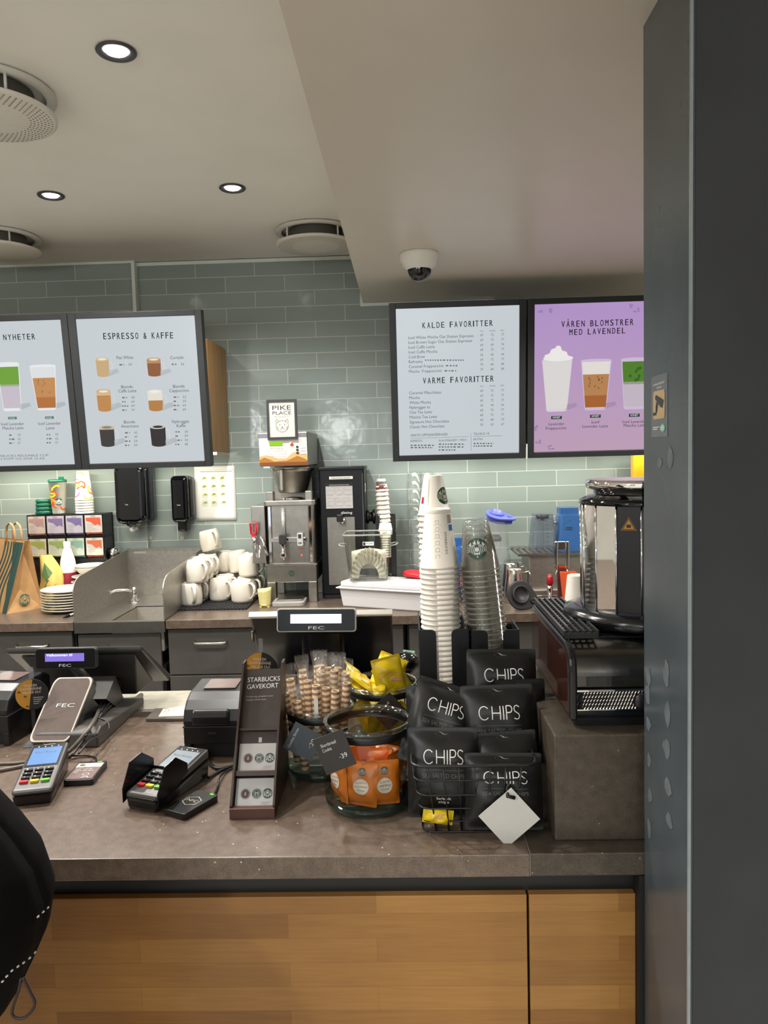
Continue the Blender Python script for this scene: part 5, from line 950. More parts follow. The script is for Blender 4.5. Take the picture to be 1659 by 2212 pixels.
jx = at(1147, 1850, Z=ZF).x
wt = thing('worktop', 'large brown stone worktop of the service counter carrying tills, jars and snacks', 'worktop'); MB().bb(-3.0, jx-0.0006, 1.262, 2.215, ZF-0.040, ZF).build('slab', STONEF, wt, bevel=0.002); MB().bb(jx+0.0006, 1.2, 1.2635, 2.215, ZF-0.040, ZF).build('end_slab', STONED, wt, bevel=0.002); MB().bb(jx-0.0006, jx+0.0006, 1.2628, 2.2, ZF-0.039, ZF-0.0005).build('joint', mat('joint_grey', '8a857c', rough=0.6), wt)
MB().bb(-3.0, -0.02, 2.05, 2.2155, ZF-0.001, ZF+0.0006).build('rear_strip', mat('pale_strip', 'a9a294', rough=0.28, metal=0.4, vary=0.15, scale=40), wt)  # paler, partly metallic strip along the rear of the slab
BX = 0.245; zbk = 1.14
tag(MB().bb(BX, 1.2, 1.305, 1.80, ZF+0.0005, zbk).build('raised_plinth', STONED, bevel=0.003), 'raised dark stone block under the pastry oven at the counter end', 'plinth')
# ---------------------------------------------------------------- pastry oven with the soup urn
ov = thing('pastry_oven', 'black countertop oven with brown side panel, steel grille and round shoulders on the stone block', 'oven'); OX, OY0, OY1, OZ = 0.280, 1.338, 1.745, 1.285
def side_prof(ins=0.0, r=0.045):
    a, b_, c_, d_ = OY0+ins, OY1-ins, zbk+0.012+ins, OZ-ins; n = 6; pts = [(a, c_), (b_, c_)]
    for cy, cz, s0 in ((b_-r*0.5, d_-r*0.5, 0), ): pts += [(cy+r*0.5*cos(t), cz+r*0.5*sin(t)) for t in [i*pi/2/n for i in range(n+1)]]
    pts += [(a+r-r*sin(t), d_-r+r*cos(t)) for t in [i*pi/2/n for i in range(n+1)]]
    return pts
OVB = mat('oven_black', '16171a', rough=0.2, spec=0.5); MB().prism(side_prof(), OX, OX+0.014, 'x').build('side_cheek', OVB, ov, bevel=0.004)
MB().prism(side_prof(0.012, 0.035), OX-0.0012, OX+0.001, 'x').build('side_panel', mat('brown_side_glass', '3a2018', rough=0.06, spec=0.8, coat=0.5), ov)
MB().bb(OX+0.014, 0.95, OY0+0.05, OY1-0.004, zbk+0.012, OZ-0.02).build('oven_body', mat('oven_dark', '2a2b2c', rough=0.3), ov)
MB().bb(OX+0.014, 0.95, OY0+0.09, OY1-0.004, OZ-0.02, OZ-0.004).build('top_plate', OVB, ov, bevel=0.003)
def shoulder(u, v): a = v*pi/2; return (OX+0.014+0.66*u, OY0+0.10-0.075*sin(a*1.0), OZ-0.006-0.055*(1-cos(a)))
MB().grid(shoulder, 2, 12).build('steel_shoulder', mat('satin_dark_steel', '7a7874', rough=0.22, metal=1), ov)
MB().bb(OX+0.014, 0.95, OY0+0.024, OY0+0.03, 1.205, OZ-0.06).build('door_glass', mat('door_glass', '26241f', rough=0.05, spec=0.9, coat=0.5), ov)
gr_ = MB(); gx0, gx1, g0, g1 = OX+0.014, 0.60, 1.168, 1.203; gr_.bb(gx0, gx1, OY0+0.012, OY0+0.016, g1-0.002, g1+0.001); gr_.bb(gx0, gx1, OY0+0.012, OY0+0.016, g0-0.001, g0+0.001)
gr_.build('grille_frame', CHR, ov); MB().bb(gx0, gx1, OY0+0.018, OY0+0.022, g0, g1).build('grille_back', VOID, ov); m = MB()
for r_ in range(5):
    for c_ in range(26):
        x = gx0+0.004+0.0056*c_+0.0028*(r_ % 2); z = g0+0.004+0.0068*r_; m.add([(x-0.0016, OY0+0.015, z-0.0028), (x+0.0002, OY0+0.014, z-0.003), (x+0.0022, OY0+0.0125, z+0.0028), (x+0.0004, OY0+0.0145, z+0.003)], [(0, 1, 2, 3)])
m.build('grille_mesh', CHR, ov); tag([o for o in ov.children if o.name.startswith('grille_mesh')][0], None, None, None, 'stuff')
MB().lathe([(0.014, 0), (0.014, 0.012), (0.012, 0.014), (0.0001, 0.014)], 24, XF((0.408, OY0+0.016, 1.183), (radians(90), 0, 0))).build('knob', BLK, ov); MB().bb(OX+0.014, 0.95, OY0+0.02, OY0+0.05, 1.166-0.012, 1.166).build('lower_rail', OVB, ov); MB().bb(OX+0.014, 0.95, OY0+0.01, OY0+0.05, zbk+0.001, zbk+0.014).build('bottom_bar', OVB, ov); MB().bb(OX+0.014, 0.95, OY0+0.03, OY0+0.05, zbk+0.014, 1.154).build('lower_glass', MATS['door_glass'], ov)
for y in (OY0+0.03, OY1-0.03): MB().bb(OX+0.01, 0.9, y-0.015, y+0.015, zbk+0.0005, zbk+0.013).build('foot', BLK, ov)
# grate lying on the oven
gt = thing('cup_grate', 'black plastic grate lying on top of the oven beside the urn', 'grate', (0, 0, OZ+0.001)); m = MB(); qx0, qx1, qy0, qy1 = 0.285, 0.345, 1.40, 1.735
for i in range(6): x = qx0+(qx1-qx0)*i/5; m.bb(x-0.0022, x+0.0022, qy0, qy1, 0.004, 0.014)
m.build('long_bars', mat('grate_black', '141416', rough=0.55), gt); m = MB()
for i in range(16): y = qy0+(qy1-qy0)*i/15; m.bb(qx0, qx1, y-0.002, y+0.002, 0, 0.010)
m.build('cross_bars', MATS['grate_black'], gt)
# urn
UX, UY = 0.475, 1.565; a0 = radians(-90); zu0 = OZ+0.001
ur = thing('soup_urn', 'tall soup kettle with mirror chrome facets standing on the oven, cut by the column', 'soup kettle', (UX, UY, zu0))
MB().lathe([(0.150, 0.0), (0.156, 0.004), (0.156, 0.014), (0.155, 0.022), (0.13, 0.030), (0.0001, 0.030)], 48).build('base', mat('urn_base_black', '121316', rough=0.18, spec=0.6), ur)
uz0, uz1 = -0.0, at(1300, 1095, Y=UY-0.12).z-zu0; NF = 16; RU = 0.120; A0 = radians(-106.9)
def facet_pt(i, z): a = A0+2*pi*i/NF; return (RU*cos(a), RU*sin(a), z)
NAV = mat('urn_black_panel', '101119', rough=0.3); m = MB(); m2 = MB()
MB().lathe([(RU*0.97, 0.024), (RU*0.97, uz1)], 16, XF(rot=(0, 0, A0))).build('core', NAV, ur)
MIR = mat('mirror_chrome', 'f2f2f2', rough=0.025, metal=1, vary=0)
for i in range(NF):
    p, q = facet_pt(i, 0.024), facet_pt(i+1, 0.024); f_ = MB().add([p, q, (q[0], q[1], uz1), (p[0], p[1], uz1)], [(0, 1, 2, 3)]); chrome = i not in (11, 0) if False else True
    mid = ((p[0]+q[0])/2, (p[1]+q[1])/2); ang = math.degrees(atan2(mid[1], mid[0])); black = i == NF-1
    f_.build('facet', NAV if black else MIR, ur)
    if black:
        k = Ink(); wz = uz1-0.035; ux = lambda u: (p[0]+(q[0]-p[0])*u, p[1]+(q[1]-p[1])*u); nrm = Vector((mid[0], mid[1], 0)).normalized()*0.0008
        fn = lambda u, v: Vector((mid[0], mid[1], wz))+Vector((q[0]-p[0], q[1]-p[1], 0)).normalized()*u+Vector((0, 0, v))+nrm
        k.poly([(-0.0145, -0.012), (0.0145, -0.012), (0, 0.013)]); k.build('warning_sign', mat('warning_orange', 'c58a2a', rough=0.5), ur, fn)
        k = Ink(); k.stroke([(-0.012, -0.0105), (0.012, -0.0105)], 0.0014); k.stroke([(-0.012, -0.0105), (0, 0.0105)], 0.0014); k.stroke([(0.012, -0.0105), (0, 0.0105)], 0.0014); k.rect(-0.004, 0.004, -0.007, -0.001); k.build('warning_pictogram', BLKINK, ur, lambda u, v: fn(u, v)+nrm)
    MB().tube([facet_pt(i, 0.026), facet_pt(i, uz1-0.002)], 0.0022, 6).build('facet_edge', CHR, ur)
MB().lathe([(RU+0.004, uz1-0.002), (RU+0.003, uz1+0.006), (RU*0.85, uz1+0.016), (0.0001, uz1+0.016)], 16, XF(rot=(0, 0, A0))).build('collar', GBK, ur)
zl_ = uz1+0.016; MB().lathe([(0.09, zl_), (0.095, zl_+0.004), (0.095, zl_+0.010), (0.108, zl_+0.014), (0.112, zl_+0.022), (0.108, zl_+0.030), (0.0001, zl_+0.032)], 48).build('lid', MIR, ur); MB().lathe([(0.105, zl_+0.0305), (0.0001, zl_+0.0325)], 48, cap=False).build('lid_top', mat('lid_plum_steel', '8b7f84', rough=0.22, metal=1), ur)
# stack of paper cups left of the urn
first = None
for i in range(14):
    lab = 'topmost white paper cup of the leaning stack against the soup urn' if i == 13 else 'white paper cup nested in the stack behind the soup urn'
    if first is None: o = first = pcup(0.026, 0.02, 0.07, 'paper_cup', lab, 'paper cups behind the soup urn', (0, 0, 0))
    else: o = first.copy(); COL.objects.link(o); o['label'] = lab
    o.location = (0.388, 1.775, zbk+0.001+0.0102*i)
# ---------------------------------------------------------------- cup holders and the tall stacks
HB = mat('holder_black', '1c1d1f', rough=0.38, vary=0.1, scale=20); HY = 1.72
def holder(label, px0, px1, pyt, y0, d):
    a = at(px0, pyt, Y=y0); b_ = at(px1, pyt, Y=y0); w_ = b_.x-a.x; h_ = a.z-ZF; o = thing('cup_holder', label, 'cup holder', (a.x, y0, ZF), group='black sheet metal cup holders')
    fl = w_*0.345; n = 5; r = 0.012
    for nm, sx_ in (('left_flange', 0), ('right_flange', 1)):
        p_ = [(0, 0), (fl, 0)]+[(fl-r+r*cos(t), h_-r+r*sin(t)) for t in [i*pi/2/n for i in range(n+1)]]+[(0, h_)]
        if sx_: p_ = [(w_-x, z) for x, z in p_][::-1]
        MB().prism(p_, 0, 0.003, 'y').build(nm, HB, o)
    MB().bb(0, 0.003, 0.003, d, 0, h_).build('side', HB, o); MB().bb(w_-0.003, w_, 0.003, d, 0, h_).build('side', HB, o); MB().bb(0.003, w_-0.003, d-0.003, d, 0, h_-0.01).build('back', HB, o); MB().bb(0.003, w_-0.003, 0.003, d-0.003, 0, 0.003).build('bottom', HB, o)
    return a.x+w_/2, w_
ca, wa = holder('black sheet metal cup holder with the white paper cup stacks', 905, 1012, 1361, HY, 0.20); cc, wcc = holder('black sheet metal cup holder with the clear plastic cups', 1018, 1122, 1362, HY, 0.112)
def lean_stack(make, n, cxy, z0, pitch, lean, last):
    first = None
    for i in range(n):
        if i == n-1: o = last()
        elif first is None: o = first = make()
        else:
            o = first.copy(); COL.objects.link(o)
            for ch in first.children: c_ = ch.copy(); COL.objects.link(c_); c_.parent = o
        o.location = (cxy[0]+lean*i, cxy[1], z0+pitch*i); o.rotation_euler = (0, atan2(lean, pitch), 0); yield i, o
# front stack: large cups
rr, rb, hh = 0.0435, 0.029, 0.138; YA = HY+0.052; zA = at(950, 1098, Y=YA).z-hh; n = 36; pit = (zA-(ZF+0.004))/(n-1)
LA = 'white paper cup nested in the front stack of large cups, below the topmost'
for i, o in lean_stack(lambda: pcup(rr, rb, hh, 'paper_cup', LA, 'large paper cups in the front stack', (0, 0, 0)), n, (ca-0.002, YA), ZF+0.004, pit, -0.00008, lambda: pcup(rr, rb, hh, 'paper_cup', 'topmost large white paper cup marked STARBUCKS with a column of tick boxes', 'large paper cups in the front stack', (0, 0, 0))): pass
rad = lambda v: rr+(rb-rr)*v/hh
fnA = lambda u, v: ((rad(v)+0.0009)*sin(u/0.036), -(rad(v)+0.0009)*cos(u/0.036), v)
k = Ink()
for j in range(6):
    zc_ = 0.108-0.0155*j; u_ = -0.004
    for e0, e1 in (((-0.004, -0.004), (0.004, -0.004)), ((-0.004, 0.004), (0.004, 0.004)), ((-0.004, -0.004), (-0.004, 0.004)), ((0.004, -0.004), (0.004, 0.004))): k.stroke([(u_+e0[0], zc_+e0[1]), (u_+e1[0], zc_+e1[1])], 0.0006)
    k.stroke([(u_-0.009, zc_-0.0065), (u_+0.009, zc_-0.0065)], 0.0006)
k.build('tick_boxes', mat('print_taupe', '8b8177', rough=0.6), o, fnA); k = Ink(); k.text('STARBUCKS', (0.0125, 0.086), (0.0125, 0.036), 0.005); k.build('lettering', BLKINK, o, fnA)
k = Ink(); [k.rect(0.024+0.003*j, 0.027+0.003*j, 0.105, 0.125) for j in range(5)]; k.build('photo_print', mat('print_warm_grey', 'a9a294', rough=0.6), o, fnA); k = Ink(); [k.rect(0.026+0.003*j, 0.029+0.003*j, 0.088, 0.102) for j in range(5)]; k.build('blue_print', mat('print_blue', '3f7fc0', rough=0.6), o, fnA)
MB().lathe([(rb-0.001, hh-0.001), (rb+0.0012, hh-0.004), (rb+0.001, hh-0.012)], 32, cap=False).build('foot_rim', PCUP, o)
# rear stack: short cups
r2, b2, h2 = 0.0375, 0.0225, 0.098; YBk = HY+0.148; xB = at(937, 1060, Y=YBk).x; zB = at(938, 1026, Y=YBk).z-h2; n = 40; pit2 = (zB-(ZF+0.004))/(n-1)
LB = 'white paper cup nested in the taller rear stack, below the topmost'
for i, o in lean_stack(lambda: pcup(r2, b2, h2, 'paper_cup', LB, 'small paper cups in the rear stack', (0, 0, 0)), n, (xB+0.006, YBk), ZF+0.004, pit2, -0.00015, lambda: pcup(r2, b2, h2, 'paper_cup', 'topmost white paper cup with green emblem on the tallest rear stack', 'small paper cups in the rear stack', (0, 0, 0))): pass
rad2 = lambda v: r2+(b2-r2)*v/h2; fnB = lambda off: (lambda u, v: ((rad2(v)+off)*sin(u/0.030), -(rad2(v)+off)*cos(u/0.030), v))
G = Ink(); W2 = Ink(); siren(G, W2, (0.028, 0.048), 0.021, 5); G.v = [(0.056-u, 0.096-v) for u, v in G.v]; W2.v = [(0.056-u, 0.096-v) for u, v in W2.v]
G.build('emblem_disc', MATS['emblem_green'], o, fnB(0.001)); W2.build('emblem_figure', mat('emblem_cream', 'd8d2c6', rough=0.5), o, fnB(0.0016)); k = Ink(); [k.rect(-0.035+0.003*j, -0.032+0.003*j, 0.03, 0.046) for j in range(3)]; k.build('red_print', mat('print_red', 'b02237', rough=0.5), o, fnB(0.001)); k = Ink(); k.stroke([(-0.014, 0.008), (-0.014, 0.09)], 0.0012); k.build('seam', mat('print_seam', 'b8aea0', rough=0.6), o, fnB(0.0009))
# clear cups
PET = clear('clear_cup_plastic', 'fbfbfa', rough=0.08, gain=1.7, haze=0.022, hazec='dcd8d0'); rc, bc, hc = 0.0455, 0.0265, 0.118; YC = HY+0.055; xt = at(1036, 1150, Y=YC).x; zC = at(1036, 1120, Y=YC).z-hc; n = 34; pit3 = (zC-(ZF+0.004))/(n-1); lean = (xt-(cc+0.006))/(n-1)
PETR = clear('clear_rim_plastic', 'e8e8e6', rough=0.06, gain=3.0, haze=0.25, hazec='d8d6d2')
def ccup(lab):
    o = MB().lathe([(rc+0.0022, 0.0), (rc+0.0036, 0.0022), (rc+0.0024, 0.0046), (rc, 0.005), (bc+0.004, hc-0.012), (bc, hc-0.002), (bc-0.004, hc), (0.0001, hc-0.004)], 32, cap=False).build('clear_cup', PET); MB().lathe([(rc+0.0015, 0.0), (rc+0.0040, 0.0022), (rc+0.0026, 0.0048)], 32, cap=False).build('rolled_rim', PETR, o); return tag(o, lab, 'plastic cup', 'clear plastic cups in the stack')
for i, o in lean_stack(lambda: ccup('clear plastic cup nested in the leaning clear stack, below the topmost'), n, (cc+0.006, YC), ZF+0.004, pit3, lean, lambda: ccup('topmost clear plastic cup with green emblem on the leaning clear stack')): pass
rad3 = lambda v: rc+(bc-rc)*v/hc; fnC = lambda off: (lambda u, v: ((rad3(v)+off)*sin(u/0.036), -(rad3(v)+off)*cos(u/0.036), v))
for uc, ext in ((-0.006, ''), (0.075, 'rear_')):
    G = Ink(); W2 = Ink(); siren(G, W2, (uc, 0.054), 0.0235, 5); G.v = [(2*uc-u, 0.108-v) for u, v in G.v]; W2.v = [(2*uc-u, 0.108-v) for u, v in W2.v]; G.build(ext+'emblem_disc', MATS['emblem_green'], o, fnC(0.001)); W2.build(ext+'emblem_figure', MATS['emblem_white'], o, fnC(0.0016))
# ================================================================ tills, terminals and printers
LCDV = screen('8f78e0', 1.0); LCDW = screen('e9f6ff', 2.2); SCB = screen('6ea6e8', 1.0); SCW = screen('b7c2c8', 0.8)
def Rz(d): return (0, 0, radians(d))
# --- left till: screen lying back, seen from behind
tl = thing('till', 'left grey till with screen leaning back, customer display and slanted foot plate', 'till', (0, 0, 0)); TG = mat('till_grey', '3b3a39', rough=0.32, vary=0.06); TB = mat('till_back', '3a3938', rough=0.35)
A, B_ = at(12, 1397, Y=1.98), at(308, 1391, Y=1.98); Cc, Dd = at(360, 1466, Y=2.20), at(30, 1425, Y=2.20)
nx = Vector((1, 0, 0)); top_l, top_r = Vector((A.x, 1.98, 1.148)), Vector((B_.x, 1.98, 1.148)); low_r = Vector((B_.x+0.012, 2.17, 1.012)); low_l = Vector((A.x, 2.17, 1.012)); nrm = (low_r-top_r).cross(top_l-top_r).normalized(); nrm = nrm if nrm.y < 0 else -nrm
dn = (low_r-top_r); m = MB(); t_ = 0.022
m.add([top_l, top_r, low_r, low_l, top_l+nrm*t_*0.6+dn*0.03, top_r+nrm*t_*0.6+dn*0.03, low_r+nrm*t_-dn*0.03, low_l+nrm*t_-dn*0.03], [(0, 1, 2, 3), (4, 5, 6, 7), (0, 1, 5, 4), (1, 2, 6, 5), (2, 3, 7, 6), (3, 0, 4, 7)]); m.build('screen', TG, tl, bevel=0.005)
m = MB(); P0 = top_l.lerp(top_r, 0.08)+dn*0.10+nrm*t_*0.7; P1 = top_l.lerp(top_r, 0.93)+dn*0.10+nrm*t_*0.7; P2 = top_l.lerp(top_r, 0.80)+dn*0.80+nrm*(t_*1.0+0.05); P3 = top_l.lerp(top_r, 0.18)+dn*0.80+nrm*(t_*1.0+0.05); P4, P5 = top_l.lerp(top_r, 0.88)+dn*0.95+nrm*t_*0.9, top_l.lerp(top_r, 0.10)+dn*0.95+nrm*t_*0.9
m.add([P0, P1, P2, P3, P4, P5], [(0, 1, 2, 3), (1, 4, 2), (3, 2, 4, 5), (0, 3, 5), (0, 5, 4, 1)]); m.build('back_housing', TB, tl, bevel=0.004)
x0, y0 = at(225, 1560, Z=ZF).x, 1.95; m = MB(); m.prism([(1.775, ZF), (1.775, ZF+0.035), (1.80, ZF+0.045), (2.10, ZF+0.02), (2.10, ZF)], -0.905, -0.752, 'x'); m.build('foot', mat('till_foot', '4b4844', rough=0.4), tl, bevel=0.004)
MB().add([(-0.90, 1.93, 1.02), (-0.79, 1.93, 1.02), (-0.79, 1.99, ZF+0.03), (-0.90, 1.99, ZF+0.03), (-0.90, 2.00, 1.06), (-0.79, 2.00, 1.06), (-0.79, 2.05, ZF+0.03), (-0.90, 2.05, ZF+0.03)], [(0, 1, 2, 3), (4, 5, 6, 7), (0, 1, 5, 4), (1, 2, 6, 5), (2, 3, 7, 6), (3, 0, 4, 7)]).build('neck', TB, tl)
def display(parent, px0, px1, pyt, pyb, Y, label_txt, lcd, edge, tiltd, roty=0):
    a, b_ = at(px0, pyb, Y=Y), at(px1, pyt, Y=Y); w_, h_ = b_.x-a.x, b_.z-a.z
    MX = XF(((a.x+b_.x)/2, Y, a.z), (radians(tiltd), radians(roty), 0))
    MB().rbox((0, 0.006, h_/2), (w_, 0.018, h_), 0.008, axis='y', M=MX).build('customer_display', edge, parent, bevel=0.002)
    MB().rbox((0, -0.004, h_/2), (w_-0.006, 0.002, h_-0.006), 0.006, axis='y', M=MX).build('display_face', mat('display_black', '060709', rough=0.25, spec=0.2), parent)
    o = MB().box((-0.001, -0.0056, h_*0.56), (w_*0.64, 0.0008, h_*0.38), M=MX).build('lcd', lcd, parent)
    k = Ink(); k.line('FEC', (0, h_*0.12), w_*0.20, h_*0.125); k.build('maker_lettering', mat('print_silver', 'c9c7c2', rough=0.35), parent, lambda u, v: MX @ Vector((u, -0.0056, v)))
    if label_txt: k = Ink(); k.text(label_txt, (-w_*0.30, h_*0.62), (w_*0.12, h_*0.62), h_*0.12); k.build('lcd_text', screen('d8f4ff', 2.2), parent, lambda u, v: MX @ Vector((u, -0.0066, v)))
    return MX
MXd = display(tl, 77, 206, 1399, 1446, 1.90, 'Velkommen til', LCDV, mat('display_shell_grey', '2b2d30', rough=0.35), -6, 0.0)
MB().tube([MXd @ Vector((0, 0.012, 0.02)), (-0.85, 1.95, 1.07), (-0.85, 1.985, 1.03)], 0.012, 10).build('display_bracket', TB, tl)
# slanted back cover with FEC mark
b0, b1, t0_, t1_ = Vector((-0.918, 1.775, 0.962)), Vector((-0.820, 1.775, 0.962)), at(124, 1468, Y=1.885), at(204, 1466, Y=1.885); n_ = (b1-b0).cross(t0_-b0).normalized(); n_ = n_ if n_.y < 0 else -n_
ex = (b1-b0).normalized(); ev = (t0_-b0); pw_, ph_ = (b1-b0).length, ev.length
def cov(u, v, off): return b0+ex*(u*pw_)+ev*v+n_*off
def cover(name, mm, ins, off0, off1, r=0.12):
    pts = [((x+0.5), (y+0.5)) for x, y in rrect(1-2*ins, 1-2*ins*0.55, r, 5)]; k_ = MB(); n = len(pts); k_.add([cov(u, v, off0) for u, v in pts]+[cov(u, v, off1) for u, v in pts], [(i, (i+1) % n, n+(i+1) % n, n+i) for i in range(n)]+[tuple(range(n)), tuple(range(n, 2*n))]); return k_.build(name, mm, tl)
cover('cover_frame', mat('cover_rim', 'd6cec4', rough=0.3, metal=0.35), 0.0, 0.0, 0.012); cover('cover_side', TG, -0.015, -0.016, 0.006); cover('cover_plate', mat('cover_gloss', '6e625e', rough=0.12, spec=0.6, coat=0.5), 0.04, 0.0, 0.0128)
k = Ink(); k.text('FEC', (0.34, 0.52), (0.80, 0.52), 0.055); k.build('cover_lettering', mat('print_white', 'dededc'), tl, lambda u, v: cov(u, v, 0.0136))
MB().add([cov(0.1, 0.0, -0.016), cov(0.9, 0, -0.016), Vector((-0.83, 1.83, ZF+0.002)), Vector((-0.91, 1.83, ZF+0.002)), cov(0.1, 0.8, -0.02), cov(0.9, 0.8, -0.02), Vector((-0.80, 1.93, ZF+0.04)), Vector((-0.90, 1.93, ZF+0.04))], [(0, 1, 2, 3), (4, 5, 6, 7), (0, 1, 5, 4), (1, 2, 6, 5), (2, 3, 7, 6), (3, 0, 4, 7)]).build('cover_support', BLK, tl)
# --- right till
tr_ = thing('till', 'right black till seen from behind, its lit customer display reading only FEC', 'till', (0, 0, 0)); TY = 2.06
a, b_ = at(538, 1322, Y=TY), at(848, 1316, Y=TY); zt_ = a.z
NAVY = mat('till_black', '0c0d12', rough=0.22, spec=0.5, coat=0.3); m = MB(); m.prism([(TY, zt_), (TY-0.012, zt_-0.012), (TY+0.10, ZF+0.055), (TY+0.125, ZF+0.06)], a.x+0.004, b_.x-0.002, 'x'); m.build('screen', NAVY, tr_, bevel=0.006)
MB().prism([(TY-0.002, zt_+0.001), (TY-0.014, zt_-0.011), (TY-0.012, zt_-0.017), (TY+0.003, zt_-0.004)], a.x, b_.x, 'x').build('top_edge', mat('silver_edge', 'c9c4bd', rough=0.3, metal=0.4), tr_, bevel=0.002)
MB().rbox(((a.x+b_.x)/2, TY+0.05, ZF+0.10), (0.12, 0.06, 0.19), 0.02).build('neck', NAVY, tr_); MB().rbox(((a.x+b_.x)/2, TY+0.02, ZF+0.012), (0.26, 0.22, 0.022), 0.03).build('foot', NAVY, tr_, bevel=0.003); MB().rbox((a.x+0.006, TY+0.008, zt_-0.07), (0.008, 0.014, 0.03), 0.003).build('latch', CHR, tr_)
MXr = display(tr_, 598, 768, 1313, 1367, 1.98, None, LCDW, mat('display_shell_silver', 'b9b4ad', rough=0.3, metal=0.3), -10, 0.8)
MB().tube([MXr @ Vector((0, 0.012, 0.02)), ((a.x+b_.x)/2, TY+0.012, zt_-0.06)], 0.010, 10).build('display_bracket', NAVY, tr_)
# --- receipt printers
def printer(label, x, y, rz, w_=0.132):
    o = thing('receipt_printer', label, 'receipt printer', (x, y, ZF), Rz(rz)); PB = mat('printer_black', '121315', rough=0.35); PL = mat('printer_lid', '1b1b1d', rough=0.3, vary=0.05); h_ = w_/2
    m = MB(); m.bb(-h_, h_, 0.012, 0.19, 0, 0.075); m.bb(-h_, h_, 0.0, 0.012, 0.034, 0.075); m.bb(-h_, -h_+0.016, 0, 0.012, 0, 0.034); m.bb(h_-0.016, h_, 0, 0.012, 0, 0.034); m.build('body', PB, o, bevel=0.002)
    MB().prism([(-0.002, 0.0755), (-0.002, 0.088), (0.008, 0.112), (0.03, 0.128), (0.06, 0.138), (0.16, 0.140), (0.19, 0.125), (0.19, 0.0755)], -h_, h_, 'x').build('lid', PL, o, bevel=0.005)
    MB().prism([(-0.010, 0.079), (-0.012, 0.10), (-0.004, 0.113), (0.01, 0.115), (0.01, 0.079)], -h_*0.66, h_*0.62, 'x').build('paper_door', PL, o, bevel=0.005); MB().bb(-h_-0.001, h_+0.001, -0.002, 0.19, 0.073, 0.076).build('seam_band', mat('printer_seam', '3a3a3c', rough=0.5), o)
    MB().bb(-h_*0.55, h_*0.6, 0.075, 0.15, 0.1395, 0.1415).build('lid_window', mat('plum_plastic', '6d5b59', rough=0.25), o); k = Ink(); k.line('star', (0.0, 0.058), 0.02, 0.005); k.build('maker_lettering', mat('print_dim', '55585c', rough=0.5), o, flat((0, -0.001, 0))); MB().bb(-h_+0.018, h_-0.018, 0.0105, 0.0125, 0.002, 0.032).build('cable_recess', VOID, o)
    return o
p = at(458, 1640, Z=ZF); printer('black receipt printer behind the gift card stand, in the counter middle', p.x+0.002, p.y+0.004, 0); p = at(-62, 1628, Z=ZF); printer('black receipt printer cut by the left photo edge behind the wired terminal', p.x+0.004, p.y+0.05, -6)
# --- card terminals
def terminal(label, x, y, rz, lcd, shield):
    o = thing('card_terminal', label, 'card terminal', (x, y, ZF), Rz(rz)); TS = mat('terminal_grey', '4d4a49', rough=0.35); TK = mat('terminal_black', '0e0f11', rough=0.2); w_, l_ = 0.0385, 0.175
    top = lambda t: 0.034+0.030*t
    m = MB(); m.add([(-w_*0.9, 0, 0.0), (w_*0.9, 0, 0.0), (w_*0.9, l_, 0.0), (-w_*0.9, l_, 0), (-w_, 0, 0.022), (w_, 0, 0.022), (w_, l_, 0.045), (-w_, l_, 0.045)], [(0, 1, 2, 3), (4, 5, 6, 7), (0, 1, 5, 4), (1, 2, 6, 5), (2, 3, 7, 6), (3, 0, 4, 7)]); m.build('lower_case', TK, o, bevel=0.005)
    m = MB(); m.add([(-w_, -0.003, 0.0225), (w_, -0.003, 0.0225), (w_, l_, 0.0455), (-w_, l_, 0.0455), (-w_, 0, top(0)), (w_, 0, top(0)), (w_, l_, top(1)), (-w_, l_, top(1))], [(0, 1, 2, 3), (4, 5, 6, 7), (0, 1, 5, 4), (1, 2, 6, 5), (2, 3, 7, 6), (3, 0, 4, 7)]); m.build('upper_case', TS, o, bevel=0.005)
    F = lambda off: (lambda u, v: (u, v, top(v/l_)+off)); k = Ink(); k.rect(-w_+0.005, w_-0.005, 0.082, l_-0.004); k.build('screen_glass', TK, o, F(0.0006)); k = Ink(); k.rect(-w_+0.009, w_-0.009, 0.088, 0.155); k.build('lit_screen', lcd, o, F(0.0012))
    k = Ink(); k.text('Verifone', (-0.024, 0.132), (0.022, 0.132), 0.008); k.build('screen_lettering', mat('screen_navy', '12202c', rough=0.4), o, F(0.0018)); k = Ink(); k.line('verifone', (0, 0.166), 0.024, 0.003); [k.disc((-0.02+0.0135*i, 0.159), 0.0016, n=8) for i in range(4)]; k.build('maker_lettering', mat('print_white', 'dededc'), o, F(0.0014))
    for r_ in range(4):
        for c_ in range(3):
            x_, y_ = (c_-1)*0.0205, 0.026+0.0138*r_
            mm = {0: mat('key_red', 'd0272c', rough=0.4), 1: mat('key_yellow', 'e3c22c', rough=0.4), 2: mat('key_green', '69b43a', rough=0.4)}[c_] if r_ == 0 else mat('key_black', '161719', rough=0.35)
            kb = MB().rbox((x_, y_, top(y_/l_)+0.0015), (0.0165, 0.0095, 0.004), 0.0025).build('key', mm, o)
            if r_: k = Ink(); k.line(str((3-r_)*3+c_+1), (x_-0.002, y_-0.002), 0.0032, 0.0042); k.build('key_digit', mat('print_white', 'dededc'), kb, F(0.004))
    MB().bb(-w_+0.006, w_-0.006, -0.0045, -0.002, 0.0245, 0.0275).build('card_slot', VOID, o)
    if shield:
        SH = mat('shield_black', '0d0e10', rough=0.28)
        for sg in (-1, 1): MB().prism([(-0.004, 0.012), (-0.004, 0.04), (0.02, 0.085), (0.055, 0.092), (0.092, 0.066), (0.092, 0.046)], sg*(w_+0.0035)-0.001, sg*(w_+0.0035)+0.001, 'x').build('privacy_shield', SH, o)
        MB().bb(-w_-0.003, w_+0.003, 0.086, 0.089, 0.046, 0.053).build('shield_bridge', SH, o)
    return o
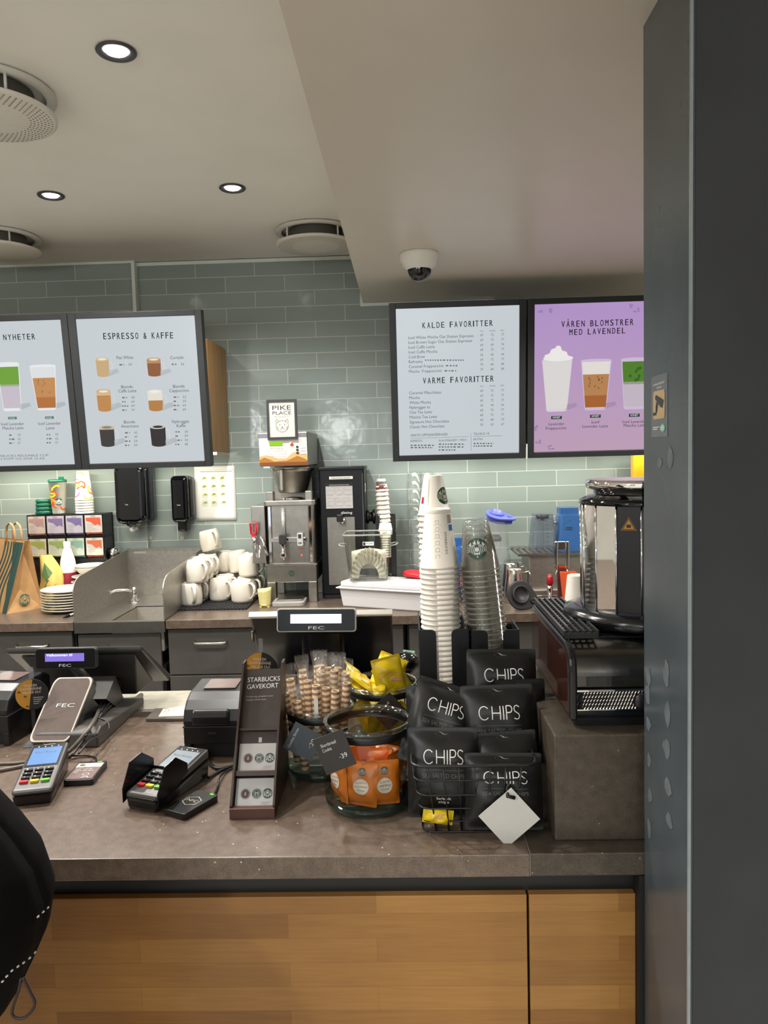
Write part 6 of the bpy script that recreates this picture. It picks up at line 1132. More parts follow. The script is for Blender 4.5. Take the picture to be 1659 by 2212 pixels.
a, b_ = at(68, 1742, Z=ZF), at(118, 1630, Z=ZF+0.06); terminal('card terminal with bright blue screen beside the left till, no keypad shield', a.x, a.y+0.004, 13, SCB, False)
a = at(298, 1758, Z=ZF); terminal('card terminal with black keypad shield and pale screen before the gift card stand', a.x+0.004, a.y+0.012, -20, SCW, True)
def reader(label, quad, face_mat, nfc):
    q = [at(x, y, Z=ZF+0.013) for x, y in quad]; c_ = (q[0]+q[1])/2; d = (q[3]-q[0]+q[2]-q[1])/2; w_ = (q[1]-q[0]).length; rz = atan2(-d.x, d.y); l_ = d.length
    o = thing('card_reader', label, 'card reader', (c_.x, c_.y, ZF), (0, 0, rz)); MB().rbox((0, l_/2, 0.0066), (w_, l_, 0.013), 0.006).build('case', BLK, o, bevel=0.0015); k = Ink(); k.rect(w_*0.18, w_*0.34, l_*0.92, l_*0.97); k.build('status_lamp', screen('7af03c', 1.6), o, flat((0, 0, 0.0136), (1, 0, 0), (0, 1, 0))); FF = lambda z: flat((0, 0, z), (1, 0, 0), (0, 1, 0))
    if nfc:
        k = Ink(); h6 = [(0.019*cos(pi/2+i*pi/3), l_*0.52+0.019*sin(pi/2+i*pi/3)) for i in range(7)]; k.stroke(h6, 0.0016); k.line('NFC', (0, l_*0.49), 0.024, 0.0085); k.build('nfc_mark', mat('print_cream', 'd9cdb9', rough=0.5), o, FF(0.0138))
    else:
        k = Ink(); k.rect(-w_*0.44, w_*0.44, l_*0.05, l_*0.66); k.build('brown_label', mat('label_brown', '6d5652', rough=0.5), o, FF(0.0136)); k = Ink(); k.rect(-w_*0.44, w_*0.44, l_*0.66, l_*0.88); k.build('pale_label', mat('label_pale', 'cfc4b8', rough=0.5), o, FF(0.0136)); k = Ink(); k.text('Scan med din', (-w_*0.36, l_*0.53), (w_*0.2, l_*0.53), 0.005); k.text('Starbucks-kort', (-w_*0.36, l_*0.44), (w_*0.28, l_*0.44), 0.005); k.text('her', (-w_*0.36, l_*0.36), (-w_*0.2, l_*0.36), 0.005); k.ring((w_*0.12, l_*0.27), 0.006, 0.007, n=18); k.stroke([(w_*0.05, l_*0.1), (w_*0.2, l_*0.16), (w_*0.3, l_*0.08)], 0.002); k.build('label_lettering', mat('print_white', 'dededc'), o, FF(0.0142)); k = Ink(); k.disc((-w_*0.25, l_*0.77), 0.006, 0.004, n=14); k.build('label_mark', mat('emblem_dull_green', '3a5744'), o, FF(0.0142))
    return o
reader('flat black card reader with brown scan label beside the blue screened terminal', [(138, 1684), (198, 1686), (229, 1645), (175, 1643)], None, False); reader('flat black card reader marked NFC in a hexagon beside the shielded terminal', [(357, 1744), (393, 1762), (470, 1722), (430, 1700)], None, True)
# --- round coffee bean signs
def bean_sign(label, px, py, Y, r_px, rz):
    c_ = at(px, py, Y=Y); r = r_px*Y/1660*1.0; o = thing('round_sign', label, 'sign', (c_.x, Y, ZF), Rz(rz)); z = c_.z-ZF
    MB().lathe([(r, -0.001), (r, 0.001)], 40, XF((0, 0, z), (radians(90), 0, 0))).build('disc', mat('bean_black', '15161a', rough=0.4), o); k = Ink(); n = 22; k.poly([(r*0.98*cos(t), r*0.98*sin(t)) for t in [pi*0.47+i*pi*0.96/n for i in range(n+1)]]); k.build('yellow_half', mat('bean_yellow', 'b9862a', rough=0.4), o, flat((0, -0.0016, z)))
    k = Ink(); k.line('HVILKEN', (-r*0.05, r*0.52), r*0.75, r*0.16); k.line('KAFFEBØNNE', (-r*0.02, r*0.3), r*1.25, r*0.16); k.line('VELGER DU?', (-r*0.0, r*0.08), r*1.1, r*0.15); [k.stroke([(r*0.08, -r*(0.2+0.13*i)), (r*0.7-r*0.1*i, -r*(0.2+0.13*i))], 0.0012) for i in range(4)]; k.build('lettering', mat('print_cream', 'd9cdb9', rough=0.5), o, flat((0, -0.0022, z))); k = Ink(); [k.disc((-r*x, r*y), r*0.1, r*0.07, n=10) for x, y in ((0.75, 0.2), (0.4, -0.1), (0.3, -0.75))]; k.build('bean_print', mat('bean_brown', '6e3d17', rough=0.5), o, flat((0, -0.0022, z)))
    MB().bb(-0.004, 0.004, -0.001, 0.001, 0.0, z-r+0.004).build('stem', mat('bean_black', '15161a'), o); MB().bb(-r*0.6, r*0.6, -0.02, 0.03, 0, 0.003).build('base', mat('clear_acrylic_base', '6a6c6e', rough=0.1), o); MB().bb(-0.005, 0.006, 0.002, 0.0035, z+r*0.9, z+r*1.75).build('clear_strip', clear('clear_strip', 'dfe6e8', haze=0.12, gain=1.5), o)
bean_sign('round yellow and black coffee bean sign beside the left till', 69, 1500, 1.80, 35, 12); bean_sign('round yellow and black coffee bean sign behind the gift card stand', 564, 1446, 1.88, 39, -8)
# --- pens, notes, cables, scanner
o = thing('marker_pen', 'white marker pen with black cap on the notes behind the left till', 'pen'); a, b_ = at(262, 1532, Z=ZF+0.012), at(305, 1502, Z=ZF+0.012); c_ = a.lerp(b_, 0.35); MB().tube([c_, b_], 0.0075, 10).build('barrel', mat('pen_white', 'd9d5ce', rough=0.35), o); MB().tube([a, c_], 0.008, 10).build('cap', BLK, o)
def sheet(name, label, quad, z, m_, cat, th=0.001):
    q = [at(x, y, Z=z) for x, y in quad]; o = MB().add([(v.x, v.y, z) for v in q]+[(v.x, v.y, z-th) for v in q], [(0, 1, 2, 3), (4, 5, 6, 7), (0, 1, 5, 4), (1, 2, 6, 5), (2, 3, 7, 6), (3, 0, 4, 7)]).build(name, m_); return tag(o, label, cat)
NOTE = mat('note_cream', 'd3c8bd', rough=0.7)
sheet('notebook', 'open pale notebook behind the left till under the white marker', [(215, 1533), (268, 1536), (288, 1512), (238, 1508)], ZF+0.0045, NOTE, 'notebook', 0.0035)
sheet('note_sheet', 'white note sheet with handwriting left of the middle receipt printer', [(342, 1548), (402, 1546), (402, 1524), (352, 1531)], ZF+0.009, NOTE, 'paper', 0.0008); sheet('clipboard', 'dark grey clipboard under the handwritten note left of the printer', [(315, 1553), (402, 1552), (402, 1528), (335, 1530)], ZF+0.0078, mat('clip_grey', '5b564e', rough=0.5), 'clipboard', 0.006)
k = Ink(); [k.stroke([(at(x, y, Z=ZF).x, at(x, y, Z=ZF).y), (at(x+dx, y-6, Z=ZF).x, at(x+dx, y-6, Z=ZF).y)], 0.0015) for x, y, dx in ((356, 1545, 4), (364, 1544, 3), (372, 1543, 6), (380, 1542, 3), (388, 1541, 5), (360, 1537, 4), (369, 1536, 3), (378, 1535, 4))]; k.build('handwriting', GRYINK, bpy.data.objects['note_sheet'], lambda u, v: (u, v, ZF+0.0095))
CB = mat('cable_black', '111112', rough=0.4); CG = mat('cable_grey', '5b544d', rough=0.4)
def spline(pts):
    P_ = [Vector(p) for p in pts]; out = []
    for i in range(len(P_)-1):
        p0, p1, p2, p3 = P_[max(i-1, 0)], P_[i], P_[i+1], P_[min(i+2, len(P_)-1)]
        for j in range(6): t = j/6; out.append(0.5*((2*p1)+(p2-p0)*t+(2*p0-5*p1+4*p2-p3)*t*t+(3*p1-p0-3*p2+p3)*t**3))
    out.append(P_[-1]); return out
def cable(label, pts, m_, r=0.003): return tag(MB().tube(spline(pts), r, 8).build('cable', m_), label, 'cable')
W = lambda px, py, z=0.0035: at(px, py, Z=ZF+z)
def H(px, py, Y): return at(px, py, Y=Y)
cable('grey cable bundle running from the left till down to the left photo edge', [H(228, 1478, 2.0), H(215, 1530, 1.93), W(195, 1570, 0.06), W(150, 1622, 0.02), W(110, 1640), W(50, 1655), W(-20, 1668)], CG, 0.005)
cable('black cable dropping behind the left till screen, left of the other two', [H(236, 1475, 2.02), H(232, 1500, 2.0), W(222, 1530, 0.05), W(205, 1558, 0.03), W(185, 1590, 0.05)], CB); cable('black cable dropping behind the left till screen, between the two others', [H(246, 1472, 2.03), H(243, 1505, 2.0), W(226, 1532, 0.05), W(200, 1570, 0.03), W(160, 1626, 0.012), W(148, 1638)], CB)
cable('thick black cable dropping behind the left till screen, rightmost of three', [H(258, 1468, 2.05), H(254, 1495, 2.02), W(240, 1522, 0.04), W(212, 1550, 0.03), W(200, 1565, 0.02)], CB, 0.005); cable('thin black cable looping from the left till foot to the scan reader', [W(150, 1633, 0.006), W(185, 1632), W(205, 1636), W(208, 1644, 0.008)], CB, 0.0022); cable('thin black cable curling over the left till foot', [W(205, 1548, 0.05), W(232, 1560, 0.04), W(232, 1580, 0.03), W(195, 1600, 0.05), W(170, 1628, 0.045)], CB, 0.0022)
cable('grey cable lying beside the left photo edge next to the blue screened terminal', [W(-15, 1650), W(40, 1648), W(75, 1640), W(92, 1612, 0.01), W(100, 1600, 0.02)], CG, 0.0035); cable('thick black cable leaving the middle receipt printer to the gift card stand', [(at(440, 1625, Z=ZF+0.02).x, 1.715, ZF+0.016), W(450, 1645), W(470, 1660), W(505, 1655), W(530, 1650)], CB, 0.0045); cable('black cable from the shielded terminal to the gift card stand', [W(450, 1680, 0.006), W(475, 1665), W(500, 1656), W(525, 1645)], CB, 0.0035); cable('thin black cable rising from the NFC reader to the gift card stand', [W(462, 1718, 0.008), W(470, 1700, 0.004), W(474, 1680, 0.01), W(490, 1665), W(520, 1652)], CB, 0.0022)
p = at(880, 1430, Y=1.98); o = thing('barcode_scanner', 'rounded black barcode scanner with green light beside the paper cup holder', 'scanner', (p.x, 1.97, ZF)); MB().lathe([(0.0001, -0.03)]+[(0.034*cos(t), 0.03*sin(t)) for t in [-1.3+i*2.6/12 for i in range(13)]]+[(0.0001, 0.03)], 28, XF((0, 0, p.z-ZF), (radians(-25), radians(12), 0)), cap=False, sy=1.3).build('head', mat('scanner_black', '0c0d0f', rough=0.15, spec=0.6), o); MB().lathe([(0.035, 0), (0.033, 0.006), (0.012, 0.015), (0.010, p.z-ZF-0.01)], 20).build('stand', BLK, o)
MB().grid(lambda u, v: (-0.01+0.03*u, -0.01+0.02*v, p.z-ZF+0.033-0.004*u), 4, 3).build('green_light', screen('59d98a', 0.5), o)
# ================================================================ gift cards, jars and snacks
BRN = mat('stand_brown', '33231d', rough=0.4, vary=0.08); BR2 = mat('lip_brown', '5a3c33', rough=0.45)
p0, p1 = at(499, 1768, Z=ZF), at(592, 1766, Z=ZF); gw = p1.x-p0.x; ga = atan2(p1.y-p0.y, gw)
gs = thing('gift_card_stand', 'tall brown STARBUCKS GAVEKORT gift card stand leaning back before the printer', 'card stand', (p0.x, p0.y, ZF), (0, 0, ga)); GH, GD = 0.252, 0.175
sl = Vector((0, GD, GH-0.02)); sl_n = Vector((0, -(GH-0.02), GD)).normalized(); L_ = sl.length; ev = sl/L_
for nm, xa, xb in (('left_side', -0.002, 0.002), ('right_side', gw-0.002, gw+0.002)): MB().prism([(0, 0), (0, 0.024), (GD, GH), (GD+0.03, GH), (GD+0.03, 0)], xa, xb, 'x').build(nm, BRN, gs)
def slab(name, m_, v0, v1, d0, d1, x0=0.002, x1=None):
    x1 = gw-0.002 if x1 is None else x1; P_ = lambda v, d: Vector((0, 0.004, 0.018))+ev*v+sl_n*d
    return MB().add([(x, P_(v, d).y, P_(v, d).z) for x in (x0, x1) for v, d in ((v0, d0), (v1, d0), (v1, d1), (v0, d1))], [(0, 1, 2, 3), (4, 5, 6, 7), (0, 1, 5, 4), (1, 2, 6, 5), (2, 3, 7, 6), (3, 0, 4, 7)]).build(name, m_, gs)
slab('back_board', BRN, 0, L_-0.004, -0.03, -0.022); slab('poster', mat('poster_dark', '3d3532', rough=0.3, vary=0.15, scale=35), 0.157, L_-0.006, -0.022, -0.016); slab('poster_ledge', BRN, 0.150, 0.155, -0.022, -0.004)
MB().bb(-0.002, gw+0.002, -0.004, 0.010, 0, 0.020).build('front_lip', BR2, gs, bevel=0.001); slab('upper_lip', BR2, 0.066, 0.070, -0.022, -0.001); slab('upper_lip_front', BRN, 0.060, 0.068, -0.004, 0.0); slab('card_back_upper', BR2, 0.118, 0.121, -0.022, -0.014); slab('card_back_lower', BR2, 0.058, 0.0595, -0.022, -0.014); slab('middle_box', BRN, 0.125, 0.150, -0.022, -0.014); slab('price_tab', mat('tab_white', 'b9b4ac'), 0.128, 0.138, -0.0135, -0.0128, gw*0.50, gw*0.58)
PP = lambda d: (lambda u, v: (u, (Vector((0, 0.004, 0.018))+ev*v+sl_n*d).y, (Vector((0, 0.004, 0.018))+ev*v+sl_n*d).z)); k = Ink(); k.text('STARBUCKS', (gw*0.10, L_-0.035), (gw*0.93, L_-0.033), 0.0098); k.text('GAVEKORT', (gw*0.10, L_-0.05), (gw*0.90, L_-0.048), 0.0098); k.build('heading', mat('print_white', 'dededc'), gs, PP(-0.0154)); k = Ink(); k.text('Å kose seg, gratulere noen', (gw*0.10, L_-0.068), (gw*0.78, L_-0.067), 0.003); k.text('støtter alltid noen.', (gw*0.10, L_-0.075), (gw*0.62, L_-0.074), 0.003); k.build('small_lettering', mat('print_beige', 'b5a99e', rough=0.5), gs, PP(-0.0154))
GC = mat('gift_card_silver', 'a9a6a4', rough=0.35, metal=0.2, vary=0.02); Mst = XF((p0.x, p0.y, ZF), (0, 0, ga))
for v0, lab, px0, px1, py0, py1 in ((0.004, 'silver gift card with three round emblems in the lower pocket of the stand', 510, 600, 1751, 1690), (0.072, 'silver gift card with three round emblems in the upper pocket of the stand', 517, 605, 1672, 1618)):
    o = thing('gift_card', lab, 'gift card', (p0.x, p0.y, ZF), (0, 0, ga), 'gift cards in the brown stand'); P_ = lambda u, v, d: Vector((u, 0.004, 0.018))+ev*(v0+v)+sl_n*d; w0, w1, hh_ = 0.004, gw-0.004, 0.0535
    MB().add([P_(u, v, d) for d in (-0.0125, -0.0112) for u, v in ((w0, 0), (w1, 0), (w1, hh_), (w0, hh_))], [(0, 1, 2, 3), (4, 5, 6, 7), (0, 1, 5, 4), (1, 2, 6, 5), (2, 3, 7, 6), (3, 0, 4, 7)]).build('card', GC, o); FN = lambda d: (lambda u, v: P_(u, v, d)); r = 0.0095; cy = hh_*0.46; cx1, cx2, cx3 = w0+0.019, w0+0.041, w0+0.062
    k = Ink(); k.disc((cx1, cy), r); k.build('emblem_brown', mat('emblem_brown', '4e3427', rough=0.5), o, FN(-0.0108)); k = Ink(); k.ring((cx1, cy), r*0.9, r*0.95); k.disc((cx1, cy+r*0.2), r*0.12, r*0.16, n=10); k.poly([(cx1-r*0.25, cy-r*0.05), (cx1+r*0.25, cy-r*0.05), (cx1, cy-r*0.4)]); k.arc('STARBUCKS COFFEE TEA', (cx1, cy), r*0.72, radians(210), radians(-30), r*0.16); k.build('emblem_brown_ink', GC, o, FN(-0.0104))
    G = Ink(); G.disc((cx2, cy), r); W2 = Ink(); W2.ring((cx2, cy), r*0.62, r*0.66); W2.ring((cx2, cy), r*0.94, r*0.98); W2.arc('STARBUCKS', (cx2, cy), r*0.72, radians(165), radians(15), r*0.17); W2.arc('COFFEE', (cx2, cy), r*0.86, radians(215), radians(325), r*0.17); W2.disc((cx2, cy+r*0.12), r*0.1, r*0.14, n=10)
    for sg in (-1, 1):
        for q in range(3): W2.stroke([(cx2+sg*r*(0.16+0.1*q), cy+r*0.35), (cx2+sg*r*(0.2+0.1*q), cy-r*0.05), (cx2+sg*r*(0.14+0.1*q), cy-r*0.4)], r*0.05)
    siren(G, W2, (cx3, cy), r); G.build('emblem_green_disc', mat('emblem_deep_green', '173d31', rough=0.5), o, FN(-0.0108)); W2.build('emblem_pale_ink', mat('emblem_silver', 'b5b3b0', rough=0.5), o, FN(-0.0104)); k = Ink(); [k.stroke([(w1-0.024, 0.009-0.0022*i), (w1-0.005-0.003*i, 0.009-0.0022*i)], 0.0008) for i in range(3)]; k.build('card_print', GRYINK, o, FN(-0.0108))
# ---------------------------------------------------------------- jars
JG = clear('jar_glass', 'f1f5f2', rough=0.02, gain=1.0); JB = clear('jar_foot_glass', 'c3d2cd', rough=0.05, gain=1.2, haze=0.03, hazec='7f9890'); STRAP = mat('rubber_strap', '0d0d0e', rough=0.4)
def jar(label, cx, cy, r, h):
    o = thing('glass_jar', label, 'jar', (cx, cy, ZF), group='glass snack jars on the counter')
    MB().lathe([(0.0001, 0.004), (r*0.86, 0.004), (r*0.95, 0.012), (r, 0.035), (r, h-0.05), (r*0.97, h-0.034), (r*0.915, h-0.020), (r*0.905, h-0.010), (r*0.95, h-0.006)], 56, cap=False).build('body', JG, o)
    MB().lathe([(0.0001, 0.0), (r*0.85, 0.0), (r*0.96, 0.010), (r*0.985, 0.022), (r*0.95, 0.014), (r*0.85, 0.006), (0.0001, 0.005)], 56, cap=False).build('thick_foot', JB, o)
    rp_ = [(r*0.93*cos(t), r*0.93*sin(t), h-0.002) for t in [2*pi*i/64 for i in range(64)]]; MB().tube(rp_, 0.0052, 12, closed=True).build('rim', clear('rim_glass', 'dfe6e2', rough=0.02, gain=2.8), o)
    MB().lathe([(r*0.925, h-0.022), (r*0.94, h-0.020), (r*0.94, h-0.010), (r*0.925, h-0.008)], 56, cap=False).build('strap', STRAP, o); return o
J1 = (-0.087, 1.468, 0.0885, 0.166); J2 = (at(693, 1560, Y=1.62).x-0.002, 1.622, 0.0755, 0.146); J3 = (at(824, 1482, Y=1.78).x, 1.785, 0.0885, 0.146)
jar('front glass jar holding orange shortbread packets', *J1); jar('glass jar crowded with wrapped cookie rolls beside the gift card stand', *J2); jar('rear glass jar heaped with yellow packets', *J3)
# cookie rolls
def roll_mat():
    m = mat('rolled_wafer', 'b79a75', rough=0.6, vary=0.1); nt = m.node_tree; N = nt.nodes; L = nt.links; b = N['Principled BSDF']; tc = N.new('ShaderNodeTexCoord'); wv = N.new('ShaderNodeTexWave'); wv.bands_direction = 'Z'; wv.inputs['Scale'].default_value = 26; wv.inputs['Distortion'].default_value = 1.2; wv.inputs['Detail Scale'].default_value = 3
    L.new(tc.outputs['Object'], wv.inputs['Vector']); rp = N.new('ShaderNodeValToRGB'); rp.color_ramp.elements[0].position = 0.42; rp.color_ramp.elements[0].color = lin('7a4f31')+(1,); rp.color_ramp.elements[1].position = 0.55; rp.color_ramp.elements[1].color = lin('d3b78d')+(1,); L.new(wv.outputs['Fac'], rp.inputs['Fac']); L.new(rp.outputs['Color'], b.inputs['Base Color']); return m
WAF = roll_mat(); WRAP = clear('roll_wrapper', 'ffffff', rough=0.10, gain=1.3, haze=0.05, hazec='efe9e2'); HOL = mat('wafer_hollow', '2a1710', rough=0.8)
cr = thing('cookie_roll', 'x', 'cookie', group='wrapped cookie rolls in the jar'); rl_ = 0.150; MB().lathe([(0.0085, 0), (0.0088, 0.002), (0.0088, rl_), (0.0062, rl_), (0.0055, rl_-0.01)], 18, cap=False).build('wafer', WAF, cr); MB().lathe([(0.0058, rl_-0.006), (0.0001, rl_-0.006)], 14, cap=False).build('hollow', HOL, cr)
def wrapf(u, v):
    a = 2*pi*u; z = -0.004+v*(rl_+0.036); f_ = 1 if z < rl_ else max(0.0, 1-(z-rl_)/0.02); rx = 0.0105*f_+0.016*(1-f_); ry = 0.0105*f_+0.0008*(1-f_); return (rx*cos(a)*(1+0.05*sin(5*a+z*90)), ry*sin(a)+0.004*(1-f_)*sin(u*9), z+0.003*(1-f_)*sin(a*4))
MB().grid(wrapf, 20, 22).build('wrapper', WRAP, cr); MB().bb(-0.0042, 0.0042, -0.0112, -0.0108, 0.06, 0.125).build('wrapper_label', PAP, cr)
q = random.Random(3); spots = [(0.0, -0.052, 1, 0), (-0.034, -0.046, 0, -5), (0.034, -0.044, 0.6, 4), (0.054, -0.022, 0.9, 6), (-0.055, -0.018, 0.3, -9), (0.018, -0.026, 0.4, 1), (-0.018, -0.022, 0.8, -3), (0.050, 0.012, 1, 5), (-0.052, 0.016, 0.7, -7), (0.0, 0.004, 1, 1), (0.026, 0.008, 1.2, 4), (-0.027, 0.010, 0.9, -4), (0.036, 0.040, 1.1, 3), (-0.034, 0.042, 1, -3), (0.0, 0.034, 1.3, 0), (0.012, 0.056, 1, 2), (-0.012, 0.056, 1.1, -1)]
for i, (x, y, lift, lean_) in enumerate(spots):
    front = y < -0.04; lab = ['wrapped cookie roll with white paper label at the jar front, in the middle', 'wrapped cookie roll leaning left at the jar front', 'wrapped cookie roll right of the labelled one at the jar front', 'wrapped cookie roll at the right side of the jar front', 'wrapped cookie roll leaning out over the left jar rim'][i] if i < 5 else 'wrapped cookie roll standing behind the front ones in the jar'
    loc = (J2[0]+x*0.86, J2[1]+y*0.86, ZF+0.014+0.036*lift+(0.004 if i < 5 else 0.012)); rot = (radians(-2-y*60), radians(lean_), radians(q.uniform(-25, 25) if i else 0)); o = cr if i == 0 else dup(cr, skip=() if i == 0 else ('wrapper_label',)); o.location = loc; o.rotation_euler = rot; o['label'] = lab
# packets
def packet_mesh(w_, h_, d_, seal=0.14, wr=0.003, seed=1):
    q = random.Random(seed); ph = [q.uniform(0, 6) for _ in range(4)]
    def side(sg):
        def fn(u, v):
            s = min(1, min(v, 1-v)/seal) if seal else 1; e = (1-abs(2*u-1)**3)**0.6; bul = d_/2*e*(0 if s < 1 and min(v, 1-v) < seal*0.6 else min(1, (min(v, 1-v)-seal*0.6)/(0.25))**0.6) if min(v, 1-v) > seal*0.6 else 0
            pinch = 1-0.07*bul/(d_/2); return ((u-0.5)*w_*pinch, sg*(bul+0.0006)+wr*(bul/(d_/2+1e-6))*sin(9*u+ph[0]+6*v)*sin(7*v+ph[1])+0.0012*sin(14*v+ph[2]+u*3)*(0.4), v*h_)
        return fn
    m = MB(); m.grid(side(-1), 18, 22); m.grid(side(1), 18, 22); return m, side(-1)
ORG = mat('orange_foil', 'd9741d', rough=0.32, vary=0.12, scale=20, bump=0.15); ORD = mat('orange_print', 'b65a17', rough=0.4); YEF = mat('yellow_foil', 'd9bb18', rough=0.32, vary=0.12, scale=20, bump=0.15); YED = mat('yellow_print', 'a9841c', rough=0.4)
mo, fo = packet_mesh(0.078, 0.098, 0.026, 0.10, 0.003, 4); op = thing('cookie_packet', 'x', 'snack packet', group='orange packets in the front jar'); mo.build('pouch', ORG, op, sub=1); on = lambda off: (lambda u, v: Vector(fo(u/0.078+0.5, v/0.098))+Vector((0, -off, 0)))
k = Ink(); k.disc((0.008, 0.046), 0.017, rings=4); k.build('white_roundel', mat('roundel_white', 'e3d9cc', rough=0.5), op, on(0.0012)); k = Ink(); k.line('ALL BUTTER', (0.008, 0.053), 0.024, 0.0036); k.line('SHORTBREAD', (0.008, 0.045), 0.027, 0.0038); k.line('COOKIE', (0.008, 0.037), 0.018, 0.0036); k.build('roundel_lettering', mat('print_rust', 'b5552a', rough=0.5), op, on(0.0017)); G = Ink(); W2 = Ink(); siren(G, W2, (0.008, 0.078), 0.0085, 3); G.build('emblem_disc', mat('emblem_dark', '3c3a34', rough=0.5), op, on(0.0012)); W2.build('emblem_figure', mat('emblem_grey', 'aca79e', rough=0.5), op, on(0.0017))
k = Ink(); [k.rect(-0.034+0.004*i, -0.030+0.004*i, 0.02, 0.085) for i in range(2)]; k.build('side_print', ORD, op, on(0.001))
OS = [(0.028, -0.040, 0.004, -2, 0, 8, 'orange shortbread packet standing at the jar front with its roundel facing out'), (-0.022, -0.042, 0.004, -3, 3, -16, 'orange shortbread packet at the jar front, left of the other and half behind it'), (-0.064, -0.012, 0.005, 0, -4, -62, 'orange shortbread packet edge-on at the left jar wall'), (0.058, 0.004, 0.010, 4, 4, 60, 'orange shortbread packet against the right jar wall'), (0.022, -0.006, 0.030, -52, 6, 12, 'orange shortbread packet tilted flat across the jar middle'), (-0.022, 0.0, 0.022, -40, -10, -20, 'orange shortbread packet lying behind the front left one'), (0.030, 0.026, 0.012, -25, 20, 30, 'topmost orange packet leaning at the right rear of the jar'), (0.012, 0.045, 0.006, -6, 4, 170, 'orange packet standing at the back of the front jar'), (-0.035, 0.042, 0.012, -8, -4, 200, 'orange packet at the rear left of the front jar')]
for i, (x, y, z, rx, ry, rz, lab) in enumerate(OS):
    o = op if i == 0 else dup(op); o.location = (J1[0]+x*0.86, J1[1]+y*0.82, ZF+0.006+z); o.rotation_euler = (radians(rx), radians(ry), radians(rz)); o['label'] = lab; o.scale = (0.93, 0.93, 0.88)
my, fy = packet_mesh(0.055, 0.105, 0.024, 0.12, 0.0035, 9); yp = thing('snack_packet', 'x', 'snack packet', group='yellow packets in the rear jar'); my.build('pouch', YEF, yp, sub=1); on2 = lambda off: (lambda u, v: Vector(fy(u/0.055+0.5, v/0.105))+Vector((0, -off, 0))); k = Ink(); k.poly([(-0.02, 0.03), (0.0, 0.045), (0.021, 0.035), (0.02, 0.06), (-0.004, 0.068), (-0.021, 0.055)]); k.build('picture_print', mat('print_peach', 'd9a070', rough=0.5), yp, on2(0.0012)); k = Ink(); [k.stroke([(-0.024, 0.006+0.003*i), (0.024, 0.006+0.003*i)], 0.0007) for i in range(4)]; [k.stroke([(-0.024, 0.092+0.003*i), (0.024, 0.092+0.003*i)], 0.0007) for i in range(4)]; k.build('seal_lines', YED, yp, on2(0.0008)); q = random.Random(12)
top = [(-0.03, -0.03, 0.098, 62, 20, 40, 'yellow packet lying at the front left of the heap in the rear jar'), (0.032, -0.01, 0.098, 4, -10, 15, 'yellow packet standing upright highest in the rear jar'), (-0.005, -0.045, 0.100, 70, 0, -10, 'yellow packet lying flat at the front middle of the rear jar'), (0.058, 0.0, 0.092, 16, -24, 30, 'yellow packet leaning at the right rim of the rear jar'), (-0.05, 0.01, 0.09, 40, 34, 60, 'yellow packet leaning over the left rim of the rear jar'), (0.0, 0.03, 0.10, 35, 24, 0, 'yellow packet lying behind the upright one in the rear jar'), (0.02, -0.055, 0.088, 66, -12, 20, 'yellow packet at the front right of the heap in the rear jar'), (-0.01, 0.0, 0.10, 56, 10, 80, 'yellow packet in the middle of the heap in the rear jar')]
low = [(q.uniform(-0.04, 0.04), q.uniform(-0.045, 0.03), 0.008+0.03*(i//4), q.uniform(-20, 20), q.uniform(-30, 30), q.uniform(0, 360), 'yellow packet deep inside the rear jar, seen only through its glass') for i in range(9)]
for i, (x, y, z, rx, ry, rz, lab) in enumerate(top+low):
    o = yp if i == 0 else dup(yp); o.location = (J3[0]+x*0.85, J3[1]+y*0.85, ZF+z+(0.016 if z > 0.08 else -0.004)); o.rotation_euler = (radians(-rx), radians(ry), radians(rz)); o['label'] = lab; o.scale = (1.3, 1.0, 0.9) if z > 0.08 else (0.95, 0.95, 0.8)
# price tags on the jars
def tagcard(label, c_, size, rot, m_, lines, cat='price tag'):
    o = thing('price_tag', label, cat, c_, rot); MB().box((0, 0, 0), (size[0], 0.0012, size[1])).build('card', m_, o); k = Ink()
    for t, x0, x1, z, h_ in lines: k.text(t, (x0, z), (x1, z), h_)
    k.build('lettering', mat('print_white', 'dededc'), o, flat((0, -0.0011, 0))); return o
TD = mat('tag_charcoal', '2d2a2a', rough=0.5); TBl = mat('tag_slate', '4a525a', rough=0.45); Yt = 1.368
a, b_, c_, d_ = at(680, 1597, Y=Yt), at(743, 1573, Y=Yt), at(766, 1648, Y=Yt), at(701, 1679, Y=Yt); cc_ = (a+b_+c_+d_)/4; sx_ = ((b_-a).length+(c_-d_).length)/2; sz_ = ((a-d_).length+(b_-c_).length)/2; rr_ = -atan2((b_-a).z, (b_-a).x)
o = tagcard('dark tag reading Shortbread Cookie 39 hanging on the front jar', tuple(cc_), (sx_, sz_), (0, rr_, 0), TD, [('Shortbread', -sx_*0.33, sx_*0.16, sz_*0.22, 0.0062), ('Cookie', -sx_*0.33, -sx_*0.04, sz_*0.085, 0.0062), ('NOK', sx_*0.08, sx_*0.13, -sz_*0.19, 0.002), ('39', sx_*0.15, sx_*0.34, -sz_*0.23, 0.009)]); MB().tube([(sx_*0.32, 0.003, sz_*0.36), (sx_*0.42, 0.012, sz_*0.40), (sx_*0.6, 0.016, sz_*0.40)], 0.0035, 8).build('strap_end', STRAP, o)
Yt = 1.535; a, b_, c_, d_ = at(620, 1601, Y=Yt), at(645, 1552, Y=Yt), at(692, 1596, Y=Yt), at(664, 1659, Y=Yt); cc_ = (a+b_+c_+d_)/4; sx_ = ((b_-a).length+(c_-d_).length)/2; sz_ = ((a-d_).length+(b_-c_).length)/2; rr_ = -atan2((b_-a).z, (b_-a).x)
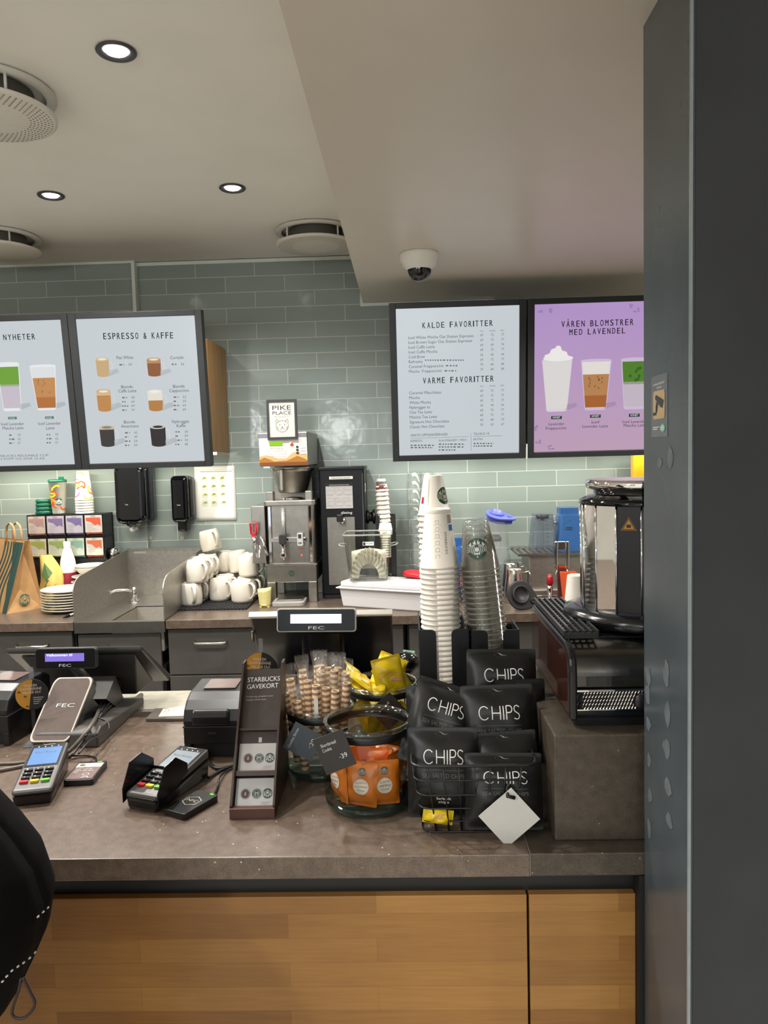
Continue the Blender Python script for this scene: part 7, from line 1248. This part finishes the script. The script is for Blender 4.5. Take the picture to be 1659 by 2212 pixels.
o = tagcard('slate blue tag reading Cookie Straw hanging turned on the cookie roll jar', tuple(cc_), (sx_, sz_), (0, rr_, 0), TBl, [('Cookie Straw', -sx_*0.40, sx_*0.34, sz_*0.30, 0.0052), ('NOK', -sx_*0.1, -sx_*0.02, -sz_*0.27, 0.002), ('29', 0.0, sx_*0.24, -sz_*0.33, 0.0085)]); MB().tube([(sx_*0.36, 0.003, sz_*0.34), (sx_*0.3, 0.006, sz_*0.46), (sx_*0.1, 0.012, sz_*0.56)], 0.004, 8).build('strap_end', STRAP, o)
Yt = J3[1]-J3[2]-0.008; a, c_ = at(818, 1497, Y=Yt), at(862, 1575, Y=Yt); cc_ = (a+c_)/2; sz_ = 0.062
o = tagcard('dark tag reading Roasted 40 hanging on the rear jar, seen through the front jar', tuple(cc_), (sz_, sz_), (0, radians(-42), 0), TD, [('Roasted', -sz_*0.40, sz_*0.22, sz_*0.20, 0.006), ('40', sz_*0.05, sz_*0.3, -sz_*0.30, 0.008)])
# ---------------------------------------------------------------- wire basket with crisps bags
BY0, BZ = 1.312, 1.082; xl, xr = at(889, 1652, Y=BY0).x, at(1163, 1648, Y=BY0).x; yl = 1.318; D_ = 0.255; ins = 0.018
bk = thing('wire_basket', 'black wire basket of crisps bags at the counter end before the cup holders', 'basket'); lv = [ZF+0.004, 0.975, 1.0, 1.026, 1.054, BZ]
def ringp(z): t = (z-ZF)/(BZ-ZF); e = ins*(1-t); x0, x1, y0, y1 = xl+e, xr-e, yl+e, yl+D_-e; return [((x0+x1)/2+p_[0], (y0+y1)/2+p_[1], z) for p_ in rrect(x1-x0, y1-y0, 0.02, 4)]
WIRE = mat('wire_black', '101112', rough=0.35)
MB().tube(ringp(BZ), 0.0028, 8, closed=True).build('rim', WIRE, bk); m = MB()
for z in lv[:-1]: m.tube(ringp(z), 0.0016, 6, closed=True)
m.build('level_wires', WIRE, bk); m = MB(); nx_ = 8
for i in range(1, nx_):
    t = i/nx_
    for yy in (0, 1):
        e = ins; xb, xt_ = xl+e+(xr-xl-2*e)*t, xl+(xr-xl)*t; m.tube([(xt_, yl+D_*yy, BZ), (xb, yl+e+(D_-2*e)*yy, ZF+0.004)], 0.0016, 6)
    m.tube([(xl+ins+(xr-xl-2*ins)*t, yl+ins, ZF+0.004), (xl+ins+(xr-xl-2*ins)*t, yl+D_-ins, ZF+0.004)], 0.0016, 6)
for i in range(1, 8):
    t = i/8
    for xx in (0, 1): m.tube([(xl+(xr-xl)*xx, yl+D_*t, BZ), (xl+ins+(xr-xl-2*ins)*xx, yl+ins+(D_-2*ins)*t, ZF+0.004)], 0.0016, 6)
m.build('upright_wires', WIRE, bk)
CHB = mat('crisps_foil_black', '161615', rough=0.38, spec=0.4, vary=0.15, scale=14, bump=0.25); WTH = mat('print_bright', 'e6e4df', rough=0.45); DIM = mat('print_dim_grey', '67655f', rough=0.5); bw2, bh2 = 0.132, 0.165
mc, fc = packet_mesh(bw2, bh2, 0.046, 0.11, 0.004, 21); cb = thing('crisps_bag', 'x', 'crisps bag', group='black crisps bags in the wire basket'); mc.build('pouch', CHB, cb, sub=1); onc = lambda off: (lambda u, v: Vector(fc(u/bw2+0.5, v/bh2))+Vector((0, -off, 0)))
def thin(k, ch, x, z, w_, h_, t):
    S_ = lambda pts: k.stroke([(x+px*w_, z+pz*h_) for px, pz in pts], t)
    if ch == 'C': S_([(0.5+0.5*cos(a), 0.5+0.5*sin(a)) for a in [radians(42)+radians(276)*i/18 for i in range(19)]])
    if ch == 'H': S_([(0, 0), (0, 0.5), (0, 1)]); S_([(1, 0), (1, 0.5), (1, 1)]); S_([(0, 0.5), (0.5, 0.5), (1, 0.5)])
    if ch == 'I': S_([(0.5, 0), (0.5, 0.5), (0.5, 1)])
    if ch == 'P': S_([(0, 0), (0, 0.5), (0, 1)]); S_([(0, 1), (0.5, 1)]+[(0.55+0.4*cos(a), 0.76+0.24*sin(a)) for a in [radians(90)-radians(180)*i/8 for i in range(9)]]+[(0.5, 0.52), (0, 0.52)])
    if ch == 'S': S_([(0.95, 0.88), (0.6, 1.0), (0.25, 0.96), (0.08, 0.78), (0.2, 0.6), (0.5, 0.5), (0.85, 0.38), (0.97, 0.2), (0.8, 0.04), (0.45, 0), (0.05, 0.1)])
k = Ink()
for ch, x, w_ in (('C', -0.041, 0.021), ('H', -0.014, 0.0165), ('I', 0.006, 0.006), ('P', 0.015, 0.0125), ('S', 0.030, 0.0125)): thin(k, ch, x*0.92, 0.103, w_*0.92, 0.0245, 0.0019)
k.build('lettering', WTH, cb, onc(0.0012)); k = Ink(); k.line('SEA SALTED CHIPS', (0, 0.078), 0.082, 0.0075); k.stroke([(-0.04+0.01*i, 0.092) for i in range(9)], 0.0007); k.build('small_lettering', DIM, cb, onc(0.0011)); k = Ink(); k.line('Sørlands', (0, 0.038), 0.028, 0.005); k.line('chips', (0, 0.031), 0.02, 0.005); k.build('maker_lettering', WTH, cb, onc(0.0011)); k = Ink(); k.stroke([(-0.014, 0.1545), (-0.005, 0.156), (0.003, 0.1535), (0.012, 0.155)], 0.0028); k.build('hang_slot', mat('slot_silver', '8d8c88', rough=0.3, metal=0.6), cb, onc(0.0012)); k = Ink(); [k.stroke([(-bw2*0.48, z_), (0, z_), (bw2*0.48, z_)], 0.0005) for z_ in [bh2-0.003-0.0022*i for i in range(8)]]; k.build('crimp_lines', mat('crimp_grey', '33332f', rough=0.4), cb, onc(0.0009))
def bag_at(px, py, Y, rx, ry, rz, lab, sc=(1, 1, 1), skip=()):
    # (px, py): the middle of the top edge
    p_ = at(px, py, Y=Y); o = cb if bag_at.n == 0 else dup(cb, skip=skip); bag_at.n += 1; E_ = Euler((radians(rx), radians(ry), radians(rz))); o.rotation_euler = E_; off = E_.to_matrix() @ Vector((0, 0, bh2*sc[2])); o.location = p_-off; o.scale = sc; o['label'] = lab; return o
bag_at.n = 0
bag_at(956, 1571, 1.385, -9, 0.5, -2, 'black CHIPS bag at the front left of the wire basket', (0.98, 1, 0.98)); bag_at(1071, 1479, 1.455, -10, -0.3, 3, 'black CHIPS bag standing tall in the middle of the wire basket', (1.06, 1, 1)); bag_at(1082, 1402, 1.545, -12, 2.5, 6, 'black CHIPS bag highest at the rear of the basket, before the clear cups', (1.08, 1, 1.02)); bag_at(975, 1478, 1.475, -24, 17, -4, 'black CHIPS bag tilted to the right behind the front left bag', (0.98, 1, 0.98))
bag_at(1086, 1580, 1.405, -16, -2, 4, 'dark crisps bag behind the front right one, only its crimped top showing', (0.92, 1, 0.88), ('lettering', 'small_lettering')); bag_at(1086, 1626, 1.362, -14, 1.8, 2, 'front right crisps bag sunk in the basket behind the diamond tag', (1.06, 1, 0.80)); bag_at(1122, 1467, 1.50, -10, 3, 14, 'dark crisps bag edge showing right behind the tall middle bag', (0.8, 0.8, 1), ('lettering', 'small_lettering', 'maker_lettering')); bag_at(928, 1478, 1.515, -10, -3, -4, 'dark crisps bag at the rear left by the cup holder', (0.75, 0.8, 1), ('lettering', 'small_lettering')); bag_at(962, 1545, 1.44, -14, 7, -8, 'crisps bag wedged between the front left and tilted bags', (0.72, 0.7, 0.8), ('lettering',))
# small things at the bottom of the basket
o = dup(yp, (at(947, 1765, Y=1.345).x+0.026, 1.338, 0.978), (0, radians(-82), 0), 'lone yellow packet lying low at the front left of the wire basket', 'yellow packets in the wire basket'); o.scale = (0.5, 0.8, 0.52)
o = dup(cb, (at(1010, 1790, Y=1.36).x-0.05, 1.43, ZF+0.012), (radians(-80), 0, radians(4)), 'crisps bag lying at the bottom of the wire basket', skip=('lettering',)); o.scale = (1, 0.5, 0.6)
Yt = 1.300; cz = at(1100, 1766, Y=Yt); s_ = (at(1160, 1768, Y=Yt)-at(1102, 1697, Y=Yt)).length
o = thing('blank_tag', 'blank white diamond tag hanging on the front of the wire basket', 'tag', tuple(cz), (0, radians(45+4), 0)); MB().box((0, 0, 0), (s_, 0.0012, s_*1.02)).build('card', mat('tag_white', 'c9c7c1', rough=0.6, vary=0.02), o); MB().tube([(s_*0.02-s_*0.3, -0.003, s_*0.42), (-s_*0.42, -0.003, s_*0.32), (-s_*0.5, 0.006, s_*0.40), (-s_*0.52, 0.012, s_*0.5)], 0.0035, 8).build('strap', STRAP, o)
# ---------------------------------------------------------------- camera notice on the column
o = thing('camera_notice', 'grey camera surveillance sticker with tan pictogram on the column side', 'sticker', (0, 0, 0)); q = [at(1407, 945, X=0.386), at(1442, 943, X=0.386), at(1443, 807, X=0.386), at(1409, 812, X=0.386)]; y0, y1 = (q[0].y+q[3].y)/2, (q[1].y+q[2].y)/2; z0, z1 = q[0].z, (q[2].z+q[3].z)/2; w_, h_ = y0-y1, z1-z0; CN = lambda d: (lambda u, v: (0.386-d, y0-u*w_, z0+v*h_))
MB().bb(0.3853, 0.3858, y1, y0, z0, z1).build('sheet', mat('notice_sheet_grey', '62676a', rough=0.35), o); k = Ink(); rp_ = [(0.5+x, 0.5+0.02+y) for x, y in rrect(0.72, 0.46, 0.06, 4)]; k.poly(rp_); k.build('tan_panel', mat('notice_tan', 'b39a73', rough=0.5), o, CN(0.0012)); k = Ink(); k.poly([(0.28, 0.63), (0.34, 0.69), (0.82, 0.58), (0.74, 0.46), (0.62, 0.48)]); k.stroke([(0.36, 0.52), (0.34, 0.38), (0.16, 0.38)], 0.05); k.poly([(0.36, 0.58), (0.46, 0.54), (0.40, 0.40), (0.33, 0.40)]); k.build('camera_pictogram', mat('pictogram_dark', '2a2d30', rough=0.5), o, CN(0.0018)); k = Ink(); k.text('KAMERAOVERVÅKET', (0.14, 0.84), (0.86, 0.85), 0.03); k.text('OMRÅDE', (0.36, 0.78), (0.66, 0.785), 0.03); [k.stroke([(0.12, 0.16-0.03*i), (0.52-0.1*i, 0.16-0.03*i)], 0.012) for i in range(2)]; k.build('lettering', mat('print_white', 'dededc'), o, CN(0.0012)); G = Ink(); W2 = Ink(); siren(G, W2, (0, 0), 1.0); G.v = [(0.74+u*0.14, 0.14+v*0.07) for u, v in G.v]; W2.v = [(0.74+u*0.14, 0.14+v*0.07) for u, v in W2.v]; G.build('emblem_disc', mat('emblem_mint', '4fa98a', rough=0.5), o, CN(0.0012)); W2.build('emblem_figure', mat('emblem_white', 'e9ece6'), o, CN(0.0018))

# ================================================================ the customer at the left edge
pe = thing('person', 'person in a black stitched jacket with drawcord loop at the left photo edge', 'person', (-0.752, 0.86, 0))
def skin(name, verts, edges, radii, m_, parent, sub=2):
    me = bpy.data.meshes.new(name); me.from_pydata(verts, edges, []); o = bpy.data.objects.new(name, me); COL.objects.link(o); o.parent = parent; md = o.modifiers.new('skin', 'SKIN'); md.use_smooth_shade = True
    if not me.skin_vertices: me.skin_vertices.new()
    for i, r in enumerate(radii): me.skin_vertices[0].data[i].radius = (r, r) if not isinstance(r, tuple) else r; me.skin_vertices[0].data[i].use_root = (i == 0)
    s_ = o.modifiers.new('sub', 'SUBSURF'); s_.levels = s_.render_levels = sub; me.materials.append(m_); return o
V_ = [(0, 0, 0.95), (0, 0, 1.12), (0, 0, 1.30), (0, 0, 1.44), (0, 0.0, 1.53), (0, 0.02, 1.64), (0, 0.03, 1.72)]; E_ = [(0, 1), (1, 2), (2, 3), (3, 4), (4, 5), (5, 6)]; RD = [(0.15, 0.11), (0.14, 0.10), (0.16, 0.11), (0.11, 0.09), 0.055, (0.075, 0.095), (0.06, 0.075)]
for sg in (-1, 1):
    b0_ = len(V_); V_ += [(sg*0.10, 0, 0.86), (sg*0.11, 0.01, 0.50), (sg*0.11, -0.01, 0.09), (sg*0.11, 0.12, 0.04)]; E_ += [(0, b0_), (b0_, b0_+1), (b0_+1, b0_+2), (b0_+2, b0_+3)]; RD += [0.085, 0.06, 0.04, 0.035]
    b0_ = len(V_); V_ += [(sg*0.10, 0, 1.42), (sg*0.13, 0.08, 1.15), (sg*0.06-0.08, 0.22, 1.08), (sg*0.04-0.10, 0.28, 1.07)]; E_ += [(3, b0_), (b0_, b0_+1), (b0_+1, b0_+2), (b0_+2, b0_+3)]; RD += [0.055, 0.045, 0.032, 0.03]
    for fq in range(5): n0 = len(V_); V_ += [(sg*(0.02+0.011*fq)-0.10, 0.325+0.004*(2-abs(fq-2)), 1.07-0.004*abs(fq-2)), (sg*(0.015+0.012*fq)-0.10, 0.365, 1.055)]; E_ += [(b0_+3, n0), (n0, n0+1)]; RD += [0.009, 0.008]
skin('body', V_, E_, RD, mat('skin_tone', 'b98a6d', rough=0.5), pe, 1)
JK = mat('jacket_black', '040405', rough=0.8, spec=0.12, vary=0.2, bump=0.2, scale=40)
ZJ = [(0.985, 0.255, 0), (1.0, 0.268, 0), (1.03, 0.284, 0), (1.07, 0.303, 0), (1.11, 0.311, 0), (1.153, 0.300, 0), (1.19, 0.277, 0), (1.226, 0.25, 0), (1.268, 0.212, 0), (1.34, 0.18, 0), (1.42, 0.17, 0), (1.47, 0.15, 0), (1.50, 0.085, 0), (1.54, 0.07, 0)]
def jk(u, v):
    f_ = v*(len(ZJ)-1); i = min(int(f_), len(ZJ)-2); t = f_-i; z = ZJ[i][0]*(1-t)+ZJ[i+1][0]*t; r = ZJ[i][1]*(1-t)+ZJ[i+1][1]*t; a = 2*pi*u; x = r*cos(a); zz_ = z-(0.985+0.0-0.985)-0.16*max(0, (1.03-z)/0.045)*max(0, 0.5-0.5*(x/0.27))*0.5
    if z < 1.2: zz_ -= 0.55*max(0, 0.275-x)*max(0, (1.16-z)/0.17)*0.28
    return (x, r*0.62*sin(a)*(1+0.02*sin(6*a)), zz_)
MB().grid(jk, 56, 39).build('jacket', JK, pe, solid=0.004)
for sg in (-1, 1): skin('sleeve', [(sg*0.10, 0, 1.43), (sg*0.13, 0.0, 1.37), (sg*0.13, 0.08, 1.15), (sg*0.065-0.08, 0.20, 1.085)], [(0, 1), (1, 2), (2, 3)], [0.05, 0.05, 0.05, 0.042], JK, pe, 2)
for sg in (-1, 1): skin('trouser_leg', [(sg*0.05, 0, 0.98), (sg*0.10, 0, 0.86), (sg*0.11, 0.01, 0.50), (sg*0.11, -0.005, 0.10)], [(0, 1), (1, 2), (2, 3)], [0.10, 0.105, 0.08, 0.065], mat('trouser_dark', '15161a', rough=0.8), pe, 2); MB().rbox((sg*0.11, 0.06, 0.04), (0.095, 0.27, 0.08), 0.045).build('shoe', mat('shoe_black', '101010', rough=0.5), pe, bevel=0.02)
MB().lathe([(0.0001, 1.83), (0.06, 1.82), (0.095, 1.77), (0.10, 1.70), (0.09, 1.64), (0.07, 1.60)], 24, XF((0, 0.0, 0)), cap=False, sy=1.15).build('hair', mat('hair_dark', '1c1512', rough=0.6), pe)
ST = mat('stitch_white', 'c9cbc8', rough=0.6); m = MB(); M_ = pe.location
def on_jacket(px, py):
    # the point of the jacket that this stitch sits on: march the sight line to the jacket's surface
    d = (fw*FPX+rt*(px-829.5)+up*(1106-py)).normalized(); best = None
    for i in range(400):
        q_ = CAM+d*(0.6+i*0.002)-Vector(M_)
        z = q_.z
        if z > 1.3 or z < 0.95: continue
        zs = sorted(ZJ); r = 0.26
        for (za, ra, _), (zb_, rb_, _) in zip(ZJ, ZJ[1:]):
            if za <= z <= zb_: r = ra+(rb_-ra)*(z-za)/(zb_-za)
        if (q_.x/r)**2+(q_.y/(r*0.62))**2 <= 1.02: best = q_; break
    return best if best is not None else CAM+d*0.95-Vector(M_)
for px, py in [(79, 1972), (90, 1962), (99, 1953), (107, 1945)][:0]+[(86, 1975), (97, 1965), (107, 1956), (79, 2052), (68, 2064), (55, 2074), (43, 2082), (30, 2091), (19, 2103), (10, 2114), (0, 2124)]:
    q_ = on_jacket(px, py); m.tube([q_+Vector((-0.0011, -0.0045, -0.0008)), q_+Vector((0.0011, -0.0045, 0.0008))], 0.0012, 6)
m.build('stitching', ST, pe)
qb = at(44, 2122, Y=0.78)-Vector(M_); pts = [at(x, y, Y=0.78)-Vector(M_) for x, y in ((45, 2115), (40, 2140), (28, 2175), (27, 2192), (38, 2200), (55, 2197), (70, 2182), (75, 2165), (66, 2145), (56, 2125), (50, 2112))]; MB().tube(spline(pts), 0.0016, 8).build('drawcord_loop', mat('cord_dark', '1d0d10', rough=0.6), pe)
